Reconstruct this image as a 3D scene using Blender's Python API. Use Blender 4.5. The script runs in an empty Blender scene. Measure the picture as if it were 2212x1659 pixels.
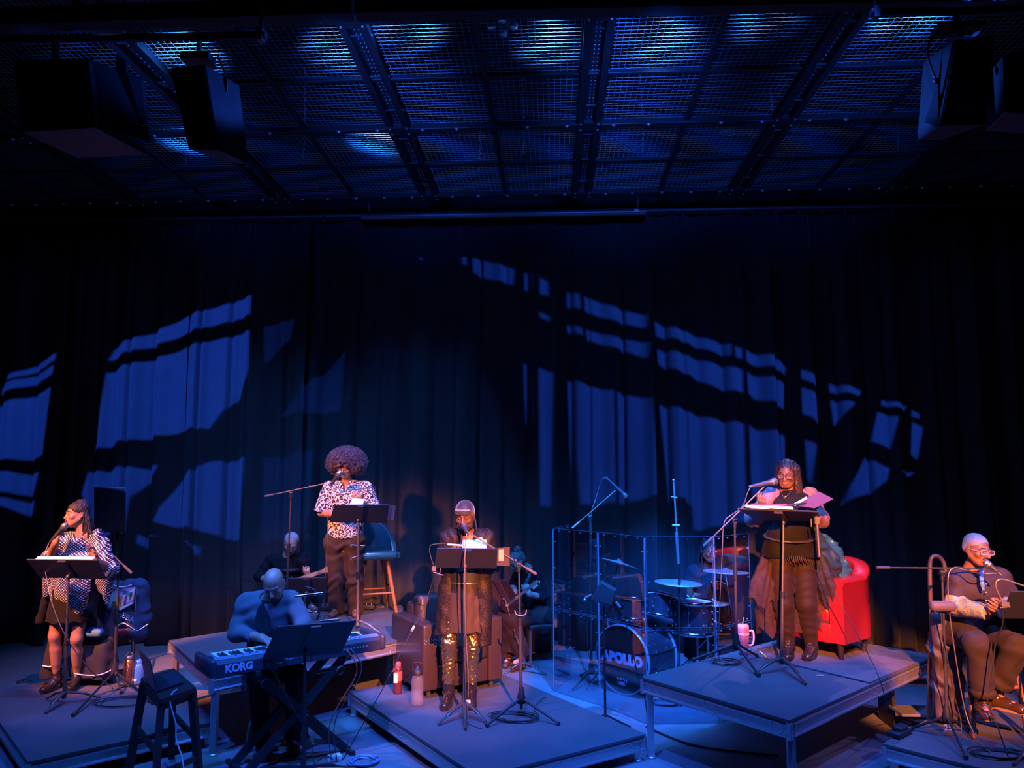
import bpy, bmesh, math, random
import numpy as np
from math import sin, cos, pi, radians, sqrt, atan2
from mathutils import Vector, Matrix, Euler, noise
from mathutils.geometry import delaunay_2d_cdt
random.seed(7)
sc = bpy.context.scene
col = sc.collection
V = Vector

# ---------------------------------------------------------------- camera
FPX, CX, CY, CH = 1657.0, 1106.0, 829.5, 2.2
PITCH = math.atan(183.5 / FPX); YAW = math.atan(89 / FPX)
cam_d = bpy.data.cameras.new('camera'); cam_d.sensor_width = 36; cam_d.lens = FPX / 2212 * 36
cam_d.clip_start = 0.05; cam_d.clip_end = 60
cam = bpy.data.objects.new('camera', cam_d); col.objects.link(cam)
cam.location = (0, 0, CH); cam.rotation_euler = (pi / 2 + PITCH, 0, YAW)
sc.camera = cam
CF = V((-sin(YAW) * cos(PITCH), cos(YAW) * cos(PITCH), sin(PITCH)))
CR = V((cos(YAW), sin(YAW), 0)); CU = CR.cross(CF)
def ray(px, py): return CR * ((px - CX) / FPX) - CU * ((py - CY) / FPX) + CF
def G(px, py, z=0.0):
    """point of the photograph that lies on the level z"""
    r = ray(px, py); t = (z - CH) / r.z
    return V((r.x * t, r.y * t, z))
def D(px, py, Y):
    """point of the photograph that lies at the stage depth Y"""
    r = ray(px, py); t = Y / r.y
    return V((r.x * t, Y, CH + r.z * t))

# ---------------------------------------------------------------- world, exposure, lights
sc.view_settings.view_transform = 'Standard'; sc.view_settings.look = 'None'
sc.view_settings.gamma = 1; sc.view_settings.exposure = 0.0; sc.view_settings.use_curve_mapping = False
w = bpy.data.worlds.new('world'); sc.world = w; w.use_nodes = True
w.node_tree.nodes['Background'].inputs[0].default_value = (0.02, 0.05, 0.35, 1)
w.node_tree.nodes['Background'].inputs[1].default_value = 0.02

AMBER = (1.0, 0.27, 0.08); BLUE = (0.022, 0.115, 1.0); LAV = (0.48, 0.34, 1.0); CYAN = (0.03, 0.22, 1.0)
def spot(loc, target, colr, power, deg, blend=0.4, r=0.04):
    l = bpy.data.lights.new('spot_lamp', 'SPOT'); l.color = colr; l.energy = power
    l.spot_size = radians(deg); l.spot_blend = blend; l.shadow_soft_size = r
    o = bpy.data.objects.new('spot_lamp', l); col.objects.link(o)
    o.location = loc; o.rotation_euler = (V(target) - V(loc)).to_track_quat('-Z', 'Y').to_euler()
    return o
# warm front lights, one for each performer
spot((-5.8, 3.0, 5.2), (-4.4, 7.0, 1.25), AMBER, 6400, 17, .6)
spot((-5.2, 3.2, 5.2), (-2.25, 8.45, 1.55), AMBER, 8500, 15, .9, .35)
spot((1.1, .3, 4.0), (-0.80, 6.7, 1.05), AMBER, 9200, 14.5, .5)
spot((0.7, .3, 4.1), (2.12, 6.85, 1.40), AMBER, 8800, 13.5, .5)
spot((2.2, .2, 4.0), (3.25, 6.3, 0.90), AMBER, 8200, 12.5, .5)
# lavender lights, crossing the warm ones
spot((-2.2, 3.6, 5.3), (-4.05, 7.1, 0.9), LAV, 700, 30, .6)
spot((-0.2, 3.9, 5.3), (-2.2, 8.2, 1.5), LAV, 600, 22, .6)
spot((-3.2, 4.4, 4.8), (-0.9, 6.7, 0.5), LAV, 480, 26, .6)
spot((4.4, 3.8, 5.3), (2.3, 6.9, 0.9), LAV, 180, 25, .6)
spot((5.8, 3.4, 5.3), (3.6, 6.0, 0.9), LAV, 520, 26, .6)
# deep blue wash over the stage
spot((-4.0, 3.7, 5.3), (-3.2, 6.2, 0), BLUE, 950, 50, .7, .08)
spot((-0.6, 3.7, 5.3), (-0.9, 5.8, 0), BLUE, 2100, 48, .7, .08)
spot((1.6, 3.8, 5.3), (1.2, 6.6, 0), BLUE, 1400, 46, .7, .08)
spot((4.4, 3.9, 5.3), (3.2, 6.2, 0), BLUE, 800, 42, .7, .08)
# back lights over the grid: they put the blue glows on the wire mesh
ZC = 5.5
def grid_glow(px, py, power, c=BLUE, back=0.20, up=0.50):
    g = G(px, py, ZC)
    spot((g.x, g.y - back, ZC + up), (g.x, g.y - .03, ZC), c, power, 66, 1.0, .03)
for a in ((880, 55, 9), (730, 108, 10), (1190, 92, 13), (1440, 92, 11), (1980, 30, 13), (395, 112, 13), (812, 306, 8), (405, 305, 9), (1660, 40, 3)):
    grid_glow(a[0], a[1], a[2] * 75, CYAN)
for gx, gp in ((-3.4, 260), (-1.4, 480), (0.7, 620), (2.5, 360)):  # added fill lamps below the grid, aimed upward to brighten the mesh wires
    spot((gx, 4.3, 4.7), (gx * 1.08, 7.0, 5.75), BLUE, gp, 46, 1.0, .15)
spot((.6, 5.2, 5.3), (1.15, 8.3, .6), (.02, .17, 1.0), 6500, 34, .6)
# blue side light on the hung loudspeakers
spot((-.4, 4.3, 4.7), (-2.2, 3.9, 4.3), BLUE, 90, 24, .6)
spot((.6, 4.8, 4.4), (2.3, 4.35, 4.35), (.03, .14, 1.0), 260, 20, .6)
# light from behind and above on hair, shoulders and the bald head
spot((-1.9, 9.2, 5.2), (-2.2, 8.2, 1.7), LAV, 700, 22, .7)
spot((-2.9, 4.6, 5.3), (-2.15, 5.95, .9), (.03, .16, 1.0), 3400, 26, .6)
spot((-3.2, 9.2, 5.2), (-4.2, 6.9, 1.2), BLUE, 500, 20, .7)
spot((3.0, 9.2, 5.2), (2.1, 6.8, 1.4), LAV, 400, 20, .7)

# ---------------------------------------------------------------- materials
def mat(name, c, rough=0.6, metal=0.0, var=0.12, nscale=30, bump=0.0, bscale=200, spec=None, sheen=0.0, trans=0.0, alpha=1.0, coat=0.0, emit=None, est=1.0):
    m = bpy.data.materials.new(name); m.use_nodes = True
    nt = m.node_tree; b = nt.nodes['Principled BSDF']
    c = tuple(c) + (1,)
    b.inputs['Roughness'].default_value = rough; b.inputs['Metallic'].default_value = metal
    if spec is not None: b.inputs['Specular IOR Level'].default_value = spec
    if sheen: b.inputs['Sheen Weight'].default_value = sheen
    if trans: b.inputs['Transmission Weight'].default_value = trans
    if coat: b.inputs['Coat Weight'].default_value = coat
    b.inputs['Alpha'].default_value = alpha
    if emit: b.inputs['Emission Color'].default_value = tuple(emit) + (1,); b.inputs['Emission Strength'].default_value = est
    if var:
        tc = nt.nodes.new('ShaderNodeTexCoord')
        nz = nt.nodes.new('ShaderNodeTexNoise'); nz.inputs['Scale'].default_value = nscale; nz.inputs['Detail'].default_value = 3
        mx = nt.nodes.new('ShaderNodeMix'); mx.data_type = 'RGBA'
        mx.inputs[6].default_value = tuple(v * (1 - var) for v in c[:3]) + (1,)
        mx.inputs[7].default_value = tuple(min(1, v * (1 + var)) for v in c[:3]) + (1,)
        nt.links.new(tc.outputs['Object'], nz.inputs['Vector']); nt.links.new(nz.outputs['Fac'], mx.inputs[0])
        nt.links.new(mx.outputs[2], b.inputs['Base Color'])
        if bump:
            n2 = nt.nodes.new('ShaderNodeTexNoise'); n2.inputs['Scale'].default_value = bscale; n2.inputs['Detail'].default_value = 4
            bp = nt.nodes.new('ShaderNodeBump'); bp.inputs['Strength'].default_value = bump; bp.inputs['Distance'].default_value = 0.01
            nt.links.new(tc.outputs['Object'], n2.inputs['Vector']); nt.links.new(n2.outputs['Fac'], bp.inputs['Height'])
            nt.links.new(bp.outputs[0], b.inputs['Normal'])
    else:
        b.inputs['Base Color'].default_value = c
    return m
M = {}
M['velvet'] = mat('curtain_cloth', (.05, .05, .055), .95, 0, .15, 4, .15, 300, spec=.05, sheen=.1)
M['floor'] = mat('stage_floor_black', (.20, .20, .21), .42, 0, .25, 3, .05, 60)
M['deck'] = mat('riser_deck', (.085, .085, .088), .7, 0, .25, 4, .1, 90)
M['alu'] = mat('riser_aluminium', (.55, .54, .53), .38, .75, .12, 12, .05, 60)
M['steel_dark'] = mat('dark_steel', (.03, .03, .032), .45, .4, .2, 10)
M['wire'] = mat('mesh_wire', (.45, .46, .48), .4, .6, 0)
M['bolt'] = mat('bolt_zinc', (.7, .7, .72), .3, .8, 0)
M['matte'] = mat('matte_black', (.018, .018, .02), .55, 0, .2, 20)
M['blackest'] = mat('truss_black', (.004, .004, .005), .7, 0, .2, 20)
M['black_metal'] = mat('black_enamel', (.035, .033, .034), .35, .3, .15, 20)
M['chrome'] = mat('chrome', (.75, .75, .77), .15, 1, 0)
M['wallblack'] = mat('wall_black', (.02, .02, .022), .8, 0, .2, 5)
M['ceil'] = mat('ceiling_dark', (.05, .05, .055), .8, 0, .3, 2)
M['cable'] = mat('cable_black', (.02, .02, .02), .5, 0, 0)
M['paper'] = mat('paper_white', (.85, .84, .82), .7, 0, .04, 20)
M['dim_steel'] = mat('dim_steel_pipe', (.12, .12, .13), .4, .6, .1, 20)

# ---------------------------------------------------------------- object helpers
def props(o, label=None, cat=None, group=None, kind=None):
    if label: o['label'] = label
    if cat: o['category'] = cat
    if group: o['group'] = group
    if kind: o['kind'] = kind
    return o
def thing(name, label, cat, loc=(0, 0, 0), group=None, kind=None):
    o = bpy.data.objects.new(name, None); col.objects.link(o); o.empty_display_size = .1
    o.location = V(loc); return props(o, label, cat, group, kind)
def wloc(o):
    p = V((0, 0, 0))
    while o: p += o.location; o = o.parent
    return p
def frame(axis, up=V((0, 0, 1))):
    a = axis.normalized()
    if abs(a.dot(up)) > .98: up = V((0, 1, 0))
    x = up.cross(a).normalized(); y = a.cross(x)
    return x, y, a
class MB:
    """collects shapes given in stage coordinates; build() links them as one mesh"""
    def __init__(s): s.v = []; s.f = []; s.sm = []; s.mi = []; s.cur = 0
    def add(s, vs, fs, smooth=False):
        n = len(s.v); s.v.extend([tuple(p) for p in vs])
        for f in fs: s.f.append(tuple(i + n for i in f)); s.sm.append(smooth); s.mi.append(s.cur)
        return s
    def box(s, c, size, R=None, taper=1.0):
        c = V(c); hx, hy, hz = size[0] / 2, size[1] / 2, size[2] / 2
        vs = []
        for z in (-1, 1):
            k = taper if z > 0 else 1
            for x, y in ((-1, -1), (1, -1), (1, 1), (-1, 1)):
                p = V((x * hx * k, y * hy * k, z * hz)); vs.append(c + (R @ p if R else p))
        return s.add(vs, [(3, 2, 1, 0), (4, 5, 6, 7), (0, 1, 5, 4), (1, 2, 6, 5), (2, 3, 7, 6), (3, 0, 4, 7)])
    def rbox(s, c, size, R=None, r=.02, seg=3):
        """box with all edges rounded"""
        c = V(c); h = [max(a / 2 - r, 0) for a in size]
        bm = bmesh.new(); bmesh.ops.create_cube(bm, size=1)
        for v in bm.verts: v.co = V([v.co[i] * size[i] for i in range(3)])
        rr = min(r, min(size) * .49)
        bmesh.ops.bevel(bm, geom=bm.edges[:], offset=rr, segments=seg, profile=.5, affect='EDGES')
        bm.verts.index_update()
        vs = [c + (R @ v.co if R else v.co) for v in bm.verts]; fs = [tuple(v.index for v in f.verts) for f in bm.faces]
        bm.free(); return s.add(vs, fs, True)
    def bar(s, a, b, w, h=None, up=V((0, 0, 1))):
        a = V(a); b = V(b); h = h or w; x, y, z = frame(b - a, up)
        vs = []
        for p in (a, b):
            for i, j in ((-1, -1), (1, -1), (1, 1), (-1, 1)): vs.append(p + x * (i * w / 2) + y * (j * h / 2))
        return s.add(vs, [(3, 2, 1, 0), (4, 5, 6, 7), (0, 1, 5, 4), (1, 2, 6, 5), (2, 3, 7, 6), (3, 0, 4, 7)])
    def cyl(s, a, b, r, r2=None, n=12, caps=True):
        a = V(a); b = V(b); r2 = r if r2 is None else r2; x, y, z = frame(b - a)
        vs = []
        for p, q in ((a, r), (b, r2)):
            for i in range(n): t = 2 * pi * i / n; vs.append(p + (x * cos(t) + y * sin(t)) * q)
        fs = [(i, (i + 1) % n, n + (i + 1) % n, n + i) for i in range(n)]
        s.add(vs, fs, True)
        if caps: s.add(vs, [tuple(range(n - 1, -1, -1)), tuple(range(n, 2 * n))])
        return s
    def tube(s, pts, r, n=8, smooth_path=0, closed=False, flat=1.0):
        pts = [V(p) for p in pts]
        for _ in range(smooth_path):
            q = [pts[0]] if not closed else []
            for i in range(len(pts) - (0 if closed else 1)):
                a, b = pts[i], pts[(i + 1) % len(pts)]; q += [a * .75 + b * .25, a * .25 + b * .75]
            if not closed: q.append(pts[-1])
            pts = q
        m = len(pts); rr = r if isinstance(r, (list, tuple)) else None
        vs = []; px = None
        for i, p in enumerate(pts):
            a = pts[(i + 1) % m] if (closed or i < m - 1) else p
            b = pts[i - 1] if (closed or i > 0) else p
            t = (a - b).normalized() if (a - b).length > 1e-9 else V((0, 0, 1))
            if px is None: px, py, _ = frame(t)
            else:
                px = (px - t * px.dot(t)); px = px.normalized() if px.length > 1e-6 else frame(t)[0]
                py = t.cross(px)
            k = (rr[min(int(i / max(m - 1, 1) * (len(rr) - 1) + .5), len(rr) - 1)] if rr else r)
            for j in range(n): an = 2 * pi * j / n; vs.append(p + px * (cos(an) * k) + py * (sin(an) * k * flat))
        fs = []
        for i in range(m if closed else m - 1):
            for j in range(n): a = i * n; b = ((i + 1) % m) * n; fs.append((a + j, a + (j + 1) % n, b + (j + 1) % n, b + j))
        s.add(vs, fs, True)
        if not closed: s.add(vs, [tuple(range(n - 1, -1, -1)), tuple(range((m - 1) * n, m * n))])
        return s
    def lathe(s, o, prof, n=24, axis=V((0, 0, 1)), smooth=True):
        o = V(o); x, y, z = frame(V(axis)); vs = []
        for (r, h) in prof:
            for i in range(n): t = 2 * pi * i / n; vs.append(o + z * h + (x * cos(t) + y * sin(t)) * max(r, 1e-5))
        fs = []
        for k in range(len(prof) - 1):
            for i in range(n): fs.append((k * n + i, k * n + (i + 1) % n, (k + 1) * n + (i + 1) % n, (k + 1) * n + i))
        return s.add(vs, fs, smooth)
    def ball(s, c, r, sc3=(1, 1, 1), R=None, n=12):
        c = V(c); vs = []; fs = []
        for k in range(n + 1):
            ph = -pi / 2 + pi * k / n
            for i in range(2 * n):
                t = pi * i / n; p = V((cos(ph) * cos(t) * r * sc3[0], cos(ph) * sin(t) * r * sc3[1], sin(ph) * r * sc3[2]))
                vs.append(c + (R @ p if R else p))
        for k in range(n):
            for i in range(2 * n): fs.append((k * 2 * n + i, k * 2 * n + (i + 1) % (2 * n), (k + 1) * 2 * n + (i + 1) % (2 * n), (k + 1) * 2 * n + i))
        return s.add(vs, fs, True)
    def prism(s, poly, off):
        """poly: 3-D points of a flat outline, extruded by the vector off"""
        poly = [V(p) for p in poly]; n = len(poly); off = V(off)
        vs = poly + [p + off for p in poly]
        return s.add(vs, [tuple(range(n - 1, -1, -1)), tuple(range(n, 2 * n))] + [(i, (i + 1) % n, n + (i + 1) % n, n + i) for i in range(n)])
    def build(s, name, m, parent=None, label=None, kind=None, thick=0, bevel=0, subd=0):
        me = bpy.data.meshes.new(name); o = bpy.data.objects.new(name, me); col.objects.link(o)
        off = V((0, 0, 0))
        if parent: o.parent = parent; off = wloc(parent)
        me.from_pydata([(a - off.x, b - off.y, c - off.z) for a, b, c in s.v], [], s.f)
        me.polygons.foreach_set('use_smooth', s.sm)
        if isinstance(m, (list, tuple)):
            for q in m: me.materials.append(q)
            me.polygons.foreach_set('material_index', s.mi)
        elif m: me.materials.append(m)
        if thick: md = o.modifiers.new('s', 'SOLIDIFY'); md.thickness = thick; md.offset = 0
        if bevel: md = o.modifiers.new('b', 'BEVEL'); md.width = bevel; md.segments = 2; md.limit_method = 'ANGLE'
        if subd: md = o.modifiers.new('u', 'SUBSURF'); md.levels = subd; md.render_levels = subd
        props(o, label, None, None, kind); return o
def top(o, label, cat, group=None, kind=None):
    """turn a one-mesh object into a thing; its origin goes to the centre of its base"""
    me = o.data; n = len(me.vertices); a = np.empty(n * 3, np.float32); me.vertices.foreach_get('co', a); a = a.reshape(-1, 3)
    c = (a.min(0) + a.max(0)) / 2; c[2] = a[:, 2].min(); a -= c; me.vertices.foreach_set('co', a.ravel()); o.location = V([float(q) for q in c])
    return props(o, label, cat, group, kind)
def text(s, size, parent, origin, xdir, ydir, m, name='lettering', extrude=.001, align='CENTER', shear=0, sx=1.0, offset=0.0, spacing=1.0, label=None):
    cu = bpy.data.curves.new('t', 'FONT'); cu.body = s; cu.size = size; cu.extrude = extrude; cu.align_x = align; cu.align_y = 'CENTER'; cu.shear = shear; cu.offset = offset; cu.space_character = spacing
    o = bpy.data.objects.new('t', cu); col.objects.link(o); bpy.context.view_layer.update()
    me = bpy.data.meshes.new_from_object(o); bpy.data.objects.remove(o)
    x = V(xdir).normalized(); y = V(ydir).normalized(); z = x.cross(y); off = V(origin) - (wloc(parent) if parent else V((0, 0, 0)))
    me.transform(Matrix(((x.x * sx, y.x, z.x, off.x), (x.y * sx, y.y, z.y, off.y), (x.z * sx, y.z, z.z, off.z), (0, 0, 0, 1))))
    me.materials.clear(); me.materials.append(m)
    q = bpy.data.objects.new(name, me); col.objects.link(q); q.parent = parent
    if label: q['label'] = label
    return q
# ================================================================= THE ROOM
b = MB(); b.box((0, 4.5, -.05), (18, 15, .1)); b.build('floor', M['floor'], kind='structure')
b = MB(); b.box((0, 10.15, 4.2), (18, .12, 8.4)); b.build('wall_back', M['wallblack'], kind='structure')
b = MB(); b.box((-8.2, 4.5, 4.2), (.12, 13, 8.4)); b.build('wall_left', M['wallblack'], kind='structure')
b = MB(); b.box((8.2, 4.5, 4.2), (.12, 13, 8.4)); b.build('wall_right', M['wallblack'], kind='structure')
b = MB(); b.box((0, 4.5, 8.45), (18, 15, .1)); b.build('ceiling_slab', M['ceil'], kind='structure')

# ---- stage curtains: panels of cloth side by side, each hung on its own
YC = 9.62
seams = [-8.05, -6.4, -4.75, -3.17, -1.72, 0.02, 1.22, 2.70, 4.1, 5.6, 7.0, 8.05]
where = ['at the far left end', 'left of the singer in the studded poncho', 'behind the dark loudspeaker at left', 'over the bald keyboard player',
         'behind the curly-haired performer', 'behind the performer in the head wrap', 'behind the seated woman with the small guitar', 'behind the overhead microphone boom of the drums',
         'behind the drummer', 'behind the red tub armchair', 'behind the seated man at right', 'at the far right end']
def folds(x, seed):
    v = 0
    for k, (fr, am) in enumerate(((3.1, .03), (8.3, .050), (14.6, .046), (27.0, .012))):
        v += am * sin(fr * x + seed * (k + 1.7) + 1.6 * sin(1.7 * x + seed + k))
    return v
gr = random.Random(4)
for i in range(len(seams) - 1):
    gx = seams[i] + .2; groove = []
    while gx < seams[i + 1] - .15: groove.append((gx, gr.uniform(.05, .11), gr.uniform(.022, .05))); gx += gr.uniform(.2, .5)
    x0, x1 = seams[i] - .03, seams[i + 1] + .03
    nx, nz = 210, 7; b = MB(); vs = []
    for j in range(nz + 1):
        z = .02 + (5.42 - .02) * j / nz
        for k in range(nx + 1):
            u = k / nx; x = x0 + (x1 - x0) * u
            amp = 1.0 - .45 * (j / nz)
            y = YC + folds(x, i * 2.3) * amp + .03 * (i % 2) + .012 * sin(x * 9 + z * .6)
            y += sum(d_ * math.exp(-((x - g_) / w_) ** 2) for g_, d_, w_ in groove) * amp
            y += .05 * (math.exp(-(u * 16) ** 2) - math.exp(-((1 - u) * 16) ** 2))
            vs.append((x + .012 * sin(z * .9 + i), y, z))
    fs = [(j * (nx + 1) + k, j * (nx + 1) + k + 1, (j + 1) * (nx + 1) + k + 1, (j + 1) * (nx + 1) + k) for j in range(nz) for k in range(nx)]
    b.add(vs, fs, True)
    o = b.build('stage_curtain', M['velvet'], thick=.008)
    top(o, 'tall black cloth curtain panel ' + where[i], 'curtain', 'black curtain panels across the back of the stage')
# curtain track with ties
t = thing('curtain_track', 'dark pipe with rope ties holding up the back curtains', 'curtain track', (0, YC, 5.5))
MB().cyl((-8, YC, 5.50), (8, YC, 5.50), .024).build('pipe', M['dim_steel'], t)
b = MB()
x = -7.9
while x < 7.9:
    z0 = 5.50; b.tube([(x, YC - .03, 5.41), (x - .02, YC - .04, 5.46), (x, YC, 5.53), (x + .03, YC + .03, 5.48), (x + .01, YC - .02, 5.41)], .006, 5, 1); x += .29
b.build('rope_tie', M['dim_steel'], t, kind='stuff')
# rolled projection screen tube below the curtain track
t = thing('projection_screen', 'long slim dark tube of a rolled-up screen hanging under the grid edge', 'projection screen', D(1090, 465, 9.15))
p0, p1 = D(782, 468, 9.15), D(1395, 457, 9.15)
MB().cyl(p0, p1, .045, n=16).build('housing', M['dim_steel'], t)
for hk, (ha, hb) in enumerate(((p0 + V((.1, 0, .04)), V((p0.x + .1, 9.02, 5.48))), (p1 + V((-.1, 0, .04)), V((p1.x - .1, 9.02, 5.48))))): MB().cyl(ha, hb, .008).build('hanger', M['dim_steel'], t)
MB().box(p1 + V((-.12, -.05, 0)), (.05, .01, .03)).build('sticker', M['paper'], t)

# ---- wire-mesh grid ceiling
S = 1.83; X0 = .36                         # module
xs = [X0 + S * k for k in range(-4, 5)]    # double beams
ys = [5.21 + 1.83 * k for k in range(-1, 3)]     # bolted cross beams (y)
ceil = thing('ceiling', None, None, (X0, 5.2, ZC), kind='structure')
hw = .115
def wire_panel(wx, wy):
    """woven wire mesh over a field wx by wy"""
    p = .0505; r = .0024; A = []; F = []
    def wave(a, dirx, L, ph):
        n = int(L / p * 2); base = len(A)
        for i in range(n + 1):
            t = L * i / n; z = .0035 * sin(pi * i + ph) if i % 2 == 0 else 0
            z = .0012 * (1 if (i // 1 + int(ph)) % 2 else -1)
            for j in range(3):
                an = 2 * pi * j / 3 + pi / 2
                if dirx: A.append((t - L / 2, a + cos(an) * r, z + sin(an) * r))
                else: A.append((a + cos(an) * r, t - L / 2, -z + sin(an) * r))
        for i in range(n):
            for j in range(3): F.append((base + i * 3 + j, base + i * 3 + (j + 1) % 3, base + (i + 1) * 3 + (j + 1) % 3, base + (i + 1) * 3 + j))
    k = 0; y = -wy / 2 + .02
    while y < wy / 2: wave(y, True, wx, k % 2); y += p; k += 1
    k = 0; x = -wx / 2 + .02
    while x < wx / 2: wave(x, False, wy, k % 2); x += p; k += 1
    me = bpy.data.meshes.new('wire_mesh'); me.from_pydata(A, [], F); me.materials.append(M['wire']); me.polygons.foreach_set('use_smooth', [True] * len(F)); return me
fx, fy = S / 2 - hw - .02, S / 2 - .04
pm = wire_panel(fx, fy)
for i in range(len(xs) - 1):
    for h in (0, 1):
        for j in range(len(ys) - 1):
            for g in (0, 1):
                o = bpy.data.objects.new('wire_mesh', pm); col.objects.link(o); o.parent = ceil
                cx_ = xs[i] + (hw + .01 + fx / 2 if h == 0 else S / 2 + .01 + fx / 2); cy_ = ys[j] + .03 + fy / 2 + g * (S / 2)
                o.location = V((cx_, cy_, ZC)) - ceil.location; o['kind'] = 'stuff'
# double beams: two channels with a gap and a perforated strip between
chan = None
for i, x in enumerate(xs):
    for s in (-1, 1):
        b = MB(); b.box((x + s * .082, 6.05, ZC - .015), (.058, 6.0, .07)); b.box((x + s * .055, 6.05, ZC - .045), (.012, 6.0, .02))
        b.build('beam', M['steel_dark'], ceil, bevel=.004)
    b = MB(); b.box((x, 6.05, ZC + .012), (.09, 6.0, .006)); b.build('gap_plate', M['steel_dark'], ceil)
    b = MB(); y = 3.3
    while y < 9.0: 
        for s in (-1, 1): b.lathe((x + s * .016, y, ZC + .004), [(0.0001, 0), (.0055, 0.001), (.0055, .006)], 6)
        y += .062
    b.build('perforation_rivets', M['bolt'], ceil, kind='stuff')
    b = MB(); y = 3.6
    while y < 9.0: b.bar((x - .05, y, ZC - .03), (x + .05, y, ZC - .03), .014, .01); b.cyl((x - .12, y, ZC - .03), (x - .112, y, ZC - .03), .012, n=8); b.cyl((x + .112, y, ZC - .03), (x + .12, y, ZC - .03), .012, n=8); y += .61
    b.build('cross_bolt', M['dim_steel'], ceil, kind='stuff')
    if i < len(xs) - 1:
        b = MB(); b.box((x + S / 2, 6.05, ZC - .005), (.045, 6.0, .05)); b.build('beam', M['steel_dark'], ceil, bevel=.003)
boltm = MB().lathe((0, 0, 0), [(.0001, -.014), (.009, -.014), (.012, -.008), (.012, -.004), (.024, -.004), (.024, 0), (.0001, 0)], 12).build('bolt', M['bolt']).data
bpy.data.objects.remove(bpy.data.objects['bolt'])
first = True
for j, y in enumerate(ys):
    b = MB(); b.box((X0, y, ZC - .01), (S * 8, .075, .08)); b.build('cross_beam', M['steel_dark'], ceil, bevel=.004)
    if j < len(ys) - 1:
        b = MB(); b.box((X0, y + S / 2, ZC), (S * 8, .045, .045)); b.build('cross_beam', M['steel_dark'], ceil, bevel=.003)
    if j >= 1:
        for i in range(len(xs) - 1):
            for q in (.19, .52, 1.2, 1.58) if j < 3 else (.24, .55, .9, 1.24, 1.58):
                o = bpy.data.objects.new('bolt', boltm); col.objects.link(o); o.parent = ceil; o.location = V((xs[i] + q + .04, y - .02, ZC - .05)) - ceil.location
        b = MB()
        for x in xs:
            for s in (-1, 1):
                for u in (-1, 1): b.lathe((x + s * .082, y + u * .06, ZC - .052), [(.0001, -.012), (.009, -.012), (.013, 0)], 8)
        b.build('corner_bolts', M['bolt'], ceil, kind='stuff')
        for x in xs: MB().box((x, y, ZC - .052), (.22, .16, .008)).build('joint_plate', M['steel_dark'], ceil)
# chains seen above the mesh
for n_, (px, py, L) in enumerate(((655, 340, 1.0), (1130, 330, .9), (1185, 330, .9), (1388, 330, .95), (1672, 345, .8), (400, 365, .7), (1034, 370, .6), (1940, 330, .6))):
    p = G(px, py, ZC + .015); b = MB(); k = 0; z = 0
    while z < L:
        c = p + V((.01 * sin(z * 5), 0, z)); pts = []
        for i in range(8):
            a = 2 * pi * i / 8; u = cos(a) * .009; w_ = sin(a) * .02
            pts.append(c + (V((u, 0, w_)) if k % 2 else V((0, u, w_))))
        b.tube(pts, .003, 4, closed=True); z += .03; k += 1
    o = b.build('chain', M['bolt']); top(o, 'thin steel chain hanging above the mesh, ' + ['above the curly-haired performer', 'left of a close pair over the head-wrapped performer', 'right of a close pair over the seated guitarist', 'above the drum shield', 'above the woman with glasses', 'behind the long hanging loudspeaker at left', 'short one nearest the left double beam', 'at the dark right end'][n_], 'chain', 'chains above the wire grid')
# sprinkler-like cluster of four lamps over the grid
p = G(1085, 62, ZC + .02); t = thing('lamp_cluster', 'small cluster of four round lamps above the mesh, top centre', 'lamp', p)
for dx, dy in ((-.085, 0), (.085, 0), (0, .09), (0, -.09)):
    MB().lathe(p + V((dx, dy, 0)), [(.0001, 0), (.03, 0), (.036, .02), (.03, .05), (.0001, .06)], 14).build('lamp_head', M['bolt'], t)
MB().box(p + V((0, 0, .08)), (.2, .2, .02)).build('bracket', M['steel_dark'], t)
p = G(1572, 288, ZC + .012); t = thing('caged_lamp', 'small round caged lamp above the mesh beside the bolted beam', 'lamp', p)
MB().lathe(p, [(.0001, 0), (.05, .01), (.06, .03), (.06, .06), (.0001, .06)], 16).build('lamp_body', M['dim_steel'], t)
b = MB()
for k in range(3): b.tube([p + V((.066 * cos(a / 12 * 2 * pi), .066 * sin(a / 12 * 2 * pi), .02 * k)) for a in range(12)], .004, 4, closed=True)
b.build('cage', M['bolt'], t)

# ---- pipes and hung loudspeakers below the grid
def pipe(name, label, a, b_, r=.024, clamps=()):
    t = thing(name, label, 'pipe', a)
    MB().cyl(a, b_, r, n=14).build('tube', M['matte'], t)
    for q in clamps:
        MB().box(q, (.03, .05, .07)).cyl(V(q) + V((0, 0, .05)), V((q[0], q[1], ZC)), .012, n=8).build('clamp', M['dim_steel'], t)
    return t
a = D(-60, 88, 3.9); c = D(575, 76, 3.9)
pipe('lighting_pipe', 'black pipe under the grid carrying the two left loudspeakers', a, c, .022, [c - V((.03, 0, 0))])
a2 = D(1880, 28, 4.2); c2 = D(2300, 18, 4.2)
pipe('lighting_pipe', 'black pipe under the grid at top right over the tilted loudspeaker', a2, c2, .024, [a2 + V((.03, 0, 0))])
a3 = D(-200, 42, 4.6); c3 = D(760, 40, 4.6)
b = MB(); b.box((a3 + c3) / 2 + V((0, 0, .02)), ((c3 - a3).length, .10, .12)); o = b.build('truss_beam', M['blackest'], bevel=.004)
top(o, 'wide black beam along the top left edge above the pipe', 'beam')
a3 = D(770, 22, 4.6); c3 = D(2260, -8, 4.6)
b = MB(); b.bar(a3, c3, .10, .10); o = b.build('truss_beam', M['blackest'], bevel=.004)
top(o, 'black beam along the top edge above the blue glows, centre to right', 'beam')

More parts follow.
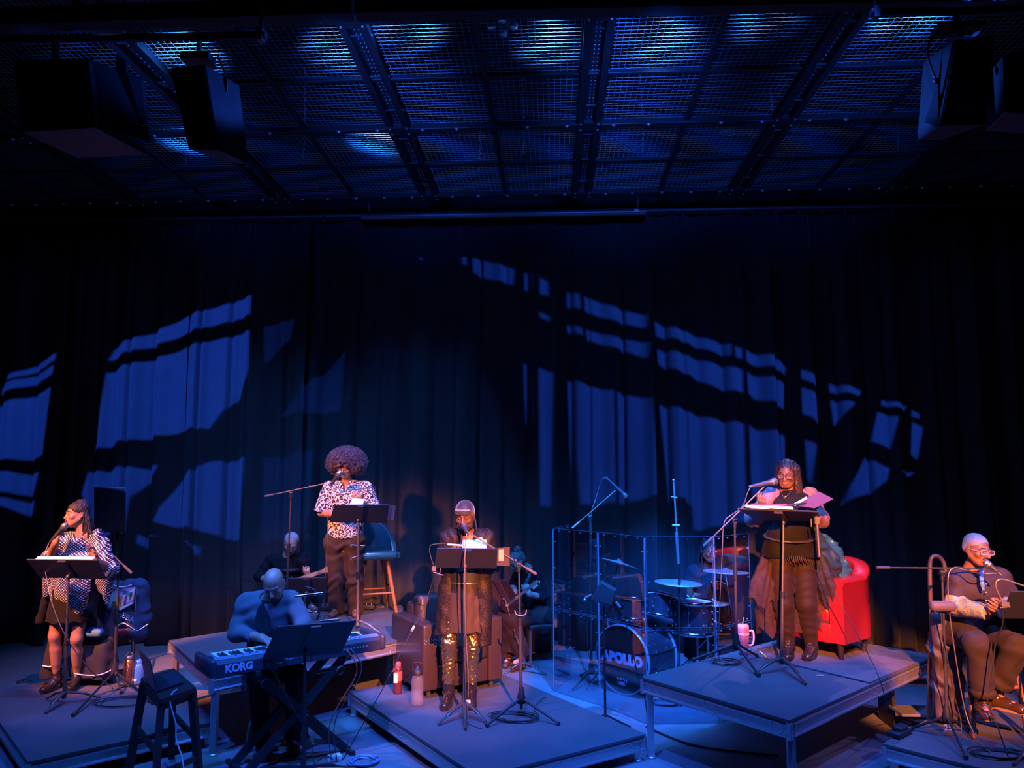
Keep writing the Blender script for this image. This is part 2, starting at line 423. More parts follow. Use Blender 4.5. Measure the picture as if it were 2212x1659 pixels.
def speaker_box(name, label, corners_front, depth, back=None, cat='loudspeaker', yoke=None, logo=None):
    """corners_front: four points TL TR BR BL; depth: vector to the back"""
    c = [V(p) for p in corners_front]; depth = V(depth)
    base = (c[2] + c[3]) / 2; t = thing(name, label, cat, base)
    k = back or (.8, .9); mid = (c[0] + c[1] + c[2] + c[3]) / 4
    cb = [mid + V(((p - mid).x * k[0], (p - mid).y, (p - mid).z * k[1])) + depth for p in c]
    MB().add(c + cb, [(3, 2, 1, 0), (4, 5, 6, 7), (0, 1, 5, 4), (1, 2, 6, 5), (2, 3, 7, 6), (3, 0, 4, 7)]).build('cabinet', M['spk'], t, bevel=.006)
    n = (c[1] - c[0]).cross(c[3] - c[0]).normalized()
    if n.dot(depth) > 0: n = -n
    g = [mid + (p - mid) * .93 + n * .006 for p in c]
    MB().prism(g, -n * .004).build('grille', M['grille'], t)
    return t
M['spk'] = mat('speaker_paint', (.04, .04, .045), .5, 0, .15, 30, .1, 150)
M['grille'] = mat('speaker_grille', (.012, .012, .013), .6, .2, .2, 120, .4, 400)
# tall one at left (370-500, 130-325)
Y = 3.9
fr = [D(366, 146, Y), D(443, 138, Y), D(473, 325, Y), D(407, 322, Y)]
t = speaker_box('hung_loudspeaker', 'tall narrow black loudspeaker hanging tilted from the left pipe', fr, V((.13, .18, -.02)), (.75, .95))
MB().bar(D(430, 92, Y + .08), D(430, 70, Y + .05), .03).box(D(428, 128, Y + .08), (.16, .1, .04)).cyl(D(430, 126, Y + .08), D(430, 84, Y + .06), .014).build('bracket', M['matte'], t)
MB().tube([D(470, 120, Y + .1), D(488, 160, Y + .1), D(492, 190, Y + .1), D(478, 235, Y + .1), D(485, 255, Y + .12), D(497, 262, Y + .15)], .006, 6, 2).build('yoke', M['dim_steel'], t)
# big box at far left
Y = 3.5
fr = [D(28, 128, Y), D(190, 128, Y), D(205, 275, Y), D(45, 285, Y)]
t = speaker_box('hung_loudspeaker', 'large square black box hung at the far left with a lighter side panel', fr, V((.10, .30, -.02)), (1.0, .98), 'loudspeaker')
q = [D(190, 126, Y + .01), D(250, 150, Y + .12), D(252, 118, Y + .12), D(272, 132, Y + .14), D(272, 152, Y + .14), D(306, 168, Y + .2), D(319, 305, Y + .2), D(204, 276, Y + .01)]
MB().prism(q, V((.006, .01, 0))).build('side_panel', M['spk'], t)
MB().tube([D(262, 260, Y + .1), D(295, 268, Y + .14), D(310, 272, Y + .17), D(312, 268, Y + .17)], .0015, 5).build('scratch_wire', M['bolt'], t)
MB().cyl(D(120, 125, Y + .15), D(120, 86, Y + .3), .02).build('hanger', M['matte'], t)
# right tilted loudspeaker
Y = 4.2
fr = [D(2062, 85, Y), D(2150, 78, Y), D(2128, 270, Y), D(2030, 272, Y)]
t = speaker_box('hung_loudspeaker', 'black loudspeaker hanging tilted at top right with a blue-lit side', fr, V((-.10, .22, .0)), (.55, .96))
MB().prism([D(2037, 96, Y + .02), D(2026, 180, Y + .02), D(1997, 262, Y + .08), D(2026, 274, Y + .02)], V((.004, .01, 0))).build('side_wing', M['spk'], t)
MB().tube([D(2030, 62, Y + .1), D(2006, 90, Y + .05), D(2002, 120, Y + .03), D(2018, 165, Y - .01), D(2024, 175, Y - .01)], .007, 6, 2).ball(D(2022, 175, Y - .02), .018).build('yoke', M['dim_steel'], t)
MB().box(D(2070, 62, Y + .1), (.26, .12, .03)).cyl(D(2066, 62, Y + .1), D(2066, 22, Y), .016).ball(D(2078, 72, Y), .015).ball(D(2096, 72, Y), .015).build('bracket', M['matte'], t)
fr = [D(2166, 120, 4.0), D(2290, 85, 4.0), D(2290, 250, 4.0), D(2170, 242, 4.0)]
t = speaker_box('hung_loudspeaker', 'dark blue-grey box cut by the right edge of the picture, top right', fr, V((.02, .25, 0)), (.9, .95))
# floor loudspeaker behind the left singer, on a pole
Y = 8.2
fr = [D(203, 1052, Y), D(272, 1052, Y), D(272, 1150, Y), D(203, 1150, Y)]
t = speaker_box('stand_loudspeaker', 'dark loudspeaker on a pole behind the singer in the studded poncho', fr, V((-.16, .27, 0)), (.95, .95))
m = (fr[2] + fr[3]) / 2 + V((0, .15, 0)); MB().cyl(m + V((0, 0, .01)), (m.x, m.y, .02), .018).build('pole', M['matte'], t)
b = MB()
for k in range(3): a = k * 2 * pi / 3 + .4; b.cyl((m.x, m.y, .6), (m.x + .4 * cos(a), m.y + .4 * sin(a), .02), .012)
b.build('tripod', M['matte'], t)

# ---- the two pattern projectors: each a lamp behind a cut steel plate
def gobo(lamp, holes, power, label, colr=BLUE):
    lamp = V(lamp)
    pts = [p for h in holes for p in h]; ctr = sum(pts, V((0, 0, 0))) / len(pts)
    lo = V((min(p.x for p in pts), 0, min(p.z for p in pts))); hi = V((max(p.x for p in pts), 0, max(p.z for p in pts)))
    ctr = V(((lo.x + hi.x) / 2, YC, (lo.z + hi.z) / 2)); ax = (ctr - lamp).normalized(); x, y, z = frame(ax)
    dist = .5; sc_ = []
    for h in holes:
        q = []
        for p in h: d = (p - lamp); k = dist / d.dot(ax); d = d * k; q.append((d.dot(x), d.dot(y)))
        sc_.append(q)
    mx = max(sqrt(a * a + c * c) for q in sc_ for a, c in q)
    half = math.atan(mx / dist) + radians(1.5); R = dist * math.tan(half) + .03
    verts = [V((R * cos(2 * pi * i / 40), R * sin(2 * pi * i / 40))) for i in range(40)]; edges = []; faces = [list(range(40))]
    for q in sc_:
        n0 = len(verts); verts += [V(p) for p in q]; idx = list(range(n0, n0 + len(q)))
        ar = sum(q[i][0] * q[(i + 1) % len(q)][1] - q[(i + 1) % len(q)][0] * q[i][1] for i in range(len(q)))
        faces.append(idx if ar > 0 else idx[::-1])
    r = delaunay_2d_cdt(verts, edges, faces, 1, 1e-6)
    vs = [lamp + ax * dist + x * p.x + y * p.y for p in r[0]]; fs = [f for f, o_ in zip(r[2], r[5]) if all(k == 0 for k in o_)]
    t = thing('pattern_projector', label, 'stage light', lamp)
    MB().add(vs, fs).build('gobo_plate', M['matte'], t, thick=.0006)
    MB().lathe(lamp, [(.08, -.15), (.09, 0), (.10, .1)], 24, ax).build('lamp_body', M['matte'], t); MB().lathe(lamp - ax * .02, [(R + .004, dist - .02), (R + .004, dist + .06)], 32, ax).build('housing', M['matte'], t)
    spot(lamp, ctr, colr, power, math.degrees(half * 2), .02, .0016)
    return t
def zz(l, s, ox, oy): return [[D(ox + a / s, oy + b_ / s, YC - .03) for a, b_ in h] for h in l]
L4 = [[(40,625),(250,530),(240,565),(30,650)], [(5,668),(238,585),(230,625),(0,705)], [(-60,770),(225,680),(185,970),(-80,1010)], [(-60,1052),(165,1040),(135,1130),(-60,1145)],
      [(-60,1165),(140,1160),(132,1220),(-60,1190)], [(480,500),(800,372),(1088,272),(1082,355),(455,552)], [(450,605),(1080,425),(1075,590),(1060,640),(1020,725),(980,745),(905,850),(640,885),(400,935)],
      [(375,1035),(680,1010),(660,1050),(620,1080),(560,1150),(540,1300),(410,1305),(345,1130)], [(890,1000),(1055,975),(1030,1330),(870,1300),(660,1255),(690,1180),(760,1100)], [(580,1300),(870,1370),(860,1408),(575,1340)]]
L4d = [[(1148,410),(1280,370),(1265,450),(1148,575)], [(1300,680),(1420,600),(1500,510),(1480,765),(1300,790)], [(1225,790),(1290,700),(1290,775)], [(1145,975),(1360,950),(1330,1300),(1130,1340)]]
L5 = [[(-230,65),(-208,72),(-208,150),(-230,140)], [(-190,84),(-170,90),(-172,165),(-190,158)], [(-12,105),(12,115),(12,192),(-10,184)], [(45,140),(235,200),(230,268),(50,215)], [(283,210),(302,218),(302,292),(283,285)], [(330,240),(368,262),(368,322),(330,312)],
      [(475,290),(515,310),(520,372),(475,355)], [(537,315),(797,405),(797,460),(540,380)], [(848,422),(900,450),(1165,530),(1165,578),(930,505),(855,485)], [(1180,540),(1212,548),(1212,592),(1182,585)], [(1230,552),(1330,580),(1415,618),(1410,655),(1330,630),(1232,603)],
      [(1477,632),(1550,665),(1552,707),(1480,672)], [(1612,683),(1740,725),(1728,748),(1615,720)], [(1825,768),(1935,795),(1925,810),(1818,790)], [(1958,808),(1995,825),(1992,842),(1958,835)],
      [(325,392),(372,408),(375,433),(330,415)], [(475,430),(525,455),(530,488),(480,465)], [(547,458),(803,525),(800,590),(700,545),(550,502)], [(860,542),(1215,640),(1217,740),(1090,705),(1010,665),(930,640),(865,605)], [(1235,648),(1405,697),(1398,812),(1330,780),(1240,742)],
      [(1480,710),(1557,745),(1558,877),(1525,845),(1485,822)], [(1618,755),(1712,780),(1670,820),(1635,870)], [(1805,820),(1890,848),(1862,980),(1780,945)], [(1960,858),(2010,882),(1985,1022),(1955,1000)],
      [(278,605),(298,612),(298,900),(285,760)], [(322,635),(388,660),(375,1240),(325,1240)], [(480,670),(540,700),(665,722),(675,1208),(520,1222),(495,980)], [(682,730),(810,770),(835,1195),(692,1210)], [(870,780),(1000,825),(1222,875),(1235,1300),(1010,1330),(1000,1230),(975,1195),(920,1195)],
      [(1243,880),(1400,930),(1398,1180),(1255,1190)], [(1495,935),(1540,965),(1520,1130),(1505,1100)], [(1755,1015),(1785,1025),(1835,1060),(1862,1062),(1845,1120),(1785,1165),(1668,1205),(1690,1140)], [(1900,1085),(1975,1075),(1950,1095)]]
gobo((-5.2, 3.0, 5.05), zz(L4, 2.011, 0, 500), 7000, 'black projector lamp throwing the left window pattern on the curtain')
gobo((-1.0, 3.0, 5.2), zz(L4d, 2.011, 0, 500), 1500, 'black projector lamp throwing the faint pattern behind the curly-haired performer')
gobo((4.2, 2.6, 5.1), zz(L5, 2.011, 1000, 480), 7000, 'black projector lamp throwing the right window pattern on the curtain')

# ---- risers: aluminium framed stage platforms
def riser(label, corners, z, legs=True, seam=None, steps=None):
    c = [V((p[0], p[1], z)) for p in corners]; mid = sum(c, V((0, 0, 0))) / 4
    t = thing('stage_riser', label, 'platform', (mid.x, mid.y, 0))
    MB().prism([p - V((0, 0, .022)) for p in c], V((0, 0, .022))).build('deck', M['deck'], t, bevel=.003)
    e = lambda i, k, dz: c[i] + (mid - c[i]).normalized() * k + V((0, 0, dz))
    for i in range(4):
        a, b_ = e(i, .015, -.024), e((i + 1) % 4, .015, -.024); d = (b_ - a).normalized(); n = d.cross(V((0, 0, 1)))
        if n.dot(mid - a) < 0: n = -n
        bb = MB()
        bb.prism([a, a + n * .03, a + n * .03 + V((0, 0, -.012)), a + n * .006 + V((0, 0, -.012)), a + n * .006 + V((0, 0, -.088)), a + n * .03 + V((0, 0, -.088)), a + n * .03 + V((0, 0, -.1)), a + V((0, 0, -.1)), a + V((0, 0, -.086)) - n * .008, a + V((0, 0, -.074)), a + V((0, 0, -.026)), a + V((0, 0, -.014)) - n * .008], b_ - a)
        bb.build('side_rail', M['alu'], t)
        bb = MB(); L = (b_ - a).length
        for s_ in (.06, .14, L / 2 - .05, L / 2 + .05, L - .14, L - .06):
            for dz in (-.032, -.068): bb.cyl(a + d * s_ + V((0, 0, dz)) - n * .001, a + d * s_ + V((0, 0, dz)) - n * .006, .006, n=8)
        bb.build('rivets', M['bolt'], t, kind='stuff')
    for i in range(4):
        p = e(i, .07, 0); MB().bar((p.x, p.y, 0.012), (p.x, p.y, z - .03), .048).lathe((p.x, p.y, 0), [(.0001, 0), (.045, 0), (.045, .008), (.028, .014)], 14).build('leg', M['alu'], t)
        p2 = e(i, .012, -.075); MB().box(p2, (.03, .03, .105), Matrix.Rotation(atan2((c[1] - c[0]).y, (c[1] - c[0]).x), 3, 'Z')).build('corner_post', M['alu'], t, bevel=.003)
    return t, c
def quad(pa, pb, pc=None, pd=None): return
def rect3(a, b_, w_):
    """rectangle from edge a-b, extending by w_ away from the camera side (to the left of a->b)"""
    a, b_ = V((a[0], a[1])), V((b_[0], b_[1])); d = (b_ - a).normalized(); n = V((-d.y, d.x)) * w_
    return [a, b_, b_ + n, a + n]
riserA = riser('low stage riser under the singer in the studded poncho', rect3((-3.62, 5.34), (-2.70, 6.26), 2.2), .2)
bb_ = [(-2.66, 6.02), (-1.40, 7.55), (-2.42, 8.62), (-3.62, 7.25)]
riserB = riser('high stage riser under the curly-haired performer and teal stool', [(-2.66, 6.02), (-1.42, 7.42), (-1.80, 9.25), (-3.62, 7.25)], .6)
riserC = riser('low stage riser under the performer with gold trousers, armchair on it', [(-.50, 5.25), (.69, 6.13), (-.67, 8.0), (-1.87, 7.13)], .2)
riserD = riser('high stage riser under the woman with glasses and red armchair', [(1.5, 5.21), (3.30, 7.04), (2.43, 7.90), (.67, 6.2)], .6)
riserE = riser('low stage riser under the seated man at the right edge', [(2.40, 6.02), (3.62, 4.85), (4.9, 6.15), (3.70, 7.3)], .2)

riserF = riser('high stage riser at the back under the grey-haired guitarist', [(-3.08, 7.92), (-2.15, 8.90), (-2.02, 9.3), (-3.1, 9.3)], .6)
# steps between the right risers
p = G(1985, 1482, .35); t = thing('step_unit', 'low blue-lit step unit with ribbed treads between the two right risers', 'steps', (p.x, p.y, 0))
for k in range(4): MB().box((p.x + .05, p.y + .02 + k * .075, .36), (.62, .055, .02)).build('tread_slat', M['alu'], t)
MB().box((p.x + .05, p.y - .12, .18), (.62, .25, .02)).build('lower_tread', M['alu'], t)
for s_ in (-1, 1): MB().box((p.x + .05 + s_ * .29, p.y + .1, .17), (.02, .3, .34)).build('side_panel', M['steel_dark'], t)
# ================================================================= FIGURES: one smooth field per body or garment, meshed with OpenVDB
import openvdb
class SDF:
    def __init__(s, h=.006): s.h = h; s.p = []; s.post = []
    def _add(s, fn, lo, hi, k, op): s.p.append((fn, np.array(lo, float), np.array(hi, float), k, op)); return s
    def cap(s, a, b, ra, rb=None, k=.02, flat=None, op='u', cut=False, cut0=False):
        a = np.array(a, float); b = np.array(b, float); rb = ra if rb is None else rb
        m = max(ra, rb); ab = b - a; L2 = float(ab @ ab) + 1e-12; u = ab / math.sqrt(L2)
        if flat is not None:
            fd = np.array(V(flat[0]).normalized(), float); ff = flat[1]
            bq = b + fd * float((b - a) @ fd) * (1 / ff - 1); abq = bq - a; Lq = float(abq @ abq) + 1e-12
        def fn(X, Y, Z):
            x = X - a[0]; y = Y - a[1]; z = Z - a[2]
            if flat is not None:
                c = (x * fd[0] + y * fd[1] + z * fd[2]) * (1 / ff - 1)
                x1 = x + c * fd[0]; y1 = y + c * fd[1]; z1 = z + c * fd[2]; d_ = abq; l_ = Lq
            else: x1, y1, z1, d_, l_ = x, y, z, ab, L2
            t = np.clip((x1 * d_[0] + y1 * d_[1] + z1 * d_[2]) / l_, 0, 1)
            d = np.sqrt((x1 - t * d_[0]) ** 2 + (y1 - t * d_[1]) ** 2 + (z1 - t * d_[2]) ** 2) - (ra + (rb - ra) * t)
            if flat is not None and ff < 1: d = d * (ff * .5 + .5)
            if cut: d = np.maximum(d, (x * u[0] + y * u[1] + z * u[2]) - math.sqrt(L2))
            if cut0: d = np.maximum(d, -(x * u[0] + y * u[1] + z * u[2]))
            return d
        mm = m * (max(1, flat[1]) if flat else 1)
        return s._add(fn, np.minimum(a, b) - mm, np.maximum(a, b) + mm, k, op)
    def ell(s, c, r, R=None, k=.02, op='u'):
        c = np.array(c, float); r = np.array(r, float); m = r.max(); Rm = np.array(R.to_3x3() if R is not None else Matrix.Identity(3), float)
        def fn(X, Y, Z):
            x = X - c[0]; y = Y - c[1]; z = Z - c[2]
            q = [(x * Rm[0][i] + y * Rm[1][i] + z * Rm[2][i]) / r[i] for i in range(3)]
            k0 = np.sqrt(q[0] ** 2 + q[1] ** 2 + q[2] ** 2); k1 = np.sqrt(sum((q[i] / r[i]) ** 2 for i in range(3))) + 1e-9
            return k0 * (k0 - 1) / k1
        return s._add(fn, c - m, c + m, k, op)
    def box(s, c, size, R=None, r=.02, k=.01, op='u'):
        c = np.array(c, float); hs = np.array(size, float) / 2 - r; m = np.linalg.norm(hs) + r; Rm = np.array(R.to_3x3() if R is not None else Matrix.Identity(3), float)
        def fn(X, Y, Z):
            x = X - c[0]; y = Y - c[1]; z = Z - c[2]
            q = [np.abs(x * Rm[0][i] + y * Rm[1][i] + z * Rm[2][i]) - hs[i] for i in range(3)]
            return np.sqrt(sum(np.maximum(v, 0) ** 2 for v in q)) + np.minimum(np.maximum(np.maximum(q[0], q[1]), q[2]), 0) - r
        return s._add(fn, c - m, c + m, k, op)
    def path(s, pts, rs, k=.015, flat=None):
        for i in range(len(pts) - 1): s.cap(pts[i], pts[i + 1], rs[min(i, len(rs) - 1)], rs[min(i + 1, len(rs) - 1)], k, flat)
        return s
    def plane(s, p, n):
        """keeps what lies behind the plane (against n)"""
        p = V(p); n = V(n).normalized(); s.post.append(lambda F, X, Y, Z: np.maximum(F, (X - p.x) * n.x + (Y - p.y) * n.y + (Z - p.z) * n.z)); return s
    def ripple(s, amp, freq, d=(1, 0, 0), warp=1.0, seed=0.0):
        d = V(d).normalized(); w_ = frame(d)[0]; w2 = frame(d)[1]
        def fn(F, X, Y, Z):
            a = X * d.x + Y * d.y + Z * d.z; b_ = X * w_.x + Y * w_.y + Z * w_.z; c_ = X * w2.x + Y * w2.y + Z * w2.z
            return F + amp * np.sin(freq * a + warp * np.sin(freq * .37 * b_ + seed) + warp * np.sin(freq * .53 * c_ + 2 * seed) + seed) * (.6 + .4 * np.sin(freq * .31 * (a + b_) + seed * 3))
        s.post.append(fn); return s
    def lumps(s, amp, freq, seed=0.0):
        def fn(F, X, Y, Z):
            return F + amp * (np.sin(freq * X + seed + 1.3 * np.sin(freq * .7 * Z)) * np.sin(freq * 1.1 * Y + 2 * seed + np.sin(freq * .6 * X)) * np.sin(freq * .93 * Z + seed * .5) * 1.6)
        s.post.append(fn); return s
    def mesh(s, name, m, parent, label=None, pick=None):
        h = s.h; us = [q for q in s.p if q[4] == 'u']
        lo = np.min([q[1] for q in us], 0) - 5 * h; hi = np.max([q[2] for q in us], 0) + 5 * h
        n = np.ceil((hi - lo) / h).astype(int) + 1
        ax = [(lo[i] + np.arange(n[i]) * h).astype(np.float32) for i in range(3)]
        F = np.full(tuple(n), 8 * h, np.float32)
        for fn, a, b, k, op in s.p:
            pad = k + 5 * h
            i0 = np.clip(((a - pad - lo) / h).astype(int), 0, n - 1); i1 = np.clip(((b + pad - lo) / h).astype(int) + 1, 1, n)
            sl = tuple(slice(i0[i], i1[i]) for i in range(3))
            X = ax[0][sl[0]][:, None, None]; Y = ax[1][sl[1]][None, :, None]; Z = ax[2][sl[2]][None, None, :]
            d = fn(X, Y, Z).astype(np.float32); A = F[sl]
            if op == 'u':
                hh = np.maximum(k - np.abs(A - d), 0) / max(k, 1e-6); F[sl] = np.minimum(A, d) - hh * hh * k * .25
            elif op == 's':
                d = -d; hh = np.maximum(k - np.abs(A - d), 0) / max(k, 1e-6); F[sl] = np.maximum(A, d) + hh * hh * k * .25
            elif op == 'i': F[sl] = np.maximum(A, d)
        X = ax[0][:, None, None]; Y = ax[1][None, :, None]; Z = ax[2][None, None, :]
        for fn in s.post: F = fn(F, X, Y, Z)
        F = np.clip(F, -3 * h, 3 * h).astype(np.float32)
        g = openvdb.FloatGrid(3 * h); g.copyFromArray(F, tolerance=1e-6)
        P, T, Q = g.convertToPolygons(0.0, 0.0)
        P = P * h + lo - np.array(wloc(parent))
        me = bpy.data.meshes.new(name); nq, ntr = len(Q), len(T)
        me.vertices.add(len(P)); me.vertices.foreach_set('co', P.astype(np.float32).ravel())
        loops = np.concatenate([Q[:, ::1].ravel(), T.ravel()]).astype(np.int32)
        me.loops.add(len(loops)); me.loops.foreach_set('vertex_index', loops)
        st = np.concatenate([np.arange(nq) * 4, nq * 4 + np.arange(ntr) * 3]).astype(np.int32)
        me.polygons.add(nq + ntr); me.polygons.foreach_set('loop_start', st)
        me.polygons.foreach_set('use_smooth', np.ones(nq + ntr, bool))
        me.update(calc_edges=True); me.validate()
        ms = m if isinstance(m, (list, tuple)) else [m]
        for q in ms: me.materials.append(q)
        if pick:
            W = P + np.array(wloc(parent)); ctr = W[Q].mean(1); mi = np.zeros(nq + ntr, np.int32); mi[:nq] = pick(ctr[:, 0], ctr[:, 1], ctr[:, 2]); me.polygons.foreach_set('material_index', mi)
        o = bpy.data.objects.new(name, me); col.objects.link(o); o.parent = parent
        if label: o['label'] = label
        return o

def hrot(yaw=0, pitch=0, roll=0):
    """yaw > 0 turns the face to the picture's right, pitch > 0 looks down, roll > 0 tilts to the picture's right"""
    return Matrix.Rotation(radians(yaw), 3, 'Z') @ Matrix.Rotation(radians(pitch), 3, 'X') @ Matrix.Rotation(radians(roll), 3, 'Y')
def head(S, c, R, s=1.0, nose=1.0, jaw=1.0, mouth=0, lip=1.0):
    c = V(c); P = lambda x, y, z: c + R @ (V((x, y, z)) * s)
    S.ell(P(0, .012, .035), (.074 * s, .094 * s, .082 * s), R, .01)
    S.ell(P(0, -.022, -.02), (.062 * s, .066 * s, .082 * s), R, .03)
    S.ell(P(0, -.045, -.083), (.034 * s * jaw, .036 * s, .026 * s), R, .03)
    for q in (-1, 1):
        S.cap(P(q * .056, .0, -.045), P(q * .02 * jaw, -.055, -.088), .018 * s, .016 * s, .03)
        S.ell(P(q * .042, -.062, -.022), (.022 * s, .02 * s, .02 * s), R, .02)
        S.ell(P(q * .031, -.098, .008), (.017 * s, .014 * s, .012 * s), R, .014, 's')
        S.ell(P(q * .031, -.074, .004), (.016 * s, .0135 * s, .012 * s), R, .004)
        S.cap(P(q * .012, -.086, .026), P(q * .048, -.072, .024), .008 * s, .006 * s, .012)
        S.ell(P(q * .012, -.096, -.032), (.009 * s, .01 * s, .008 * s), R, .006)
        S.ell(P(q * .076, .012, -.004), (.009 * s, .019 * s, .031 * s), R, .008)
        S.ell(P(q * .084, .006, -.002), (.006 * s, .009 * s, .014 * s), R, .004, 's')
    S.cap(P(0, -.086, .012), P(0, -.108 * nose ** .3, -.026), .0075 * s, .012 * s * nose, .012)
    S.ell(P(0, -.084, -.058), (.026 * s, .014 * s, .018 * s), R, .012)
    S.ell(P(0, -.092, -.05), (.021 * s, .010 * s * lip, .0075 * s), R, .004)
    S.ell(P(0, -.089, -.0655 - .01 * mouth), (.019 * s, .010 * s * lip, .0075 * s), R, .004)
    if mouth: S.ell(P(0, -.099, -.0605), (.017 * s, .016 * s, .006 * s * mouth), R, .003, 's')
    return P
def arc_mesh(S_, P, pts, rs, name, m, parent, **k):
    MB().tube([P(*p) for p in pts], rs, 6, 2, flat=.6).build(name, m, parent, **k)
def face_bits(t, P, s, brow, lipm, lash, mouth=0, brow_z=0):
    for q in (-1, 1):
        arc_mesh(None, P, [(q * .012, -.0945, .029 + brow_z), (q * .03, -.092, .037 + brow_z), (q * .05, -.077, .031 + brow_z)], [.0036 * s, .0042 * s, .002 * s], 'eyebrow', brow, t)
        arc_mesh(None, P, [(q * .017, -.0865, .003), (q * .031, -.0895, -.003), (q * .046, -.081, .002)], [.0015 * s, .0024 * s, .0015 * s], 'eyelashes', lash, t)
    b = MB()
    b.tube([P(-.022, -.092, -.056), P(-.010, -.1005, -.051), P(0, -.1015, -.053), P(.010, -.1005, -.051), P(.022, -.092, -.056)], [.0015 * s, .0042 * s, .0045 * s, .0042 * s, .0015 * s], 8, 2, flat=.8)
    b.tube([P(-.021, -.091, -.059 - .008 * mouth), P(-.008, -.0985, -.065 - .012 * mouth), P(.008, -.0985, -.065 - .012 * mouth), P(.021, -.091, -.059 - .008 * mouth)], [.0015 * s, .0045 * s, .0048 * s, .0045 * s, .0015 * s], 8, 2, flat=.8)
    b.build('lips', lipm, t)
    if mouth:
        MB().ball(P(0, -.0925, -.0575), .013 * s, (1, .35, .28)).build('teeth', M['teeth'], t)
def hand(S, w_, d, n, thumb=1, curl=.45, s=1.0, spread=.06, fcurl=None, tin=.5):
    """w_ wrist, d towards the fingers, n palm side, thumb = +1/-1 the side d x n it leaves from"""
    w_ = V(w_); d = V(d).normalized(); n = V(n); n = (n - d * n.dot(d)).normalized(); x = d.cross(n) * thumb
    L = [.078, .086, .08, .062]; off = [.033, .011, -.011, -.031]
    S.cap(w_ - d * .02, w_ + d * .01, .024 * s, .026 * s, .02, (n, .72))
    for i in range(4):
        kn = w_ + (d * (.088 - .004 * abs(i - 1)) + x * off[i]) * s
        S.cap(w_ + (d * .015 + x * off[i] * .55) * s, kn, .0145 * s, .0118 * s, .014)
        dd = (d + x * (off[i] * spread * 30)).normalized(); cu = (fcurl[i] if fcurl else curl); p = kn; ang = 0
        for j, (f, r0, r1) in enumerate(((.45, .0098, .0088), (.31, .0088, .0080), (.24, .0080, .0066))):
            ang += cu * (1, 1.15, .8)[j]; q = p + (dd * cos(ang) + n * sin(ang)) * L[i] * f * s
            S.cap(p, q, r0 * s, r1 * s, .004); p = q
    a = w_ + (d * .022 + x * .024) * s; b = a + (d * .042 + x * .026 + n * .016 * (1 + tin)) * s; c = b + (d * .034 + x * (.012 - .02 * tin) + n * .012 * (1 + tin)) * s; e = c + (d * .026 + x * (-.012 * tin) + n * .008) * s
    S.cap(w_ + (d * .015 + x * .01) * s, b, .017 * s, .0125 * s, .016); S.cap(b, c, .0118 * s, .0102 * s, .005); S.cap(c, e, .0102 * s, .008 * s, .004)
def body(S, J, g=1.0, tor=1.0, fwd=V((0, -1, 0)), leg=1.0, arm=1.0, feet=True, neck_r=.052):
    """J: joints in stage coordinates, l / r are the picture's left and right"""
    m = (J['sl'] + J['sr']) / 2; hp = (J['hl'] + J['hr']) / 2; up = (m - hp).normalized(); w_ = (J['sr'] - J['sl']).normalized(); f = w_.cross(up)
    if f.dot(fwd) < 0: f = -f
    S.cap(J['neck'] + (J['head'] - J['neck']) * .55, J['neck'], neck_r * .92, neck_r * 1.05, .02)
    S.cap(J['sl'] * .8 + m * .2, J['sr'] * .8 + m * .2, .058 * g, .058 * g, .04)
    S.cap(J['neck'] - up * .01, m - up * .06, .06 * g, .10 * g, .05, (f, .75))
    ch = m - up * .13; wa = hp + up * .14
    S.cap(ch - w_ * .06, ch + w_ * .06, .112 * g * tor, None, .06, (f, .85))
    S.cap(ch, wa, .13 * g * tor, .125 * g * tor, .06, (f, .78)); S.cap(wa, hp, .125 * g * tor, .14 * g * tor, .06, (f, .8))
    S.cap(J['hl'], J['hr'], .10 * g * leg, None, .05)
    for q in 'lr':
        s_, e, w2 = J['s' + q], J['e' + q], J['w' + q]
        S.cap(s_, e, .050 * g * arm, .040 * g * arm, .03); S.cap(e, w2, .040 * g * arm, .026 * g * arm ** .5, .02)
        S.cap(e * .7 + w2 * .3, w2, .039 * g * arm, .026 * arm ** .5, .02)
        h_, k_, a_ = J['h' + q], J['k' + q], J['a' + q]
        S.cap(h_, k_, .088 * g * leg, .056 * g * leg, .04); S.cap(k_, a_, .054 * g * leg, .034 * g, .03)
        cm = k_ * .66 + a_ * .34; S.cap(cm - f * .014, k_ * .35 + a_ * .65 - f * .005, .055 * g * leg, .038 * g, .03)
        if feet:
            fz = V((a_.x, a_.y, J['t' + q].z + .015)); S.cap(a_, fz, .032 * g, .03, .02); S.cap(fz, fz * .35 + J['t' + q] * .65 + V((0, 0, .005)), .03, .022, .02)
    return f, up, w_
def J_(Y, **k):
    """joints from photograph pixels plus a depth offset (towards the back is positive)"""
    return {n: D(p[0], p[1], Y + (p[2] if len(p) > 2 else 0)) for n, p in k.items()}
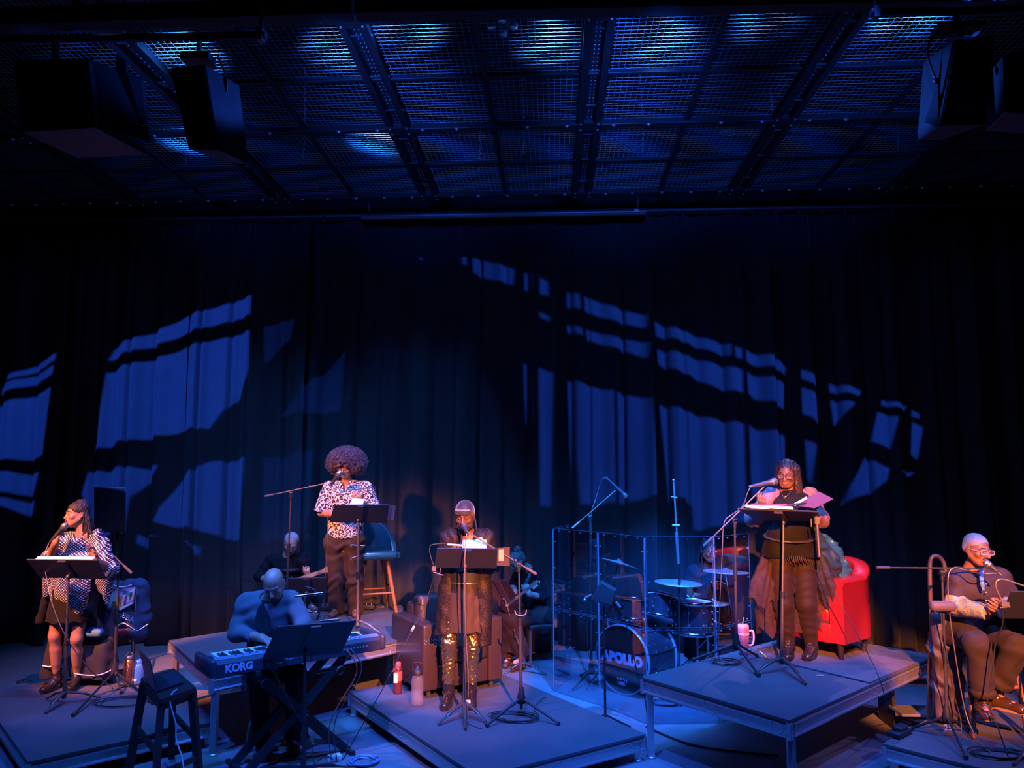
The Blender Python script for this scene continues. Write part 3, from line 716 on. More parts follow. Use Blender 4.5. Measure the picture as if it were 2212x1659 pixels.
def shoe(t, a, toe, m, name='shoe', sole=None, h=.09, z=None, w_=.043, up=None, heel=0.0, label=None):
    """a ankle, toe the toe tip; z the level of what it stands on"""
    a = V(a); toe = V(toe); z = min(a.z, toe.z) - .03 if z is None else z
    d = V((toe.x - a.x, toe.y - a.y, 0)); d = d.normalized() if d.length > .01 else V((0, -1, 0)); L = .185
    S = SDF(.005); hz = heel
    hp = V((a.x, a.y, z)) - d * .055; tp = V((a.x, a.y, z)) + d * (L - .01)
    S.cap(hp + V((0, 0, .035 + hz)), tp + V((0, 0, .03)), w_ * .9, w_ * .88, .02, (V((0, 0, 1)), .8))
    S.cap(V((a.x, a.y, z + .05 + hz)), tp * .6 + hp * .4 + V((0, 0, .055)), w_, w_ * .6, .03)
    S.cap(V((a.x, a.y, z + .05 + hz)) - d * .01, up if up is not None else V((a.x, a.y, z + h)) - d * .01, w_ * .98, w_ * 1.02, .02, cut=True)
    S.plane((0, 0, z + .008), (0, 0, -1)); o = S.mesh(name, m, t, label)
    b = MB(); nrm = V((-d.y, d.x, 0)); poly = []
    for i in range(20):
        an = 2 * pi * i / 20; ex = cos(an); ey = sin(an); c = (hp + tp) / 2; half = (tp - hp).length / 2 + w_ * .82
        poly.append(V((c.x, c.y, z + .001)) + d * (ex * half) + nrm * (ey * w_ * (.92 if ex < 0 else 1.0) * (1 - .12 * max(ex, 0))))
    b.prism(poly, (0, 0, .018)); q = b.build('sole', sole or M['rubber'], o)
    if heel: MB().cyl(V((hp.x, hp.y, z + .001)) + d * .01, V((hp.x, hp.y, z + hz + .02)) + d * .01, .022, .03, 12).build('heel', sole or M['rubber'], o)
    return o
M['rubber'] = mat('rubber_black', (.03, .03, .03), .6, 0, 0)
M['teeth'] = mat('teeth', (.8, .76, .7), .3, 0, 0)
def skin(name, c, r=.42):
    m = mat(name, c, r, 0, .06, 25, .06, 120); b = m.node_tree.nodes['Principled BSDF']
    b.inputs['Subsurface Weight'].default_value = .06; b.inputs['Subsurface Radius'].default_value = (.01, .004, .002); return m
def cloth(name, c, r=.85, var=.15, ns=12, bump=.25, bs=250, sheen=.03, **k): return mat(name, c, r, 0, var, ns, bump, bs, sheen=sheen, spec=.18, **k)
def pattern(name, kind, c1, c2, scale, thr=.08, rough=.6, metal=0.0, rot=0, bump=0, warp=0.0):
    """two-colour printed or woven cloth: 'lines' (irregular outlines), 'dots', 'net'"""
    m = bpy.data.materials.new(name); m.use_nodes = True; nt = m.node_tree; N = nt.nodes; Lk = nt.links; b = N['Principled BSDF']
    b.inputs['Roughness'].default_value = rough; b.inputs['Metallic'].default_value = metal
    tc = N.new('ShaderNodeTexCoord'); mp = N.new('ShaderNodeMapping'); mp.inputs['Rotation'].default_value = (0, rot, 0)
    Lk.new(tc.outputs['Object'], mp.inputs['Vector']); src = mp.outputs[0]
    if warp:
        nz = N.new('ShaderNodeTexNoise'); nz.inputs['Scale'].default_value = scale * .8; Lk.new(src, nz.inputs['Vector'])
        sb = N.new('ShaderNodeVectorMath'); sb.operation = 'SCALE'; sb.inputs['Scale'].default_value = warp; Lk.new(nz.outputs['Color'], sb.inputs[0])
        ad = N.new('ShaderNodeVectorMath'); Lk.new(src, ad.inputs[0]); Lk.new(sb.outputs[0], ad.inputs[1]); src = ad.outputs[0]
    if kind == 'grid':
        sx = N.new('ShaderNodeSeparateXYZ'); Lk.new(src, sx.inputs[0]); outs = []
        for ax_ in ('X', 'Z'):
            q = N.new('ShaderNodeMath'); q.operation = 'MULTIPLY'; q.inputs[1].default_value = scale * 2 * pi; Lk.new(sx.outputs[ax_], q.inputs[0])
            q2 = N.new('ShaderNodeMath'); q2.operation = 'SINE'; Lk.new(q.outputs[0], q2.inputs[0]); outs.append(q2)
        mn = N.new('ShaderNodeMath'); mn.operation = 'MINIMUM'; Lk.new(outs[0].outputs[0], mn.inputs[0]); Lk.new(outs[1].outputs[0], mn.inputs[1])
        g = N.new('ShaderNodeMath'); g.operation = 'GREATER_THAN'; g.inputs[1].default_value = thr; Lk.new(mn.outputs[0], g.inputs[0])
    else:
        v = N.new('ShaderNodeTexVoronoi'); v.inputs['Scale'].default_value = scale; v.feature = 'DISTANCE_TO_EDGE' if kind == 'lines' else 'F1'; Lk.new(src, v.inputs['Vector'])
        g = N.new('ShaderNodeMath'); g.operation = 'LESS_THAN'; g.inputs[1].default_value = thr; Lk.new(v.outputs['Distance'], g.inputs[0])
    mx = N.new('ShaderNodeMix'); mx.data_type = 'RGBA'; mx.inputs[6].default_value = tuple(c1) + (1,); mx.inputs[7].default_value = tuple(c2) + (1,)
    Lk.new(g.outputs[0], mx.inputs[0]); Lk.new(mx.outputs[2], b.inputs['Base Color'])
    if bump:
        bp = N.new('ShaderNodeBump'); bp.inputs['Strength'].default_value = bump; bp.inputs['Distance'].default_value = .004; Lk.new(g.outputs[0], bp.inputs['Height']); Lk.new(bp.outputs[0], b.inputs['Normal'])
    return m
def glasses(t, P, s, m, lens, w_=.058, h_=.034, label=None):
    g = None; b = MB()
    for q in (-1, 1):
        ring = []
        for i in range(16):
            a = 2 * pi * i / 16; ex = (abs(cos(a)) ** .6) * (1 if cos(a) > 0 else -1); ey = (abs(sin(a)) ** .7) * (1 if sin(a) > 0 else -1)
            ring.append(P(q * .034 + ex * w_ / 2, -.106 + .10 * (abs(q * .034 + ex * w_ / 2)) ** 1.6, .003 + ey * h_ / 2))
        b.tube(ring, .0026 * s, 6, closed=True)
        b.tube([P(q * .064, -.098, .01), P(q * .078, -.05, .01), P(q * .082, .01, .006)], .002 * s, 5)
    b.tube([P(-.008, -.105, .006), P(0, -.109, .009), P(.008, -.105, .006)], .002 * s, 5)
    g = b.build('glasses', m, t, label)
    for q in (-1, 1):
        b = MB(); poly = []
        for i in range(12):
            a = 2 * pi * i / 12; poly.append(P(q * .034 + cos(a) * w_ * .47, -.104 + .10 * (abs(q * .034)) ** 1.6, .003 + sin(a) * h_ * .46))
        b.prism(poly, (P(0, .001, 0) - P(0, 0, 0))); b.build('lens', lens, g)
    return g
M['lens'] = mat('glasses_lens', (1, 1, 1), .02, 0, 0, alpha=.035)
M['hair_black'] = mat('hair_black', (.018, .014, .013), .55, 0, .3, 60, .4, 180)
M['lash'] = mat('eyelash_dark', (.01, .008, .007), .6, 0, 0)
M['lip_brown'] = mat('lips_brown', (.30, .10, .085), .4, 0, 0)
M['lip_dark'] = mat('lips_dark', (.16, .055, .05), .4, 0, 0)
# ----------------------------------------------------------------- 1: the singer in the studded poncho
sk_a = skin('skin_warm_brown', (.36, .17, .105)); sk_b = skin('skin_tan', (.42, .22, .145)); sk_c = skin('skin_deep_brown', (.17, .078, .048)); sk_d = skin('skin_brown', (.24, .115, .07)); sk_e = skin('skin_light', (.55, .36, .28))
def person(name_label, loc): return thing('person', name_label, 'person', loc)
def singer():
    Y = 7.02
    t = person('singer in a studded white-and-black poncho, face turned aside, singing into a hand-held microphone', D(135, 1498, Y))
    J = J_(Y, head=(166, 1113), neck=(180, 1156, .02), sl=(150, 1162, .02), sr=(210, 1160, .05), el=(108, 1205, -.10), wl=(120, 1172, -.22), er=(236, 1226, 0), wr=(207, 1212, -.2),
           hl=(135, 1272, .02), hr=(182, 1272, .05), kl=(118, 1374, -.02), al=(122, 1462, .05), kr=(166, 1380, 0), ar=(166, 1460, .1), tl=(98, 1496, -.1), tr=(152, 1496, -.05))
    S = SDF(.0055); body(S, J, .88, .85, neck_r=.048)
    R = hrot(-36, -4, -8); P = head(S, J['head'], R, .96, .95, 1, 1.1)
    hand(S, J['wl'], V((.30, -.1, .9)), V((.5, .9, 0)), 1, .95, .88, .02)
    hand(S, J['wr'], V((-.25, -.15, 1)), V((-.25, -1, 0)), 1, .28, .92, .12)
    S.mesh('body', sk_a, t); face_bits(t, P, .96, M['hair_black'], mat('lips_rose', (.42, .10, .10), .35, 0, 0), M['lash'], 1.0)
    # braided hair: cap, top bun, hanging braids
    S = SDF(.005); S.ell(P(0, .016, .05), (.081, .100, .080), R, .02); S.ell(P(0, .045, -.005), (.074, .068, .06), R, .03); S.ell(P(0, .04, .118), (.045, .05, .034), R, .03)
    S.plane(P(0, -.062, .04), R @ V((0, -1, -.6))); S.ripple(.004, 380, R @ V((.5, .3, .2)), 1.5)
    hr = S.mesh('hair', M['hair_black'], t); b = MB()
    for k in range(80):
        a = random.uniform(.15, pi - .15) if k > 6 else random.uniform(.0, .35); x_ = cos(a) * .078; y_ = .02 + sin(a) * .075
        p0 = P(x_ * .8, y_, .05 + random.uniform(-.02, .05)); p1 = P(x_ * 1.15, y_ * 1.15 + .01, 0); L = random.uniform(.12, .22)
        p2 = p1 + V((random.uniform(-.01, .035), random.uniform(-.02, .02), -L * .5)); p3 = p2 + V((random.uniform(-.012, .025), random.uniform(-.015, .015), -L * .55))
        b.tube([p0, p1, p2, p3], .0055, 5, 2)
    b.tube([P(-.055, -.06, .07), P(-.075, -.07, .01), P(-.078, -.06, -.08), P(-.07, -.06, -.14)], .005, 5, 2)
    for k in range(9):
        a = k * .7; b.tube([P(.03 * cos(a), .04 + .03 * sin(a), .11), P(.05 * cos(a + .8), .04 + .05 * sin(a + .8), .135), P(.03 * cos(a + 1.8), .04 + .03 * sin(a + 1.8), .15)], .007, 5, 2)
    b.build('braids', M['hair_black'], hr, kind='stuff')
    MB().tube([P(-.083, .005, -.035) + V((0.014 * cos(q * pi / 5), 0, .014 * sin(q * pi / 5) - .014)) for q in range(10)], .0012, 4, closed=True).build('earring', M['bolt'], t)
    # poncho
    pon = pattern('studded_poncho', 'grid', (.025, .025, .045), (.85, .83, .88), 58, -.12, .35, .25, .78, .5)
    S = SDF(.009); q = lambda px, py, dy=0: D(px, py, Y + dy)
    S.cap(q(168, 1176, .02), q(162, 1225, .0), .11, .155, .06, (V((0, 1, 0)), .75)); S.cap(J['sl'], J['el'], .068, .075, .06); S.cap(J['sr'], J['er'], .072, .08, .06)
    S.cap(q(176, 1161, .02), q(166, 1176, .0), .068, .10, .03)
    S.cap(q(104, 1205, -.04), q(100, 1285, .02), .06, .035, .06, (V((1, 0, 0)), .8)); S.cap(q(233, 1222, .02), q(231, 1300, .06), .062, .035, .05, (V((1, 0, 0)), .7))
    S.cap(q(160, 1225), q(146, 1285, -.0), .155, .145, .08, (V((0, 1, 0)), .75)); S.cap(q(165, 1270, -.02), q(172, 1326, -.03), .12, .04, .08, (V((0, 1, 0)), .8)); S.cap(q(215, 1200, .03), q(225, 1270, .06), .09, .05, .06)
    S.ripple(.012, 38, (1, 0, .35), 1.5, .7); S.ripple(.005, 80, (1, 0, -.3), 1.5, .2); S.plane(q(91, 1312, -.1), (-.36, .3, -.9)); S.plane(q(238, 1312, 0), (.55, .1, -.75))
    S.cap(J['neck'] + V((0, -.01, .015)), J['neck'] + V((-.02, -.08, .03)), .045, .045, .01, op='s')
    S.mesh('poncho', pon, t)
    blk = cloth('black_jersey', (0.011, 0.010, 0.011), .8); dark = cloth('black_drape', (0.022, 0.018, 0.018), .75)
    S = SDF(.009); S.cap(q(150, 1265, .02), q(148, 1340, .03), .15, .205, .05, (V((0, 1, 0)), .75), cut=True); S.cap(q(200, 1262, .05), q(196, 1338, .08), .05, .05, .05); S.cap(q(100, 1290, .06), q(88, 1345, .08), .04, .045, .05, cut=True)
    S.ripple(.010, 55, (1, .2, 0), 1.2, .3); S.plane(q(148, 1360, 0), (.05, 0, -1)); S.mesh('skirt', blk, t)
    bt = mat('black_boot_leather', (.025, .02, .018), .22, 0, .2, 30, .1, 60, coat=.4)
    shoe(t, J['al'] + V((0, 0, -.02)), J['tl'], bt, 'boot', z=.203, up=V((J['al'].x, J['al'].y, .37)), w_=.042, heel=.03); shoe(t, J['ar'] + V((0, 0, -.02)), J['tr'], bt, 'boot', z=.203, up=V((J['ar'].x, J['ar'].y, .37)), w_=.042, heel=.03)
    return t, J, P
P1 = singer()
# ----------------------------------------------------------------- 2: the bald keyboard player
def pianist():
    Y = 6.34
    t = person('bald keyboard player in a dark sweatshirt bending over the keys', D(575, 1640, 6.0))
    J = J_(Y, head=(592, 1261, -.12), neck=(582, 1297, -.02), sl=(531, 1303, 0), sr=(630, 1298, 0.02), el=(512, 1368, -.06), wl=(566, 1378, -.36), er=(656, 1350, -.05), wr=(640, 1368, -.36),
           hl=(550, 1432, .08), hr=(602, 1432, .08), kl=(556, 1462, -.30), al=(566, 1610, -.22), kr=(640, 1458, -.32), ar=(632, 1600, -.1), tl=(572, 1640, -.4), tr=(640, 1630, -.3))
    S = SDF(.0055); body(S, J, 1.0, .85, neck_r=.058)
    R = hrot(6, 38, -6); P = head(S, J['head'], R, 1.02, 1.1, 1.05)
    hand(S, J['wl'], V((.85, -.5, -.12)), V((0, 0, -1)), 1, .42, .98, .04); hand(S, J['wr'], V((-.3, -.9, -.12)), V((0, 0, -1)), -1, .42, .98, .04)
    S.mesh('body', sk_b, t); face_bits(t, P, 1.02, mat('brow_grey', (.08, .07, .07), .8), M['lip_dark'], M['lash'])
    S = SDF(.005); S.ell(P(0, -.07, -.088), (.03, .03, .022), R, .01); S.cap(P(-.03, -.092, -.042), P(.03, -.092, -.042), .005, .005, .01)
    S.lumps(.002, 500); S.mesh('goatee', mat('stubble', (.10, .08, .08), .9, 0, .3, 80), t)
    sw = cloth('charcoal_sweatshirt', (0.10, 0.105, 0.115)); S = SDF(.008)
    m = (J['sl'] + J['sr']) / 2; hp = (J['hl'] + J['hr']) / 2
    S.cap(J['sl'] * .85 + m * .15, J['sr'] * .85 + m * .15, .085, None, .05); S.cap(m - V((0, -.01, .10)), hp + V((0, 0, .12)), .175, .165, .06, (V((0, 1, 0)), .78)); S.cap(m - V((.04, 0, .1)), m + V((.04, 0, -.1)), .17, .17, .05, (V((0, 1, 0)), .75))
    for q in 'lr':
        S.cap(J['s' + q], J['e' + q], .078, .072, .04); S.cap(J['e' + q], J['e' + q] * .35 + J['w' + q] * .65, .07, .048, .03, cut=True)
    S.ripple(.006, 48, (.4, .2, 1), 1.6, 1.1); S.cap(J['neck'] + V((0, -.01, .02)), J['neck'] + V((0, -.06, .05)), .062, .06, .01, op='s'); S.plane(hp + V((0, 0, .0)), (0, 0, -1))
    S.mesh('sweatshirt', sw, t)
    S = SDF(.007); S.cap(m + V((-.0, -.10, -.02)), m + V((.01, -.16, -.22)), .055, .075, .03, (V((0, 1, 0)), .5)); S.mesh('shirt_front', cloth('black_shirt', (0.010, 0.010, 0.013)), t)
    tr = cloth('black_trousers', (0.007, 0.007, 0.009)); S = SDF(.008); S.cap(J['hl'], J['hr'], .15, None, .05)
    for q in 'lr':
        S.cap(J['h' + q], J['k' + q], .10, .08, .05); S.cap(J['k' + q], J['a' + q] + V((0, 0, .02)), .078, .065, .03, cut=True)
    S.ripple(.005, 60, (0, .3, 1), 1.2); S.mesh('trousers', tr, t)
    for q in 'lr': shoe(t, J['a' + q], J['t' + q], M['matte'], 'shoe', z=.004)
    b = MB(); b.lathe(P(-.088, .012, -.03), [(.0001, 0), (.012, 0), (.014, .006), (.0001, .01)], 10, V((-1, 0, 0))).build('earring', M['chrome'], t)
    return t, J
P2 = pianist()
# ----------------------------------------------------------------- 3: the grey-haired guitarist
def guitarist():
    Y = 9.0
    t = person('grey-haired guitarist with glasses seated in the dark behind the keyboard player', D(625, 1330, Y))
    J = J_(Y, head=(629, 1174, -.08), neck=(622, 1202, 0), sl=(585, 1210, 0), sr=(654, 1208, .03), el=(560, 1245, -.05), wl=(577, 1254, -.22), er=(668, 1250, 0), wr=(668, 1246, -.3),
           hl=(600, 1290, .1), hr=(640, 1290, .1), kl=(595, 1280, -.35), al=(600, 1345, -.25), kr=(650, 1285, -.32), ar=(664, 1318, -.2), tl=(600, 1350, -.4), tr=(684, 1316, -.35))
    S = SDF(.006); body(S, J, .92, .85)
    R = hrot(18, 32, 6); P = head(S, J['head'], R, 1.0)
    hand(S, J['wl'], V((.7, -.1, -.5)), V((.1, .9, -.2)), -1, .5, .95, .03); hand(S, J['wr'], V((-.2, -.3, .6)), V((.2, .9, 0)), 1, .8, .95, .03)
    S.mesh('body', sk_e, t); face_bits(t, P, 1.0, mat('brow_silver', (.25, .24, .23), .8), M['lip_brown'], M['lash'])
    S = SDF(.006); S.ell(P(0, .022, .048), (.083, .09, .075), R, .02); S.ell(P(0, .045, -.01), (.08, .062, .055), R, .03); S.plane(P(0, -.055, .03), R @ V((0, -1, -.35))); S.ripple(.004, 260, R @ V((1, .4, 0)), 2)
    S.mesh('hair', mat('hair_grey', (.38, .37, .36), .7, 0, .35, 60, .4, 200), t); glasses(t, P, 1.0, M['black_metal'], M['lens'], .05, .034)
    sh = cloth('navy_black_shirt', (0.010, 0.011, 0.014)); S = SDF(.009); m = (J['sl'] + J['sr']) / 2; hp = (J['hl'] + J['hr']) / 2
    S.cap(J['sl'] * .85 + m * .15, J['sr'] * .85 + m * .15, .075, None, .05); S.cap(m - V((0, 0, .1)), hp + V((0, 0, .06)), .16, .165, .06, (V((0, 1, 0)), .8))
    for q in 'lr': S.cap(J['s' + q], J['e' + q], .07, .062, .04); S.cap(J['e' + q], J['e' + q] * .45 + J['w' + q] * .55, .06, .045, .03, cut=True)
    S.ripple(.006, 50, (.3, .2, 1), 1.6, 2); S.cap(J['neck'] + V((0, -.01, .02)), J['neck'] + V((0, -.06, .05)), .058, .06, .01, op='s'); S.mesh('shirt', sh, t)
    S = SDF(.008); S.cap(J['hl'], J['hr'], .13, None, .05)
    for q in 'lr': S.cap(J['h' + q], J['k' + q], .09, .072, .05); S.cap(J['k' + q], J['a' + q] + V((0, 0, .02)), .07, .058, .03, cut=True)
    S.mesh('trousers', cloth('dark_jeans', (0.013, 0.015, 0.025)), t)
    shoe(t, J['ar'], J['tr'] , mat('grey_suede', (.10, .08, .075), .9, 0, .2, 40), 'shoe', M['paper'], z=J['tr'].z - .035); shoe(t, J['al'], J['tl'], M['matte'], 'shoe', z=.605)
    return t, J
P3 = guitarist()
# ----------------------------------------------------------------- 4: the curly-haired performer
def curly():
    Y = 8.52
    t = person('performer with a big curly Afro and a black-and-white printed shirt reading at a stand', D(745, 1335, Y))
    J = J_(Y, head=(747, 1009, -.04), neck=(750, 1044, .02), sl=(712, 1056, .02), sr=(790, 1056, .02), el=(694, 1108, -.02), wl=(734, 1112, -.26), er=(808, 1106, 0), wr=(782, 1086, -.28),
           hl=(725, 1176, .02), hr=(764, 1176, .02), kl=(727, 1252, -.03), al=(727, 1318, .04), kr=(768, 1253, -.02), ar=(768, 1320, .06), tl=(716, 1334, -.14), tr=(768, 1334, -.12))
    S = SDF(.0055); body(S, J, .98, .9, neck_r=.055)
    R = hrot(-8, 20, 0); P = head(S, J['head'], R, 1.0, 1.15, 1.0, 0, 1.2)
    hand(S, J['wl'], V((.9, -.3, .1)), V((.1, .3, 1)), 1, .3, .95, .05); hand(S, J['wr'], V((-.6, -.4, .5)), V((-.3, .5, .6)), -1, .5, .95, .04)
    S.mesh('body', sk_b, t); face_bits(t, P, 1.0, M['hair_black'], M['lip_brown'], M['lash'])
    hm = mat('curly_hair', (.12, .085, .12), .8, 0, .4, 90, .6, 150)
    S = SDF(.006); S.ell(P(0, .04, .075), (.170, .15, .128), R, .02); S.ell(P(-.135, .03, .0), (.085, .085, .095), R, .04); S.ell(P(.135, .03, .0), (.085, .085, .095), R, .04); S.ell(P(0, .08, -.02), (.12, .08, .08), R, .04)
    S.ell(P(0, -.10, -.035), (.058, .085, .085), R, .01, 's'); S.lumps(.014, 75); S.lumps(.007, 160, 1)
    hr = S.mesh('hair', hm, t); b = MB(); c0 = P(0, .035, .045)
    for k in range(2300):
        u = random.uniform(-1, 1); a = random.uniform(0, 2 * pi); d = R @ V((sqrt(1 - u * u) * cos(a), sqrt(1 - u * u) * sin(a), u))
        lc = R.transposed() @ d
        if lc.y < -.5 and lc.z < .35 and abs(lc.x) < .55: continue
        rr = V((lc.x * .200 * (1 + .1 * sin(9 * a)), lc.y * .17, lc.z * (.155 if lc.z > 0 else .10)))
        p = c0 + R @ rr; x, y, z = frame(d); ph = random.uniform(0, 6); q = []
        for j in range(7):
            an = ph + j * 1.5; q.append(p + z * (j * .0065 - .006) + (x * cos(an) + y * sin(an)) * .0065)
        b.tube(q, .0016, 3)
    b.build('curls', hm, hr, kind='stuff')
    pr = pattern('printed_shirt', 'lines', (.80, .78, .82), (.02, .02, .035), 24, .085, .6, 0, .3, 0, .11)
    pr.node_tree.nodes['Mix'].inputs[6].default_value = (.025, .022, .04, 1); pr.node_tree.nodes['Mix'].inputs[7].default_value = (.82, .78, .8, 1)
    S = SDF(.008); m = (J['sl'] + J['sr']) / 2; hp = (J['hl'] + J['hr']) / 2; F_ = V((0, 1, 0))
    S.cap(J['sl'] * .85 + m * .15, J['sr'] * .85 + m * .15, .078, None, .05); S.cap(m - V((.05, 0, .1)), m - V((-.05, 0, .1)), .165, None, .05, (F_, .75)); S.cap(m - V((0, 0, .1)), hp + V((0, 0, .02)), .19, .20, .06, (F_, .72))
    for q in 'lr': S.cap(J['s' + q], J['e' + q] * .98 + J['s' + q] * .02, .085, .088, .04, cut=True)
    S.ripple(.006, 46, (.5, .1, .8), 1.6, .4); S.plane(D(745, 1164, Y - .14), (.05, 0, -1)); S.cap(J['neck'] + V((0, -.03, -.02)), J['neck'] + V((-.01, -.15, -.08)), .06, .03, .01, op='s')
    S.cap(J['neck'] + V((0, .0, .04)), J['neck'] + V((0, -.06, .06)), .06, .06, .01, op='s'); S.mesh('shirt', pr, t)
    for s_ in (-1, 1):
        MB().prism([m + V((s_ * .035, -.075, .075)), m + V((s_ * .10, -.075, .02)), m + V((s_ * .075, -.125, -.06)), m + V((s_ * .012, -.135, -.045))], V((0, .012, 0))).build('collar', pr, t)
    tr = cloth('brown_twill', (0.050, 0.031, 0.022), .85); S = SDF(.0075); S.cap(J['hl'] + V((0, 0, .03)), J['hr'] + V((0, 0, .03)), .135, None, .05)
    for q in 'lr': S.cap(J['h' + q], J['k' + q], .115, .088, .05); S.cap(J['k' + q], J['a' + q] + V((0, 0, -.02)), .086, .085, .03, cut=True)
    S.ripple(.008, 55, (.2, .1, 1), 1.9, .9); S.mesh('trousers', tr, t)
    for (a, b2) in (((758, 1177), (788, 1179)), ((758, 1206), (777, 1199))):
        MB().tube([D(*a, Y - .145), D(*b2, Y - .12)], .004, 6).ball(D(a[0], a[1] + 3, Y - .15), .007).build('zip', M['bolt'], t)
    bs = mat('brown_suede', (.16, .07, .04), .8, 0, .2, 30, .2, 100)
    for q in 'lr': shoe(t, J['a' + q], J['t' + q], bs, 'boot', M['rubber'], z=.603, h=.12)
    return t, J, P
P4 = curly()
# ----------------------------------------------------------------- 5: the performer with head wrap and gold trousers
def wrap():
    Y = 6.74
    t = person('bearded performer in a dark head wrap, open knit cardigan and shiny gold trousers', D(990, 1535, Y))
    J = J_(Y, head=(1004, 1115, -.03), neck=(1008, 1152, .03), sl=(967, 1162, .03), sr=(1052, 1162, .03), el=(957, 1222, 0), wl=(972, 1214, -.10), er=(1062, 1222, .0), wr=(1040, 1212, -.10),
           hl=(985, 1290, .02), hr=(1025, 1290, .02), kl=(970, 1390, -.03), al=(969, 1480, .05), kr=(1021, 1392, -.02), ar=(1018, 1478, .07), tl=(958, 1538, -.16), tr=(1020, 1533, -.1))
    S = SDF(.0055); body(S, J, .93, .82, leg=.72, neck_r=.054)
    R = hrot(-4, 16, 0); P = head(S, J['head'], R, 1.0, 1.25, 1.02, 0, 1.35)
    hand(S, J['wl'], V((.5, -.5, .7)), V((.3, .6, .4)), 1, .5, 1, .04); hand(S, J['wr'], V((-.5, -.5, .7)), V((-.3, .6, .4)), -1, .5, 1, .04)
    S.mesh('body', sk_c, t); face_bits(t, P, 1.0, M['hair_black'], M['lip_dark'], M['lash'])
    S = SDF(.005); S.ell(P(0, -.05, -.088), (.055, .05, .035), R, .02); S.ell(P(0, -.06, -.115), (.038, .035, .03), R, .02)
    for q in (-1, 1): S.cap(P(q * .066, -.012, -.01), P(q * .058, -.03, -.08), .012, .02, .02); S.cap(P(q * .004, -.103, -.042), P(q * .026, -.094, -.058), .005, .006, .008)
    S.ell(P(0, -.11, -.058), (.024, .03, .014), R, .004, 's'); S.lumps(.004, 260); S.mesh('beard', M['hair_black'], t)
    du = mat('brown_velvet_wrap', (.035, .018, .014), .55, 0, .15, 10, .1, 200, sheen=.6)
    S = SDF(.005); S.ell(P(0, .02, .05), (.083, .102, .084), R, .02); S.ell(P(0, .05, .0), (.08, .07, .06), R, .03); S.plane(P(0, -.08, .038), R @ V((0, -.8, -1))); S.ripple(.0015, 120, R @ V((.2, .3, 1)), 1); hw_ = S.mesh('head_wrap', du, t)
    for k, z in enumerate((.042, .052, .064)):
        MB().tube([P(-.075, .01, z - .005), P(-.066, -.05, z), P(-.035, -.085, z + .002), P(0, -.094, z + .004), P(.035, -.085, z + .002), P(.066, -.05, z), P(.075, .01, z - .005)], .009, 8, 1, flat=.6).build('band', du, hw_)
    MB().tube([P(-.058, -.070, .078), P(0, -.092, .085), P(.058, -.070, .078)], .010, 8, 2, flat=.4).build('pale_band', mat('pale_band', (.62, .5, .46), .6), hw_, 'pale band across the wrap')
    MB().tube([P(0, -.098, .07), P(0, -.085, .10), P(0, -.02, .135), P(0, .06, .12)], .003, 6, 2).build('seam', du, hw_)
    b = MB()
    for k in range(2): b.tube([P(.07, .04, .0), P(.085, .03, -.04 - .02 * k), P(.095, .015, -.10), P(.10, .0, -.15 - .03 * k)], [.014, .012, .009, .007], 7, 2, flat=.4)
    b.build('tails', du, hw_)
    cd = pattern('sequin_knit', 'dots', (.016, .010, .008), (.08, .052, .04), 150, .42, .6, .5, 0, .8)
    ch = mat('black_top', (.02, .018, .02), .6, 0, .2, 20); F_ = V((0, 1, 0)); m = (J['sl'] + J['sr']) / 2; hp = (J['hl'] + J['hr']) / 2
    S = SDF(.007); S.cap(m - V((.05, 0, .12)), m - V((-.05, 0, .12)), .125, None, .05, (F_, .8)); S.cap(m - V((0, 0, .1)), hp + V((0, 0, .05)), .14, .15, .05, (F_, .78)); S.plane(m + V((0, 0, -.04)), (0, -.5, 1)); S.mesh('top', ch, t)
    S = SDF(.0075); S.cap(J['sl'] * .85 + m * .15, J['sr'] * .85 + m * .15, .072, None, .04)
    for q, sg in (('l', -1), ('r', 1)):
        S.cap(J['s' + q], J['e' + q], .07, .066, .04); S.cap(J['e' + q], J['e' + q] * .35 + J['w' + q] * .65, .064, .05, .03, cut=True)
        S.cap(m + V((sg * .12, .0, -.02)), hp + V((sg * .155, .02, .05)), .095, .085, .05, (V((1, 0, 0)), .8))
        e_ = D(958 if sg < 0 else 1043, 1372 if sg < 0 else 1394, Y - .02); S.cap(hp + V((sg * .15, .0, .05)), e_, .085, .075, .05, (V((0, 1, 0)), .9), cut=True)
    S.cap(m + V((0, .09, -.05)), hp + V((0, .12, -.2)), .12, .15, .05, (F_, .4), cut=True)
    S.cap(m + V((0, -.14, .02)), hp + V((0, -.16, -.5)), .085, .10, .02, op='s'); S.cap(J['neck'] + V((0, -.02, .02)), J['neck'] + V((0, -.09, -.04)), .065, .06, .01, op='s'); S.ripple(.006, 60, (1, 0, .2), 1.5); S.mesh('cardigan', cd, t)
    S = SDF(.007); S.cap(hp + V((0, 0, .12)), D(1005, 1364, Y), .140, .165, .03, (F_, .8), cut=True); S.ripple(.006, 70, (1, .2, 0), .6); S.mesh('skirt', cloth('brown_leather_skirt', (0.085, 0.050, 0.028), .55), t)
    MB().tube([hp + V((.135 * cos(a * pi / 8), .105 * sin(a * pi / 8), .13)) for a in range(16)], .016, 8, closed=True, flat=.5).build('belt', mat('silver_belt', (.6, .55, .5), .25, .9, .3, 60), t)
    gm = mat('gold_foil', (.75, .48, .16), .24, .95, .25, 9, .5, 25); S = SDF(.006); S.cap(J['hl'], J['hr'], .07, None, .04)
    for q in 'lr': S.cap(J['h' + q], J['k' + q], .070, .064, .04); S.cap(J['k' + q], J['a' + q] * .93 + J['k' + q] * .07, .062, .050, .03, cut=True)
    S.ripple(.006, 110, (.25, .2, 1), 2.2, .7); S.ripple(.003, 210, (-.5, .2, 1), 1.5, 2.2); S.mesh('trousers', gm, t)
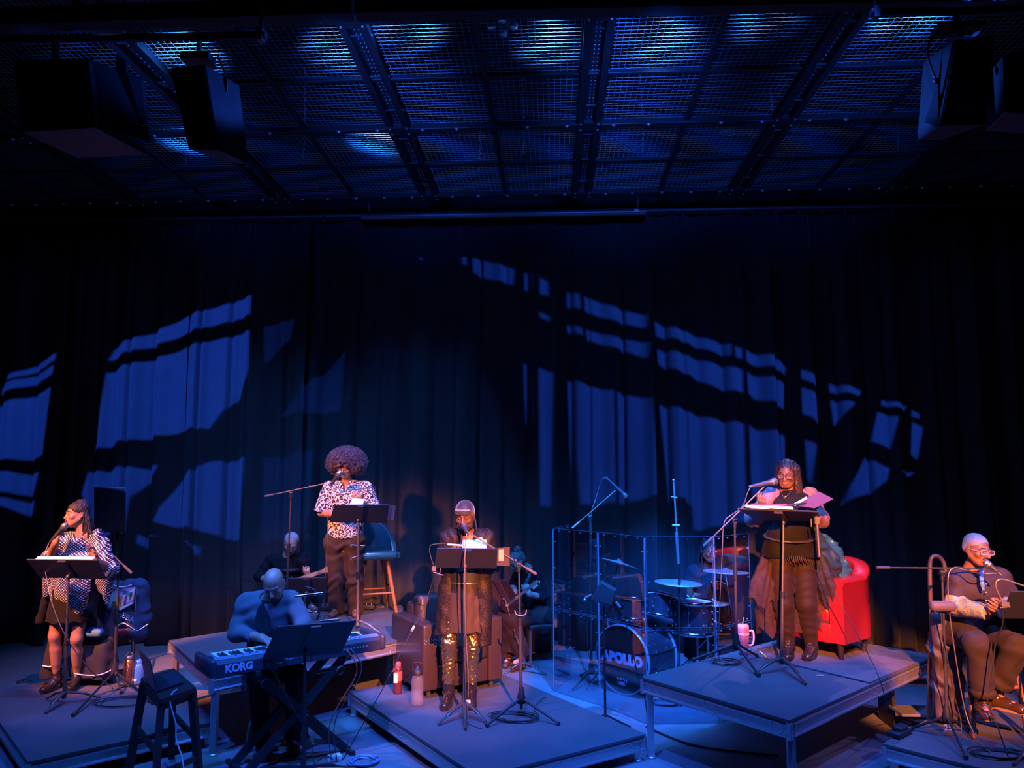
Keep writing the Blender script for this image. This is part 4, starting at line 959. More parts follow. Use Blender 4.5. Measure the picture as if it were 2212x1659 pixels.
    bt = mat('black_patent', (.02, .015, .013), .09, 0, .1, 10, .25, 30, coat=1.0)
    for q in 'lr':
        o = shoe(t, J['a' + q], J['t' + q], bt, 'boot', z=.203, up=V((J['a' + q].x, J['a' + q].y, .47)), w_=.047, heel=.03)
    for q in 'lr':
        a = J['a' + q]; MB().tube([V((a.x + .052 * cos(k * pi / 6), a.y + .052 * sin(k * pi / 6), .30)) for k in range(12)], .006, 6, closed=True).tube([V((a.x + .054 * cos(k * pi / 6), a.y + .054 * sin(k * pi / 6), .40)) for k in range(12)], .006, 6, closed=True).build('ankle_strap', bt, t)
    MB().tube([P(-.03, -.02, -.14), P(-.02, -.08, -.19), P(.01, -.10, -.21), P(.05, -.06, -.17)], .007, 6, 2).tube([P(-.045, -.01, -.14), P(-.03, -.08, -.24), P(.02, -.11, -.26), P(.06, -.05, -.17)], .005, 6, 2).build('necklace', mat('amber_beads', (.55, .25, .08), .3, .4, .3, 90), t)
    return t, J, P
P5 = wrap()
# ----------------------------------------------------------------- 6: the seated woman with the small guitar
def seated():
    Y = 9.05
    t = person('woman with hair in a messy bun seated playing a small guitar, head bowed', D(1125, 1430, Y - .2))
    J = J_(Y, head=(1117, 1212, -.10), neck=(1140, 1228, 0), sl=(1122, 1242, .12), sr=(1158, 1240, -.05), el=(1108, 1268, .0), wl=(1112, 1278, -.25), er=(1174, 1292, -.06), wr=(1142, 1282, -.28),
           hl=(1150, 1332, .12), hr=(1172, 1334, -.05), kl=(1092, 1332, -.10), al=(1096, 1425, -.10), kr=(1108, 1338, -.32), ar=(1126, 1420, -.25), tl=(1092, 1434, -.25), tr=(1104, 1436, -.42))
    S = SDF(.006); body(S, J, .86, .82, V((-1, -.3, 0)), neck_r=.045)
    R = hrot(-58, 34, 0); P = head(S, J['head'], R, .95, .95, .95)
    hand(S, J['wl'], V((-.2, -.4, -.4)), V((.2, .8, -.2)), 1, .5, .85, .03); hand(S, J['wr'], V((-.25, -.1, .75)), V((-.1, 1, 0)), 1, .8, .88, .04)
    S.mesh('body', sk_e, t); face_bits(t, P, .95, M['hair_black'], M['lip_brown'], M['lash'])
    S = SDF(.005); S.ell(P(0, .024, .045), (.079, .09, .075), R, .02); S.ell(P(0, .05, -.01), (.07, .055, .05), R, .03); S.plane(P(0, -.05, .025), R @ V((0, -1, -.45))); S.ripple(.003, 300, R @ V((1, .3, 0)), 2); S.ell(P(0, .075, .115), (.055, .055, .045), R, .02); S.lumps(.004, 150)
    gh = mat('hair_silver_front', (.20, .19, .20), .7, 0, .5, 40, .4, 200); hr = S.mesh('hair', gh, t); b = MB()
    for k in range(90):
        a = random.uniform(0, 2 * pi); e = random.uniform(-.3, 1.2); d = V((cos(a) * cos(e), sin(a) * cos(e), sin(e))); c = P(0, .075, .115); x, y, z = frame(d); b.tube([c + d * .035, c + d * .06 + x * .012, c + d * .072 - x * .01], .0018, 3, 1)
    b.build('loose_strands', M['hair_black'], hr, kind='stuff')
    sh = cloth('black_print_tee', (0.011, 0.010, 0.012)); S = SDF(.008); m = (J['sl'] + J['sr']) / 2; hp = (J['hl'] + J['hr']) / 2
    S.cap(J['sl'], J['sr'], .07, None, .05); S.cap(m - V((0, 0, .08)), hp + V((0, 0, .05)), .14, .16, .06, (V((1, .3, 0)), .8))
    for q in 'lr': S.cap(J['s' + q], J['e' + q], .066, .07, .04, cut=True)
    S.cap(J['er'] * 1.0, J['er'] * .55 + J['wr'] * .45, .055, .042, .03, cut=True)
    S.ripple(.006, 50, (.3, .2, 1), 1.6, 3); S.mesh('blouse', sh, t)
    text('LOY', .045, t, D(1160, 1257, Y - .17), V((1, -.25, -.05)), V((0, 0, 1)), M['paper'])
    sp = pattern('patterned_strap', 'dots', (.05, .05, .06), (.6, .58, .55), 60, .35); MB().tube([D(1138, 1236, Y - .08), D(1146, 1240, Y - .12), D(1138, 1258, Y - .17), D(1126, 1276, Y - .24)], .022, 6, 1, flat=.25).build('guitar_strap', sp, t)
    S = SDF(.009); S.cap(J['hl'], J['hr'], .13, None, .05)
    for q in 'lr': S.cap(J['h' + q], J['k' + q], .10, .085, .06); S.cap(J['k' + q], J['a' + q] + V((0, 0, .04)), .082, .09, .05, cut=True)
    S.cap((J['kl'] + J['kr']) / 2, (J['al'] + J['ar']) / 2 + V((0.02, .02, .12)), .10, .12, .06, cut=True); S.ripple(.009, 45, (1, .5, .1), 1.3, 1.4); S.mesh('long_skirt', cloth('maroon_brown_skirt', (0.043, 0.022, 0.021), .85), t)
    fl = mat('leather_sandal', (.12, .05, .04), .5); 
    for q in 'lr': shoe(t, J['a' + q] , J['t' + q], fl, 'flat_shoe', z=.004, h=.05, w_=.036)
    return t, J
P6 = seated()
# ----------------------------------------------------------------- 7: the drummer
def drummer():
    Y = 8.85
    t = person('drummer with long locks in a dark T-shirt behind the clear shield', D(1530, 1400, Y))
    J = J_(Y, head=(1531, 1190, -.06), neck=(1532, 1222, .02), sl=(1500, 1236, 0), sr=(1564, 1240, 0), el=(1490, 1275, -.05), wl=(1490, 1290, -.26), er=(1576, 1275, -.05), wr=(1556, 1256, -.28),
           hl=(1515, 1345, .05), hr=(1550, 1345, .05), kl=(1490, 1350, -.38), al=(1492, 1418, -.35), kr=(1575, 1350, -.35), ar=(1572, 1418, -.3), tl=(1490, 1428, -.5), tr=(1575, 1428, -.45))
    S = SDF(.006); body(S, J, .98, .9); R = hrot(22, 14, 0); P = head(S, J['head'], R, 1.02, 1.25, 1.05, 0, 1.3)
    hand(S, J['wl'], V((.2, -.6, .2)), V((.7, 0, -.5)), 1, .9, 1, .02); hand(S, J['wr'], V((-.5, -.6, .0)), V((-.3, .2, -.8)), 1, .9, 1, .02)
    S.mesh('body', sk_c, t); face_bits(t, P, 1.02, M['hair_black'], M['lip_dark'], M['lash'])
    S = SDF(.006); S.ell(P(0, .02, .05), (.083, .095, .078), R, .02); S.plane(P(0, -.06, .035), R @ V((0, -1, -.6))); S.ripple(.005, 190, R @ V((1, .2, .2)), 1.5); hr = S.mesh('hair', M['hair_black'], t); b = MB()
    for k in range(26):
        a = random.uniform(-.5, pi + .5); x_ = cos(a) * .082; y_ = .02 + sin(a) * .08; p1 = P(x_, y_, .05); p2 = P(x_ * 1.15, y_ * 1.1, -.04); b.tube([p1, p2, p2 + V((random.uniform(-.02, .02), 0, -.09)), p2 + V((random.uniform(-.03, .03), random.uniform(-.03, .01), -.17))], .0085, 5, 2)
    b.build('locks', M['hair_black'], hr, kind='stuff')
    S = SDF(.005); S.ell(P(0, -.055, -.092), (.05, .045, .03), R, .02); S.lumps(.003, 260); S.mesh('beard', M['hair_black'], t)
    S = SDF(.008); m = (J['sl'] + J['sr']) / 2; hp = (J['hl'] + J['hr']) / 2; S.cap(J['sl'] * .85 + m * .15, J['sr'] * .85 + m * .15, .085, None, .05); S.cap(m - V((0, 0, .1)), hp + V((0, 0, .06)), .19, .20, .06, (V((0, 1, 0)), .85))
    for q in 'lr': S.cap(J['s' + q], J['e' + q] * .8 + J['s' + q] * .2, .085, .082, .04, cut=True)
    S.ripple(.006, 45, (.3, .2, 1), 1.6, 2.6); S.mesh('t_shirt', cloth('slate_tee', (0.028, 0.033, 0.043)), t)
    S = SDF(.009); S.cap(J['hl'], J['hr'], .15, None, .05)
    for q in 'lr': S.cap(J['h' + q], J['k' + q], .10, .085, .05); S.cap(J['k' + q], J['a' + q], .08, .07, .03, cut=True)
    S.mesh('trousers', cloth('black_trousers_b', (0.007, 0.007, 0.009)), t)
    for q in 'lr': shoe(t, J['a' + q], J['t' + q], M['matte'], 'shoe', z=.004)
    MB().tube([P(-.088, 0, -.01), P(-.092, 0, .05), P(-.05, 0, .12), P(.05, 0, .12), P(.092, 0, .05), P(.088, 0, -.01)], .006, 6, 2).ball(P(-.092, 0, -.01), .03, (.5, 1, 1)).ball(P(.092, 0, -.01), .03, (.5, 1, 1)).build('headphones', M['matte'], t)
    return t, J
P7 = drummer()
# ----------------------------------------------------------------- 8: the woman with glasses
def woman():
    Y = 6.84
    t = person('woman with glasses and long dark hair in black with a tulle skirt, reading', D(1722, 1438, Y))
    J = J_(Y, head=(1699, 1024, -.04), neck=(1706, 1061, .02), sl=(1667, 1073, .02), sr=(1749, 1072, .03), el=(1628, 1120, -.02), wl=(1650, 1096, -.25), er=(1772, 1122, 0), wr=(1748, 1108, -.25),
           hl=(1683, 1186, .02), hr=(1733, 1186, .03), kl=(1692, 1305, -.03), al=(1703, 1388, .05), kr=(1742, 1305, -.02), ar=(1753, 1395, .05), tl=(1700, 1430, -.14), tr=(1742, 1440, -.14))
    S = SDF(.0055); body(S, J, 1.0, .85, leg=1.1, arm=1.15, neck_r=.052); R = hrot(-26, 14, 4); P = head(S, J['head'], R, .98, 1.0, 1.08, 0, 1.3)
    hand(S, J['wl'], V((-.3, -.5, .6)), V((.5, .6, .2)), 1, .5, .9, .04); hand(S, J['wr'], V((.4, -.4, .6)), V((-.3, .6, .3)), 1, .5, .9, .04)
    S.mesh('body', sk_d, t); face_bits(t, P, .98, M['hair_black'], mat('lips_mauve', (.36, .11, .12), .3, 0, 0), M['lash']); glasses(t, P, .98, mat('dark_tortoise', (.04, .02, .03), .2, 0, .3, 60), M['lens'], .056, .036)
    hm = mat('hair_dark_brown', (.045, .026, .022), .4, 0, .5, 40, .4, 160); S = SDF(.005)
    S.ell(P(0, .022, .045), (.086, .096, .082), R, .02); S.cap(P(-.076, -.0, .04), P(-.082, .01, -.09), .028, .022, .03); S.cap(P(.078, .0, .04), P(.100, .0, -.15), .036, .036, .03); S.cap(P(.045, .06, .02), P(.07, .05, -.17), .06, .045, .05); S.cap(P(-.03, .06, .02), P(-.04, .06, -.12), .055, .04, .04)
    S.ell(P(-.004, -.095, -.03), (.058, .075, .082), R, .008, 's'); S.ripple(.0035, 230, R @ V((1, .2, .1)), .8); S.mesh('hair', hm, t)
    MB().tube([P(.09, -.04, -.04), P(.092, -.042, -.06), P(.088, -.04, -.075)], .003, 5).build('earring', M['bolt'], t)
    F_ = V((0, 1, 0)); m = (J['sl'] + J['sr']) / 2; hp = (J['hl'] + J['hr']) / 2; blk = cloth('black_bodysuit', (.009, .006, .006), .7)
    S = SDF(.007); S.cap(m - V((.07, .01, .11)), m - V((-.07, .01, .11)), .145, None, .05, (F_, .85)); S.cap(m - V((0, 0, .1)), hp + V((0, 0, .12)), .16, .155, .05, (F_, .8)); S.cap(hp + V((-.05, 0, .1)), hp + V((-.08, 0, -.05)), .15, .168, .05, (F_, .9)); S.cap(hp + V((.05, 0, .1)), hp + V((.08, 0, -.05)), .15, .168, .05, (F_, .9))
    S.cap(J['neck'] + V((0, 0, .045)), m - V((0, 0, .05)), .058, .08, .04, cut0=True); S.plane(D(1706, 1208, Y - .15), (0, 0, -1)); S.ripple(.003, 50, (.3, .2, 1), 1); S.mesh('bodysuit', blk, t)
    sl = mat('sheer_rose_sleeve', (.38, .17, .15), .6, 0, .25, 60, .5, 200, alpha=.8); 
    for q in 'lr':
        S = SDF(.006); S.cap(J['s' + q] + V((0, 0, .01)), J['e' + q], .074, .068, .04); S.cap(J['e' + q], J['e' + q] * .3 + J['w' + q] * .7, .068, .042, .04, cut=True); S.ripple(.005, 90, (1, .2, .3), 1.2); S.mesh('sleeve', sl, t)
    MB().tube([hp + V((.205 * cos(a * pi / 10), .155 * sin(a * pi / 10), .105 - .03 * abs(sin(a * pi / 10)) * (1 if a > 10 else -1))) for a in range(20)], .028, 8, closed=True, flat=.35).build('belt', mat('blue_black_belt', (.05, .05, .07), .25, 0, .2, 30, coat=.5), t)
    tt = cloth('brown_tights', (.035, .018, .011), .6); S = SDF(.006); S.cap(J['hl'], J['hr'], .10, None, .04)
    for q in 'lr': S.cap(J['h' + q], J['k' + q], .118, .084, .03); S.cap(J['k' + q], J['a' + q], .08, .052, .03); S.cap(J['k' + q] * .7 + J['a' + q] * .3 + V((0, .015, 0)), J['k' + q] * .4 + J['a' + q] * .6, .078, .058, .03)
    S.ripple(.0022, 85, (0, .2, 1), 1); S.mesh('tights', tt, t)
    b = MB()
    for k in range(34):
        a = -pi * .95 + pi * .9 * k / 33; r1 = .2; p = hp + V((r1 * cos(a), .15 * sin(a), -.04)); b.tube([p, p + V((0, -.012, -.03)), p + V((.012, -.004, -.05 - .02 * (k % 2)))], .0045, 4, 1, flat=.5)
    b.build('lace_trim', mat('lace_brown', (.08, .045, .035), .8, 0, .4, 80), t, kind='stuff')
    tl = mat('tulle_maroon', (.085, .035, .025), .8, 0, .6, 25, .8, 60, alpha=.6); tb = mat('tulle_dark', (.03, .022, .028), .6, 0, .5, 25, .6, 90, alpha=.75)
    def skirt(name, top_, bot, seed, m_, rings=26, rad0=.05, rad1=.12):
        vs = []; n = 40
        for j in range(rings + 1):
            u = j / rings; p = top_ * (1 - u) + bot * u; rr = (rad0 + (rad1 - rad0) * min(1, u * 1.5)) * (1 + .03 * sin(u * 9 + seed))
            for i in range(n):
                a = 2 * pi * i / n; rf = rr * (1 + .17 * sin(7 * a + seed + u * 1.5) + .10 * sin(13 * a - seed + u * 2.5) + .07 * noise.noise(V((a * 3, u * 9, seed)))); vs.append(p + V((cos(a) * rf, sin(a) * rf * 1.2, (.02 * sin(9 * a + seed) + .03 * sin(4 * a)) * u)))
        fs = [(j * n + i, j * n + (i + 1) % n, (j + 1) * n + (i + 1) % n, (j + 1) * n + i) for j in range(rings) for i in range(n)]
        b = MB(); b.add(vs, fs, True); return b.build(name, m_, t)
    q = lambda px, py, dy: D(px, py, Y + dy)
    skirt('tulle_layer', q(1668, 1175, .05), q(1650, 1300, .08), 1.1, tl, rad0=.05, rad1=.12); skirt('tulle_layer', q(1660, 1230, .12), q(1668, 1362, .16), 2.7, tl, rad0=.08, rad1=.12)
    skirt('tulle_layer', q(1755, 1180, .05), q(1792, 1300, .1), 3.9, tb, rad0=.06, rad1=.13); skirt('tulle_layer', q(1770, 1230, .1), q(1790, 1368, .12), 5.2, tl, rad0=.08, rad1=.10); skirt('tulle_layer', q(1715, 1220, .2), q(1720, 1350, .24), 6.4, tl, rad0=.12, rad1=.18)
    bt = mat('black_lace_boot', (.025, .02, .02), .25, 0, .3, 40, .3, 80, coat=.4)
    for q_ in 'lr':
        o = shoe(t, J['a' + q_], J['t' + q_], bt, 'boot', z=.61, up=V((J['a' + q_].x, J['a' + q_].y, .80)), w_=.05, heel=.025); a = J['a' + q_]; b = MB(); d = V((J['t' + q_].x - a.x, J['t' + q_].y - a.y, 0)).normalized(); n_ = V((-d.y, d.x, 0))
        for k in range(6):
            z = .67 + k * .022; c = V((a.x, a.y, z)) + d * (.062 + .028 * max(0, 2 - k) / 2); b.tube([c - n_ * .018, c + V((0, 0, .01)) + d * .004, c + n_ * .018 + V((0, 0, .018))], .003, 4).tube([c + n_ * .018, c + V((0, 0, .01)) + d * .004, c - n_ * .018 + V((0, 0, .018))], .003, 4)
        b.build('laces', M['dim_steel'], o)
    MB().tube([P(-.05, -.05, -.11), P(-.02, -.12, -.16), P(.0, -.135, -.175), P(.03, -.12, -.16), P(.055, -.05, -.11)], .0015, 5, 2).ball(P(0, -.138, -.182), .008).build('necklace', mat('gold', (.85, .6, .25), .25, 1, 0), t)
    # satin jacket tied round the waist, hanging on the right
    S = SDF(.008); S.cap(q(1752, 1150, .05), q(1786, 1215, .1), .07, .11, .05); S.cap(q(1786, 1215, .1), q(1800, 1250, .12), .11, .06, .05); S.ripple(.01, 70, (.5, .2, 1), 1.5, .4); S.mesh('blue_tulle', cloth('teal_black_satin', (0.025, 0.050, 0.070), .35), t)
    return t, J, P
P8 = woman()
# ----------------------------------------------------------------- 9: the seated man at right
def seated_man():
    Y = 6.34
    t = person('seated man with cropped pale hair, clear glasses and patterned sleeves, far right', D(2105, 1560, Y))
    J = J_(Y, head=(2110, 1188, -.05), neck=(2102, 1225, .02), sl=(2065, 1246, .02), sr=(2162, 1246, .02), el=(2064, 1308, -.03), wl=(2128, 1322, -.26), er=(2186, 1306, 0), wr=(2164, 1318, -.28),
           hl=(2080, 1366, .1), hr=(2130, 1366, .1), kl=(2112, 1392, -.28), al=(2122, 1500, -.25), kr=(2196, 1396, -.28), ar=(2158, 1480, -.18), tl=(2134, 1546, -.45), tr=(2204, 1528, -.3))
    S = SDF(.0055); body(S, J, .95, .85); R = hrot(16, 8, 3); P = head(S, J['head'], R, 1.0, 1.25, 1.0, 0, 1.3)
    hand(S, J['wl'], V((.9, -.3, .1)), V((.1, .6, .5)), 1, .5, 1, .04); hand(S, J['wr'], V((-.6, -.5, .2)), V((0, .7, .3)), -1, .5, 1, .04)
    S.mesh('body', skin('skin_mid_brown', (.30, .135, .095)), t); face_bits(t, P, 1.0, M['hair_black'], M['lip_brown'], M['lash']); glasses(t, P, 1.0, mat('clear_pink_frame', (.72, .55, .62), .15, 0, 0), M['lens'], .054, .036)
    S = SDF(.005); S.ell(P(0, .018, .047), (.0775, .097, .080), R, .02); S.ell(P(0, .045, 0), (.075, .062, .05), R, .03); S.plane(P(0, -.062, .055), R @ V((0, -1, -.55))); S.lumps(.0015, 350); S.mesh('hair', mat('hair_bleached_crop', (.50, .46, .40), .9, 0, .5, 60, .5, 220), t)
    S = SDF(.004); S.cap(P(-.026, -.094, -.047), P(0, -.104, -.041), .004, .005, .004); S.cap(P(.026, -.094, -.047), P(0, -.104, -.041), .004, .005, .004); S.mesh('moustache', M['hair_black'], t)
    jm = cloth('dark_purple_jacket', (0.045, 0.031, 0.043), .55); F_ = V((0, 1, 0)); m = (J['sl'] + J['sr']) / 2; hp = (J['hl'] + J['hr']) / 2
    S = SDF(.0075); S.cap(J['sl'] * .85 + m * .15, J['sr'] * .85 + m * .15, .068, None, .04); S.cap(m - V((.05, 0, .1)), m - V((-.05, 0, .1)), .155, None, .05, (F_, .75)); S.cap(m - V((0, 0, .1)), hp + V((0, 0, .02)), .165, .175, .06, (F_, .75))
    for q in 'lr': S.cap(J['s' + q], J['e' + q] * .75 + J['s' + q] * .25, .070, .076, .04, cut=True)
    S.ripple(.005, 50, (.4, .2, 1), 1.4, .2); S.plane(hp + V((0, 0, -.05)), (0, 0, -1)); S.cap(J['neck'] + V((0, -.03, .02)), J['neck'] + V((0.01, -.14, -.05)), .055, .03, .01, op='s'); S.mesh('jacket', jm, t)
    cf = pattern('patterned_cuff', 'lines', (.16, .30, .42), (.60, .36, .14), 26, .13, .45, 0, .5, 0, .06)
    for q in 'lr':
        S = SDF(.007); S.cap(J['s' + q] * .28 + J['e' + q] * .72, J['e' + q], .078, .076, .03, cut0=True); S.cap(J['e' + q], J['w' + q] + (J['w' + q] - J['e' + q]).normalized() * .02, .074, .058, .03, cut=True); S.ripple(.005, 70, (1, .2, .4), 1.4); S.mesh('sleeve', cf, t, 'patterned lower sleeve')
    MB().tube([P(0, -.06, -.14), D(2120, 1250, Y - .17), D(2124, 1275, Y - .175)], [.02, .016, .01], 8, 2, flat=.4).build('neck_scarf', mat('blue_scarf', (.12, .25, .5), .6, 0, .5, 50), t)
    b = MB(); 
    for k in range(3): b.ball(D(2130, 1262 + k * 18, Y - .155), .007)
    b.build('buttons', M['bolt'], t)
    tr = cloth('wide_brown_trousers', (0.043, 0.029, 0.028), .8); S = SDF(.0075); S.cap(J['hl'], J['hr'], .14, None, .05)
    for q in 'lr': S.cap(J['h' + q], J['k' + q], .105, .088, .05); S.cap(J['k' + q], J['a' + q], .086, .084, .04, cut=True)
    S.ripple(.008, 50, (1, .3, .3), 1.4, .5); tro = S.mesh('trousers', tr, t)
    for q in 'lr':
        a, k_ = J['a' + q], J['k' + q]; d = (a - k_).normalized(); x, y, z = frame(d); MB().lathe(a - d * .045, [(.090, 0), (.092, .05), (.082, .05), (.080, 0)], 22, d).build('turn_up', cloth('trouser_turn_up', (0.070, 0.043, 0.033)), tro)
        S = SDF(.006); S.cap(a - d * .06, J['a' + q] + d * .08, .046, .04, .02); S.mesh('sock', M['matte'], t)
    sm_ = mat('brown_black_leather', (.06, .028, .016), .15, 0, .3, 20, .1, 60, coat=.8)
    for q in 'lr':
        a = J['a' + q]; tz = J['t' + q]; o = shoe(t, a + (a - J['k' + q]).normalized() * .07, tz, sm_, 'shoe', mat('welt_tan', (.35, .18, .08), .6), z=tz.z - .045, w_=.052, h=.10)
        d = V((tz.x - a.x, tz.y - a.y, 0)).normalized(); n_ = V((-d.y, d.x, 0)); b = MB(); c0 = a + (a - J['k' + q]).normalized() * .07
        for k in range(4): c = V((c0.x, c0.y, tz.z + .055 - k * .008)) + d * (.05 + .022 * k); b.tube([c - n_ * .016, c + V((0, 0, .008)), c + n_ * .016], .003, 4)
        b.build('laces', M['dim_steel'], o)
    return t, J, P
P9 = seated_man()
# ================================================================= STANDS, MICROPHONES, CABLES
M['desk'] = mat('stand_desk_black', (.03, .028, .035), .4, .1, .15, 15, .05, 200)
M['pole'] = mat('stand_pole_brown_black', (.10, .085, .08), .35, .5, .15, 15)
M['cop'] = mat('stand_pole_worn', (.30, .24, .21), .4, .6, .2, 25)
M['mic'] = mat('microphone_body', (.07, .07, .08), .35, .3, .1, 30)
M['micgrille'] = pattern('microphone_grille', 'dots', (.18, .18, .19), (.75, .75, .76), 420, .5, .3, .8, 0, .3)
M['book'] = mat('purple_folder', (.16, .05, .08), .5, 0, .15, 15)
def curved_leg(b, c, end, r0=.020, r1=.012, lift=.055):
    c = V(c); end = V(end); mid = (c * .5 + end * .5) + V((0, 0, lift)); b.tube([c + V((0, 0, .10)), mid + V((0, 0, .02)), end * .8 + c * .2 + V((0, 0, .03)), end + V((0, 0, .012))], [r0, r0, r1, r1 * .9], 8, 3, flat=.55)
def music_stand(label, base, desk, legs, m_desk=None, m_pole=None, lip=.045, thick=.012, knob=True, group=None, lego=None):
    """desk: four corners in order top-left, top-right, bottom-right, bottom-left (bottom = the shelf edge)"""
    base = V(base); d = [V(p) for p in desk]; t = thing('music_stand', label, 'music stand', base, group)
    c = (d[0] + d[1] + d[2] + d[3]) / 4; n = (d[1] - d[0]).cross(d[3] - d[0]).normalized()
    if n.y > 0: n = -n                                   # n points to the viewer (back of the desk)
    MB().prism(d, n * thick).build('desk', m_desk or M['desk'], t, bevel=.003)
    w_ = (d[2] - d[3]); MB().prism([d[3], d[2], d[2] - n * lip * 1.6, d[3] - n * lip * 1.6], (d[3] - d[0]).normalized() * -.006).build('shelf', m_desk or M['desk'], t)
    k = c * .55 + ((d[2] + d[3]) / 2) * .45 + n * (thick + .02)
    sp0 = (d[0] + d[1]) / 2 * .97 + (d[2] + d[3]) / 2 * .03 + n * thick; sp1 = (d[0] + d[1]) / 2 * .1 + (d[2] + d[3]) / 2 * .9 + n * thick; sx_ = (d[1] - d[0]).normalized() * .035
    MB().prism([sp0 - sx_, sp0 + sx_, sp1 + sx_, sp1 - sx_], n * .02).build('spine', m_desk or M['desk'], t)
    MB().ball(k + n * .02, .016, (1, .8, 1)).cyl(k - n * .02, k + n * .015, .012).build('tilt_joint', M['dim_steel'], t)
    pt = V((k.x, k.y, k.z)); b0 = base + V((0, 0, .11)); md = b0 * .55 + pt * .45
    MB().cyl(b0, md, .014, n=12).build('lower_tube', m_pole or M['pole'], t); MB().cyl(md, pt, .010, n=12).build('upper_tube', M['dim_steel'] if not m_pole else m_pole, t)
    MB().cyl(md - V((0, 0, .05)), md + V((0, 0, .02)), .019, n=12).ball(md + V((.022, -.01, -.01)), .010).build('collar', M['matte'], t)
    for e in legs:
        b = MB(); curved_leg(b, base, e); b.build('leg', m_pole or M['pole'], t)
    MB().cyl(base + V((0, 0, .05)), base + V((0, 0, .16)), .02, .016).build('hub', m_pole or M['pole'], t)
    return t, c, n
def tripod(t, base, ends, zhub=.20, m=None, r=.010):
    base = V(base); hub = base + V((0, 0, zhub))
    MB().lathe(base + V((0, 0, zhub - .10)), [(.012, -.0), (.035, .005), (.034, .05), (.022, .10), (.018, .13)], 12).build('hub', M['matte'], t)
    for e in ends:
        e = V(e); q = MB(); q.cyl(hub + V((0, 0, -.06)) + (e - base).normalized() * .02, e + V((0, 0, .012)), r, n=8); l = q.build('leg', m or M['matte'], t)
        MB().cyl(e * .95 + hub * .05 + V((0, 0, .008)), e + V((0, 0, .014)), r * 1.5, r * 1.6, 8).build('rubber_foot', M['rubber'], l)
def microphone(label, tip, tail, s=1.0, name='microphone'):
    """tip: centre of the ball grille, tail: cable end"""
    tip = V(tip); tail = V(tail); a = (tail - tip).normalized(); t = thing(name, label, 'microphone', (tip + tail) / 2); L = (tail - tip).length
    MB().lathe(tip, [(.0001, -.027 * s), (.016 * s, -.023 * s), (.025 * s, -.010 * s), (.027 * s, .004 * s), (.025 * s, .022 * s)], 18, a).build('grille', M['micgrille'], t)
    MB().lathe(tip, [(.0275 * s, .003 * s), (.0285 * s, .007 * s), (.0275 * s, .011 * s)], 18, a).build('ring', M['dim_steel'], t)
    MB().lathe(tip, [(.025 * s, .022 * s), (.021 * s, .034 * s), (.0195 * s, .05 * s), (.012 * s, L - .015), (.011 * s, L), (.0001, L)], 16, a).build('handle', M['mic'], t)
    MB().cyl(tip + a * L, tip + a * (L + .03), .010 * s, .007 * s).build('plug', M['dim_steel'], t); return t
def cable(label, pts, r=.0032, m=None, sm=3, cat='cable', name='cable', part=None):
    b = MB(); b.tube(pts, r, 6, sm)
    if part: return b.build(name, m or M['cable'], part)
    o = b.build(name, m or M['cable']); return top(o, label, cat)
def coil(label, c, rx, ry, n=5, r=.0035, m=None, seed=0, tail=None):
    rnd = random.Random(seed); c = V(c); pts = []
    for i in range(n * 14):
        a = 2 * pi * i / 14; k = 1 + .12 * sin(i * .9 + seed) + rnd.uniform(-.03, .03); j = i / (n * 14)
        pts.append(c + V((cos(a) * rx * k * (.82 + .25 * j) + .02 * sin(i // 14 * 2.1 + seed), sin(a) * ry * k * (.82 + .25 * j), .004 + .004 * (i // 14) + .003 * sin(i * 1.7))))
    if tail: pts += [V(p) for p in tail]
    b = MB(); b.tube(pts, r, 5, 1); o = b.build('coiled_cable', m or M['cable']); return top(o, label, 'cable')
def mic_stand(label, base, ptop, boom=None, ends=(), r=.0095, clutch=.55, m=None, mlow=None, weight=True):
    """boom: (counterweight end, microphone end)"""
    base = V(base); ptop = V(ptop); t = thing('microphone_stand', label, 'microphone stand', base)
    b0 = base + V((0, 0, .10)); cl = b0 * (1 - clutch) + ptop * clutch
    MB().cyl(b0, cl, r * 1.35, n=12).build('lower_tube', mlow or m or M['pole'], t); MB().cyl(cl, ptop, r * .9, n=12).build('upper_tube', m or M['pole'], t)
    MB().cyl(cl - V((0, 0, .06)), cl + V((0, 0, .03)), .017, n=12).build('clutch', M['matte'], t)
    if ends: tripod(t, base, ends)
    if boom:
        a, e = V(boom[0]), V(boom[1]); d = (e - a).normalized(); bo = MB().cyl(a, e, .0065, n=10).build('boom_arm', m or M['cop'], t)
        if weight: MB().cyl(a, a + d * .10, .013, n=12).build('boom_grip', M['cop'] if m is None else m, bo)
        MB().lathe(ptop - V((0, 0, .005)), [(.012, -.05), (.016, -.03), (.014, -.01)], 12).cyl(ptop + V((-.018, 0, .012)), ptop + V((.018, 0, .012)), .02, n=14).box(ptop + V((0, 0, .01)), (.03, .03, .04)).build('boom_clamp', M['matte'], t)
    return t
def tips(base, *px):
    return [G(a, b, base.z) for a, b in px]
Z2, Z6 = .203, .603
